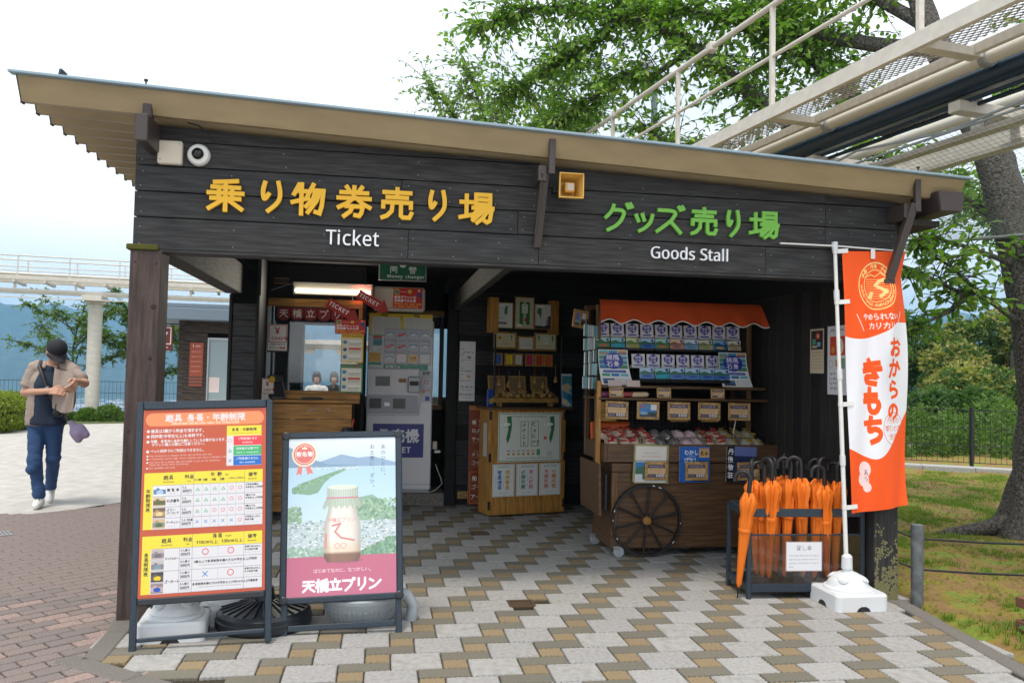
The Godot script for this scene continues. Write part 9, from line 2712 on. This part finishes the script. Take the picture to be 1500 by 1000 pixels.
	while y < 2.3:
		for sg in [[0.0, 0.47], [1.06, 1.5]]: bc(h, "wall_board", Vector3(sg[0], y, -0.03), Vector3(sg[1], y + 0.146, rng.randf_range(-0.001, 0.001)), M("hut%d" % (rng.randi() % 2), 0.10, 0.075, 0.058, 0.8, tx["grain"], Vector3(0.5, 6, 6)), 0.004)
		if y > 2.02: bc(h, "wall_board", Vector3(0.472, y, -0.03), Vector3(1.058, y + 0.146, 0.0), m("hut0") if mats.has("hut0") else m("hut1"), 0.004)
		y += 0.15
	bc(h, "wall_core", Vector3(0.0, 0, -3.0), Vector3(1.5, 2.28, -0.6), m("black_wood"))
	bc(h, "roof_edge", Vector3(-0.35, 2.3, -3.2), Vector3(1.6, 2.5, 0.4), M("hut_roof", 0.15, 0.2, 0.25, 0.5), 0.01)
	bc(h, "roof_edge", Vector3(-0.33, 2.503, -3.1), Vector3(1.6, 2.58, 0.36), m("hut_roof"), 0.01)
	var dr := Node3D.new()
	dr.name = "door"
	h.add_child(dr)
	for x in [0.475, 1.025]: bc(dr, "frame", Vector3(x, 0, -0.06), Vector3(x + 0.03, 2.02, 0.01), m("alu"))
	bc(dr, "frame", Vector3(0.507, 1.98, -0.06), Vector3(1.023, 2.02, 0.01), m("alu"))
	bc(dr, "pane", Vector3(0.507, 0.95, -0.03), Vector3(1.023, 1.98, -0.02), M("frost", 0.30, 0.38, 0.40, 0.25))
	bc(dr, "panel", Vector3(0.507, 0.02, -0.03), Vector3(1.023, 0.9, -0.01), m("cream"))
	bc(dr, "rail", Vector3(0.507, 0.9, -0.035), Vector3(1.023, 0.95, -0.005), m("alu"))
	var dc := Canvas.new(self, 80, 120, hexc("e8d8d4"))
	for i in 6: dc.small(8, 10 + i * 17, 64, 10, hexc("b06a60"), 3 + i)
	panel(dr, "paper", Vector3(0.6, 1.2, -0.019), 0.17, 0.26, 0.002, dc.mat(), m("paper"))
	for q in [[0.3, 1.55, 0.22, 0.75, "rust red notice board beside the hut's glass door", 1], [1.02, 2.1, 0.26, 0.15, "small rust red plate above the hut's glass door", 0]]:
		var sc := Canvas.new(self, 120, int(120 * q[3] / q[2]), hexc("a04a30"))
		if q[5] == 1:
			sc.mid("i", 30, 14, 34, hexc("f0e0d8")); sc.small(46, 24, 50, 20, hexc("f0e0d8"), 3)
			for i in 5: sc.small(14, 80 + i * 46, 90, 14, hexc("e8d0c8"), 5 + i)
			for i in 3: sc.rect(0, 316 + i * 30, 120, 18, hexc("5a4038"))
		else:
			sc.text("i", 22, 12, 44, hexc("f0e0d8")); sc.small(46, 22, 56, 26, hexc("f0e0d8"), 3)
		var s := thing("hut_sign", q[4], "sign", h.transform * Vector3(q[0], q[1], 0.003), 0.09)
		panel(s, "plate", Vector3.ZERO, q[2], q[3], 0.01, sc.mat(), m("red"))
	var cs := Canvas.new(self, 140, 190, hexc("5a2018"))
	cs.frame(12, 12, 116, 130, 6, hexc("e8d8d0")); cs.poly([Vector2(36, 50), Vector2(104, 50), Vector2(70, 116)], hexc("e8d8d0")); cs.disc(56, 46, 14, hexc("e8d8d0")); cs.disc(78, 40, 14, hexc("e8d8d0")); cs.small(24, 152, 90, 22, hexc("e8d8d0"), 4)
	var sg2 := thing("hanging_sign", "dark red hanging sign with a white cone picture at the hut corner", "sign", Vector3(-2.12, 1.98, -9.3))
	panel(sg2, "plate", Vector3(0, 0, 0), 0.3, 0.42, 0.02, cs.mat(), m("black"))
	bx(sg2, "arm", Vector3(0.08, 0.24, 0.01), Vector3(0.4, 0.025, 0.025), m("black"))

# ---------------------------------------------------------------- the ride track over the right side of the stall
func track_right() -> void:
	var o := Vector3(5.479, 4.1, -0.36)
	var d := Vector3(-0.151, 0.0, -0.988).normalized()
	var s := Vector3(0.988, 0.0, -0.151).normalized()
	var t := thing("overhead_track", "ivory steel ride walkway with handrail, grating and pipes above the roof", "ride track", o)
	var P := func(a: float, b: float, c: float) -> Vector3: return d * a + s * b + Vector3(0, c, 0)
	var st := m("ivory_steel")
	var A := -6.0
	var E := 18.0
	var bar := func(nm: String, a: Vector3, b: Vector3, w: float, h: float, mm: Material) -> void:
		var q := MB.new()
		q.bar(a, b, w, h)
		mk(t, nm, q, mm)
	bar.call("edge_beam", P.call(A, 0, 0.0), P.call(E, 0, 0.0), 0.05, 0.13, st)
	bar.call("edge_lip", P.call(A, 0.045, 0.06), P.call(E, 0.045, 0.06), 0.05, 0.012, st)
	bar.call("inner_beam", P.call(A, 0.5, -0.02), P.call(E, 0.5, -0.02), 0.05, 0.08, st)
	# grating between the beams
	var gr := MB.new()
	var sp := 0.055
	var i := 0
	var a := A
	while a < 11.0:
		var off := 0.5 * sp if i % 2 else 0.0
		var b := 0.06 + off
		while b < 0.46:
			gr.bar(P.call(a, b, 0.03), P.call(a + sp * 0.8, b + sp * 0.32, 0.036), 0.012, 0.006, Vector3.UP, 0.001)
			gr.bar(P.call(a, b, 0.03), P.call(a + sp * 0.8, b - sp * 0.32, 0.03), 0.012, 0.006, Vector3.UP, 0.001)
			b += sp
		a += sp * 0.8
		i += 1
	mk(t, "grating", gr, M("grating", 0.30, 0.27, 0.23, 0.7)).set_meta("kind", "stuff")
	var step := 1.836
	for k in range(-2, 8):
		var x := k * step
		bar.call("bracket", P.call(x, 0.02, -0.04), P.call(x, 0.56, -0.04), 0.11, 0.07, st)
		bar.call("rail_post", P.call(x, 0.0, 0.0), P.call(x, 0.0, 1.05), 0.045, 0.045, st)
		var c := MB.new()
		c.tube(PackedVector3Array([P.call(x - 0.03, 0.66, -0.05), P.call(x + 0.03, 0.66, -0.05)]), 0.075, 12)
		mk(t, "pipe_clamp", c, m("steel_grey"))
	tb(t, "handrail", [P.call(A, 0, 1.06), P.call(E, 0, 1.06)], 0.03, st, 10)
	tb(t, "mid_rail", [P.call(A, 0, 0.55), P.call(E, 0, 0.55)], 0.02, st, 8)
	for x in [step * 3.0 - 0.1, step * 1.6]:
		bx(t, "rail_joint", P.call(x, 0, 1.06), Vector3(0.1, 0.1, 0.12), st, 0.01)
	tb(t, "rail_pipe", [P.call(A, 0.66, -0.05), P.call(E, 0.66, -0.05)], 0.055, M("pipe_ivory", 0.58, 0.55, 0.47, 0.35), 14)
	tb(t, "blue_pipe", [P.call(A, 0.82, -0.12), P.call(E, 0.82, -0.12)], 0.09, m("rail_blue"), 14)
	bar.call("dark_channel", P.call(A, 0.98, -0.1), P.call(E, 0.98, -0.1), 0.14, 0.12, m("rail_blue"))
	for q in [[0.86, -0.25], [0.95, -0.27], [1.02, -0.24]]: tb(t, "cable", [P.call(A, q[0], q[1]), P.call(E, q[0], q[1])], 0.018, m("rail_blue"), 6)
	# lower frame
	bar.call("lower_beam", P.call(A, 0.95, -0.52), P.call(E, 0.95, -0.52), 0.12, 0.05, st)
	bar.call("lower_beam", P.call(A, 1.5, -0.52), P.call(E, 1.5, -0.52), 0.12, 0.05, st)
	for k in range(-2, 8):
		var x := k * step + 0.4
		bar.call("cross_arm", P.call(x, 0.75, -0.3), P.call(x, 2.2, -0.3), 0.12, 0.09, st)
		bar.call("gusset", P.call(x, 1.0, -0.5), P.call(x + 0.18, 1.2, -0.28), 0.1, 0.04, st)
		bar.call("gusset", P.call(x, 1.45, -0.5), P.call(x + 0.02, 1.45, -0.26), 0.05, 0.1, st)
	bar.call("far_beam", P.call(A, 2.2, -0.2), P.call(E, 2.2, -0.2), 0.08, 0.16, st)
	tb(t, "rail_pipe", [P.call(A, 1.7, -0.05), P.call(E, 1.7, -0.05)], 0.055, m("pipe_ivory"), 12)
	tb(t, "looped_cable", [P.call(-1, 0.8, -0.38), P.call(0.5, 0.78, -0.48), P.call(1.6, 0.8, -0.36), P.call(2.6, 0.78, -0.5), P.call(3.6, 0.8, -0.36), P.call(4.6, 0.78, -0.46)], 0.012, m("grey_plastic"), 6)
	# safety net slung below, its rope along the edge
	var nt := thing("safety_net", "fine grey safety net slung under the overhead track", "net", o)
	var net := MB.new()
	var NA := -3.5
	var NE := 5.5
	var H := func(u: float, v: float) -> Vector3: return P.call(u, 0.75 + v * 1.9, -0.5 - 0.55 * v - 0.12 * sin(v * PI) - 0.05 * sin(u * 1.7) * v)
	var U := 150
	var V := 44
	for k in U + 1:
		var u := lerpf(NA, NE, float(k) / U)
		var pts := PackedVector3Array()
		for j in 12: pts.append(H.call(u, j / 11.0))
		net.tube(pts, 0.0016, 3, false)
	for k in V + 1:
		var v := float(k) / V
		var pts := PackedVector3Array()
		for j in 40: pts.append(H.call(lerpf(NA, NE, j / 39.0), v))
		net.tube(pts, 0.0016, 3, false)
	mk(nt, "mesh", net, M("net", 0.17, 0.22, 0.2, 0.8)).set_meta("kind", "stuff")
	for v in [0.0, 1.0]:
		var pts := []
		for j in 40: pts.append(H.call(lerpf(NA, NE, j / 39.0), v))
		tb(nt, "edge_rope", pts, 0.018 if v == 1.0 else 0.012, M("rope", 0.26, 0.29, 0.3, 0.8), 8)
	# round floodlight on a pole behind the stall
	var fl := thing("pole_floodlight", "round grey floodlight on a green grey pole behind the stall", "floodlight", Vector3(6.06, 0, -8.15))
	tb(fl, "pole", [Vector3(0, 0, 0), Vector3(0, 6.7, 0)], 0.055, M("pole_green", 0.2, 0.28, 0.28, 0.5), 10)
	var hb := MB.new()
	hb.lathe([Vector2(0, 0.14), Vector2(0.1, 0.13), Vector2(0.2, 0.05), Vector2(0.22, 0.0), Vector2(0.2, -0.01), Vector2(0.0, -0.01)], Vector3(-0.24, 6.74, 0.1), 24, Basis(Vector3.RIGHT, PI / 2))
	mk(fl, "lamp_head", hb, m("steel_grey"))
	tb(fl, "arm", [Vector3(0, 6.55, 0), Vector3(-0.22, 6.5, 0.05), Vector3(-0.24, 6.55, 0.1)], 0.025, m("steel_grey"), 8)
	# bollard with rope
	var bl := thing("rope_bollard", "short grey steel post with two black ropes beside the stall", "bollard", Vector3(5.17, 0, 0.04))
	tb(bl, "post", [Vector3(0, -0.05, 0), Vector3(0, 0.525, 0)], 0.04, M("bollard", 0.19, 0.21, 0.22, 0.55, tx["blotch"], Vector3(3, 3, 3)), 18)
	for y in [0.43, 0.22]:
		tb(bl, "rope", [Vector3(-0.15, y + 0.06, -0.2), Vector3(0, y, 0), Vector3(0.4, y - 0.015, 0.08), Vector3(0.9, y - 0.025, 0.16), Vector3(1.6, y, 0.3), Vector3(2.2, y, 0.42)], 0.008, m("black"), 8)
	tb(bl, "far_post", [Vector3(2.2, -0.05, 0.42), Vector3(2.2, 0.525, 0.42)], 0.04, m("bollard"), 14)
	# low kerb wall and mesh fence at the edge of the grass
	var kb := Node3D.new()
	kb.name = "edge_kerb"
	add_child(kb)
	struct(kb)
	for k in 12:
		var q := MB.new()
		var p0 := Vector3(8.0, 0.0, -9.2) + Vector3(0.87, 0, 0.49) * (k * 0.8)
		q.bar(p0, p0 + Vector3(0.87, 0, 0.49) * 0.795, 0.3, 0.16, Vector3.UP, 0.01)
		mk(kb, "kerbstone", q, M("pale_kerb", 0.5, 0.5, 0.5, 0.9, tx["fine"], Vector3(2, 2, 2)))
	mesh_fence(Vector3(7.0, 0.05, -10.3), Vector3(16.5, 0.05, -4.95), 1.0, 1.8, "black mesh fence at the far edge of the grass", 0.08)
	# brick edging at the right
	var bp := thing("brick_planter", "corner of a low brick planter at the edge of the grass", "planter", Vector3(5.62, 0, 0.72))
	for c in 3:
		for k in 3: bx(bp, "brick", Vector3(-0.14 + k * 0.215 + (0.1 if c % 2 else 0.0), 0.035 + c * 0.07, 0), Vector3(0.205, 0.062, 0.1), M("planter_brick", 0.3, 0.13, 0.075, 0.9, tx["speck"], Vector3(4, 4, 4)), 0.004)
	bx(bp, "stone", Vector3(0.0, 0.23, 0.0), Vector3(0.12, 0.04, 0.1), m("kerb"), 0.012)
	for k in 5: shrub(Vector3(5.45 + k * 0.07, 0.0, 0.86 + 0.02 * (k % 2)), 0.09, 700 + k, "tiny green weed at the foot of the brick planter", "weeds by the planter", [Color(0.1, 0.18, 0.03), Color(0.17, 0.27, 0.06)], 30)
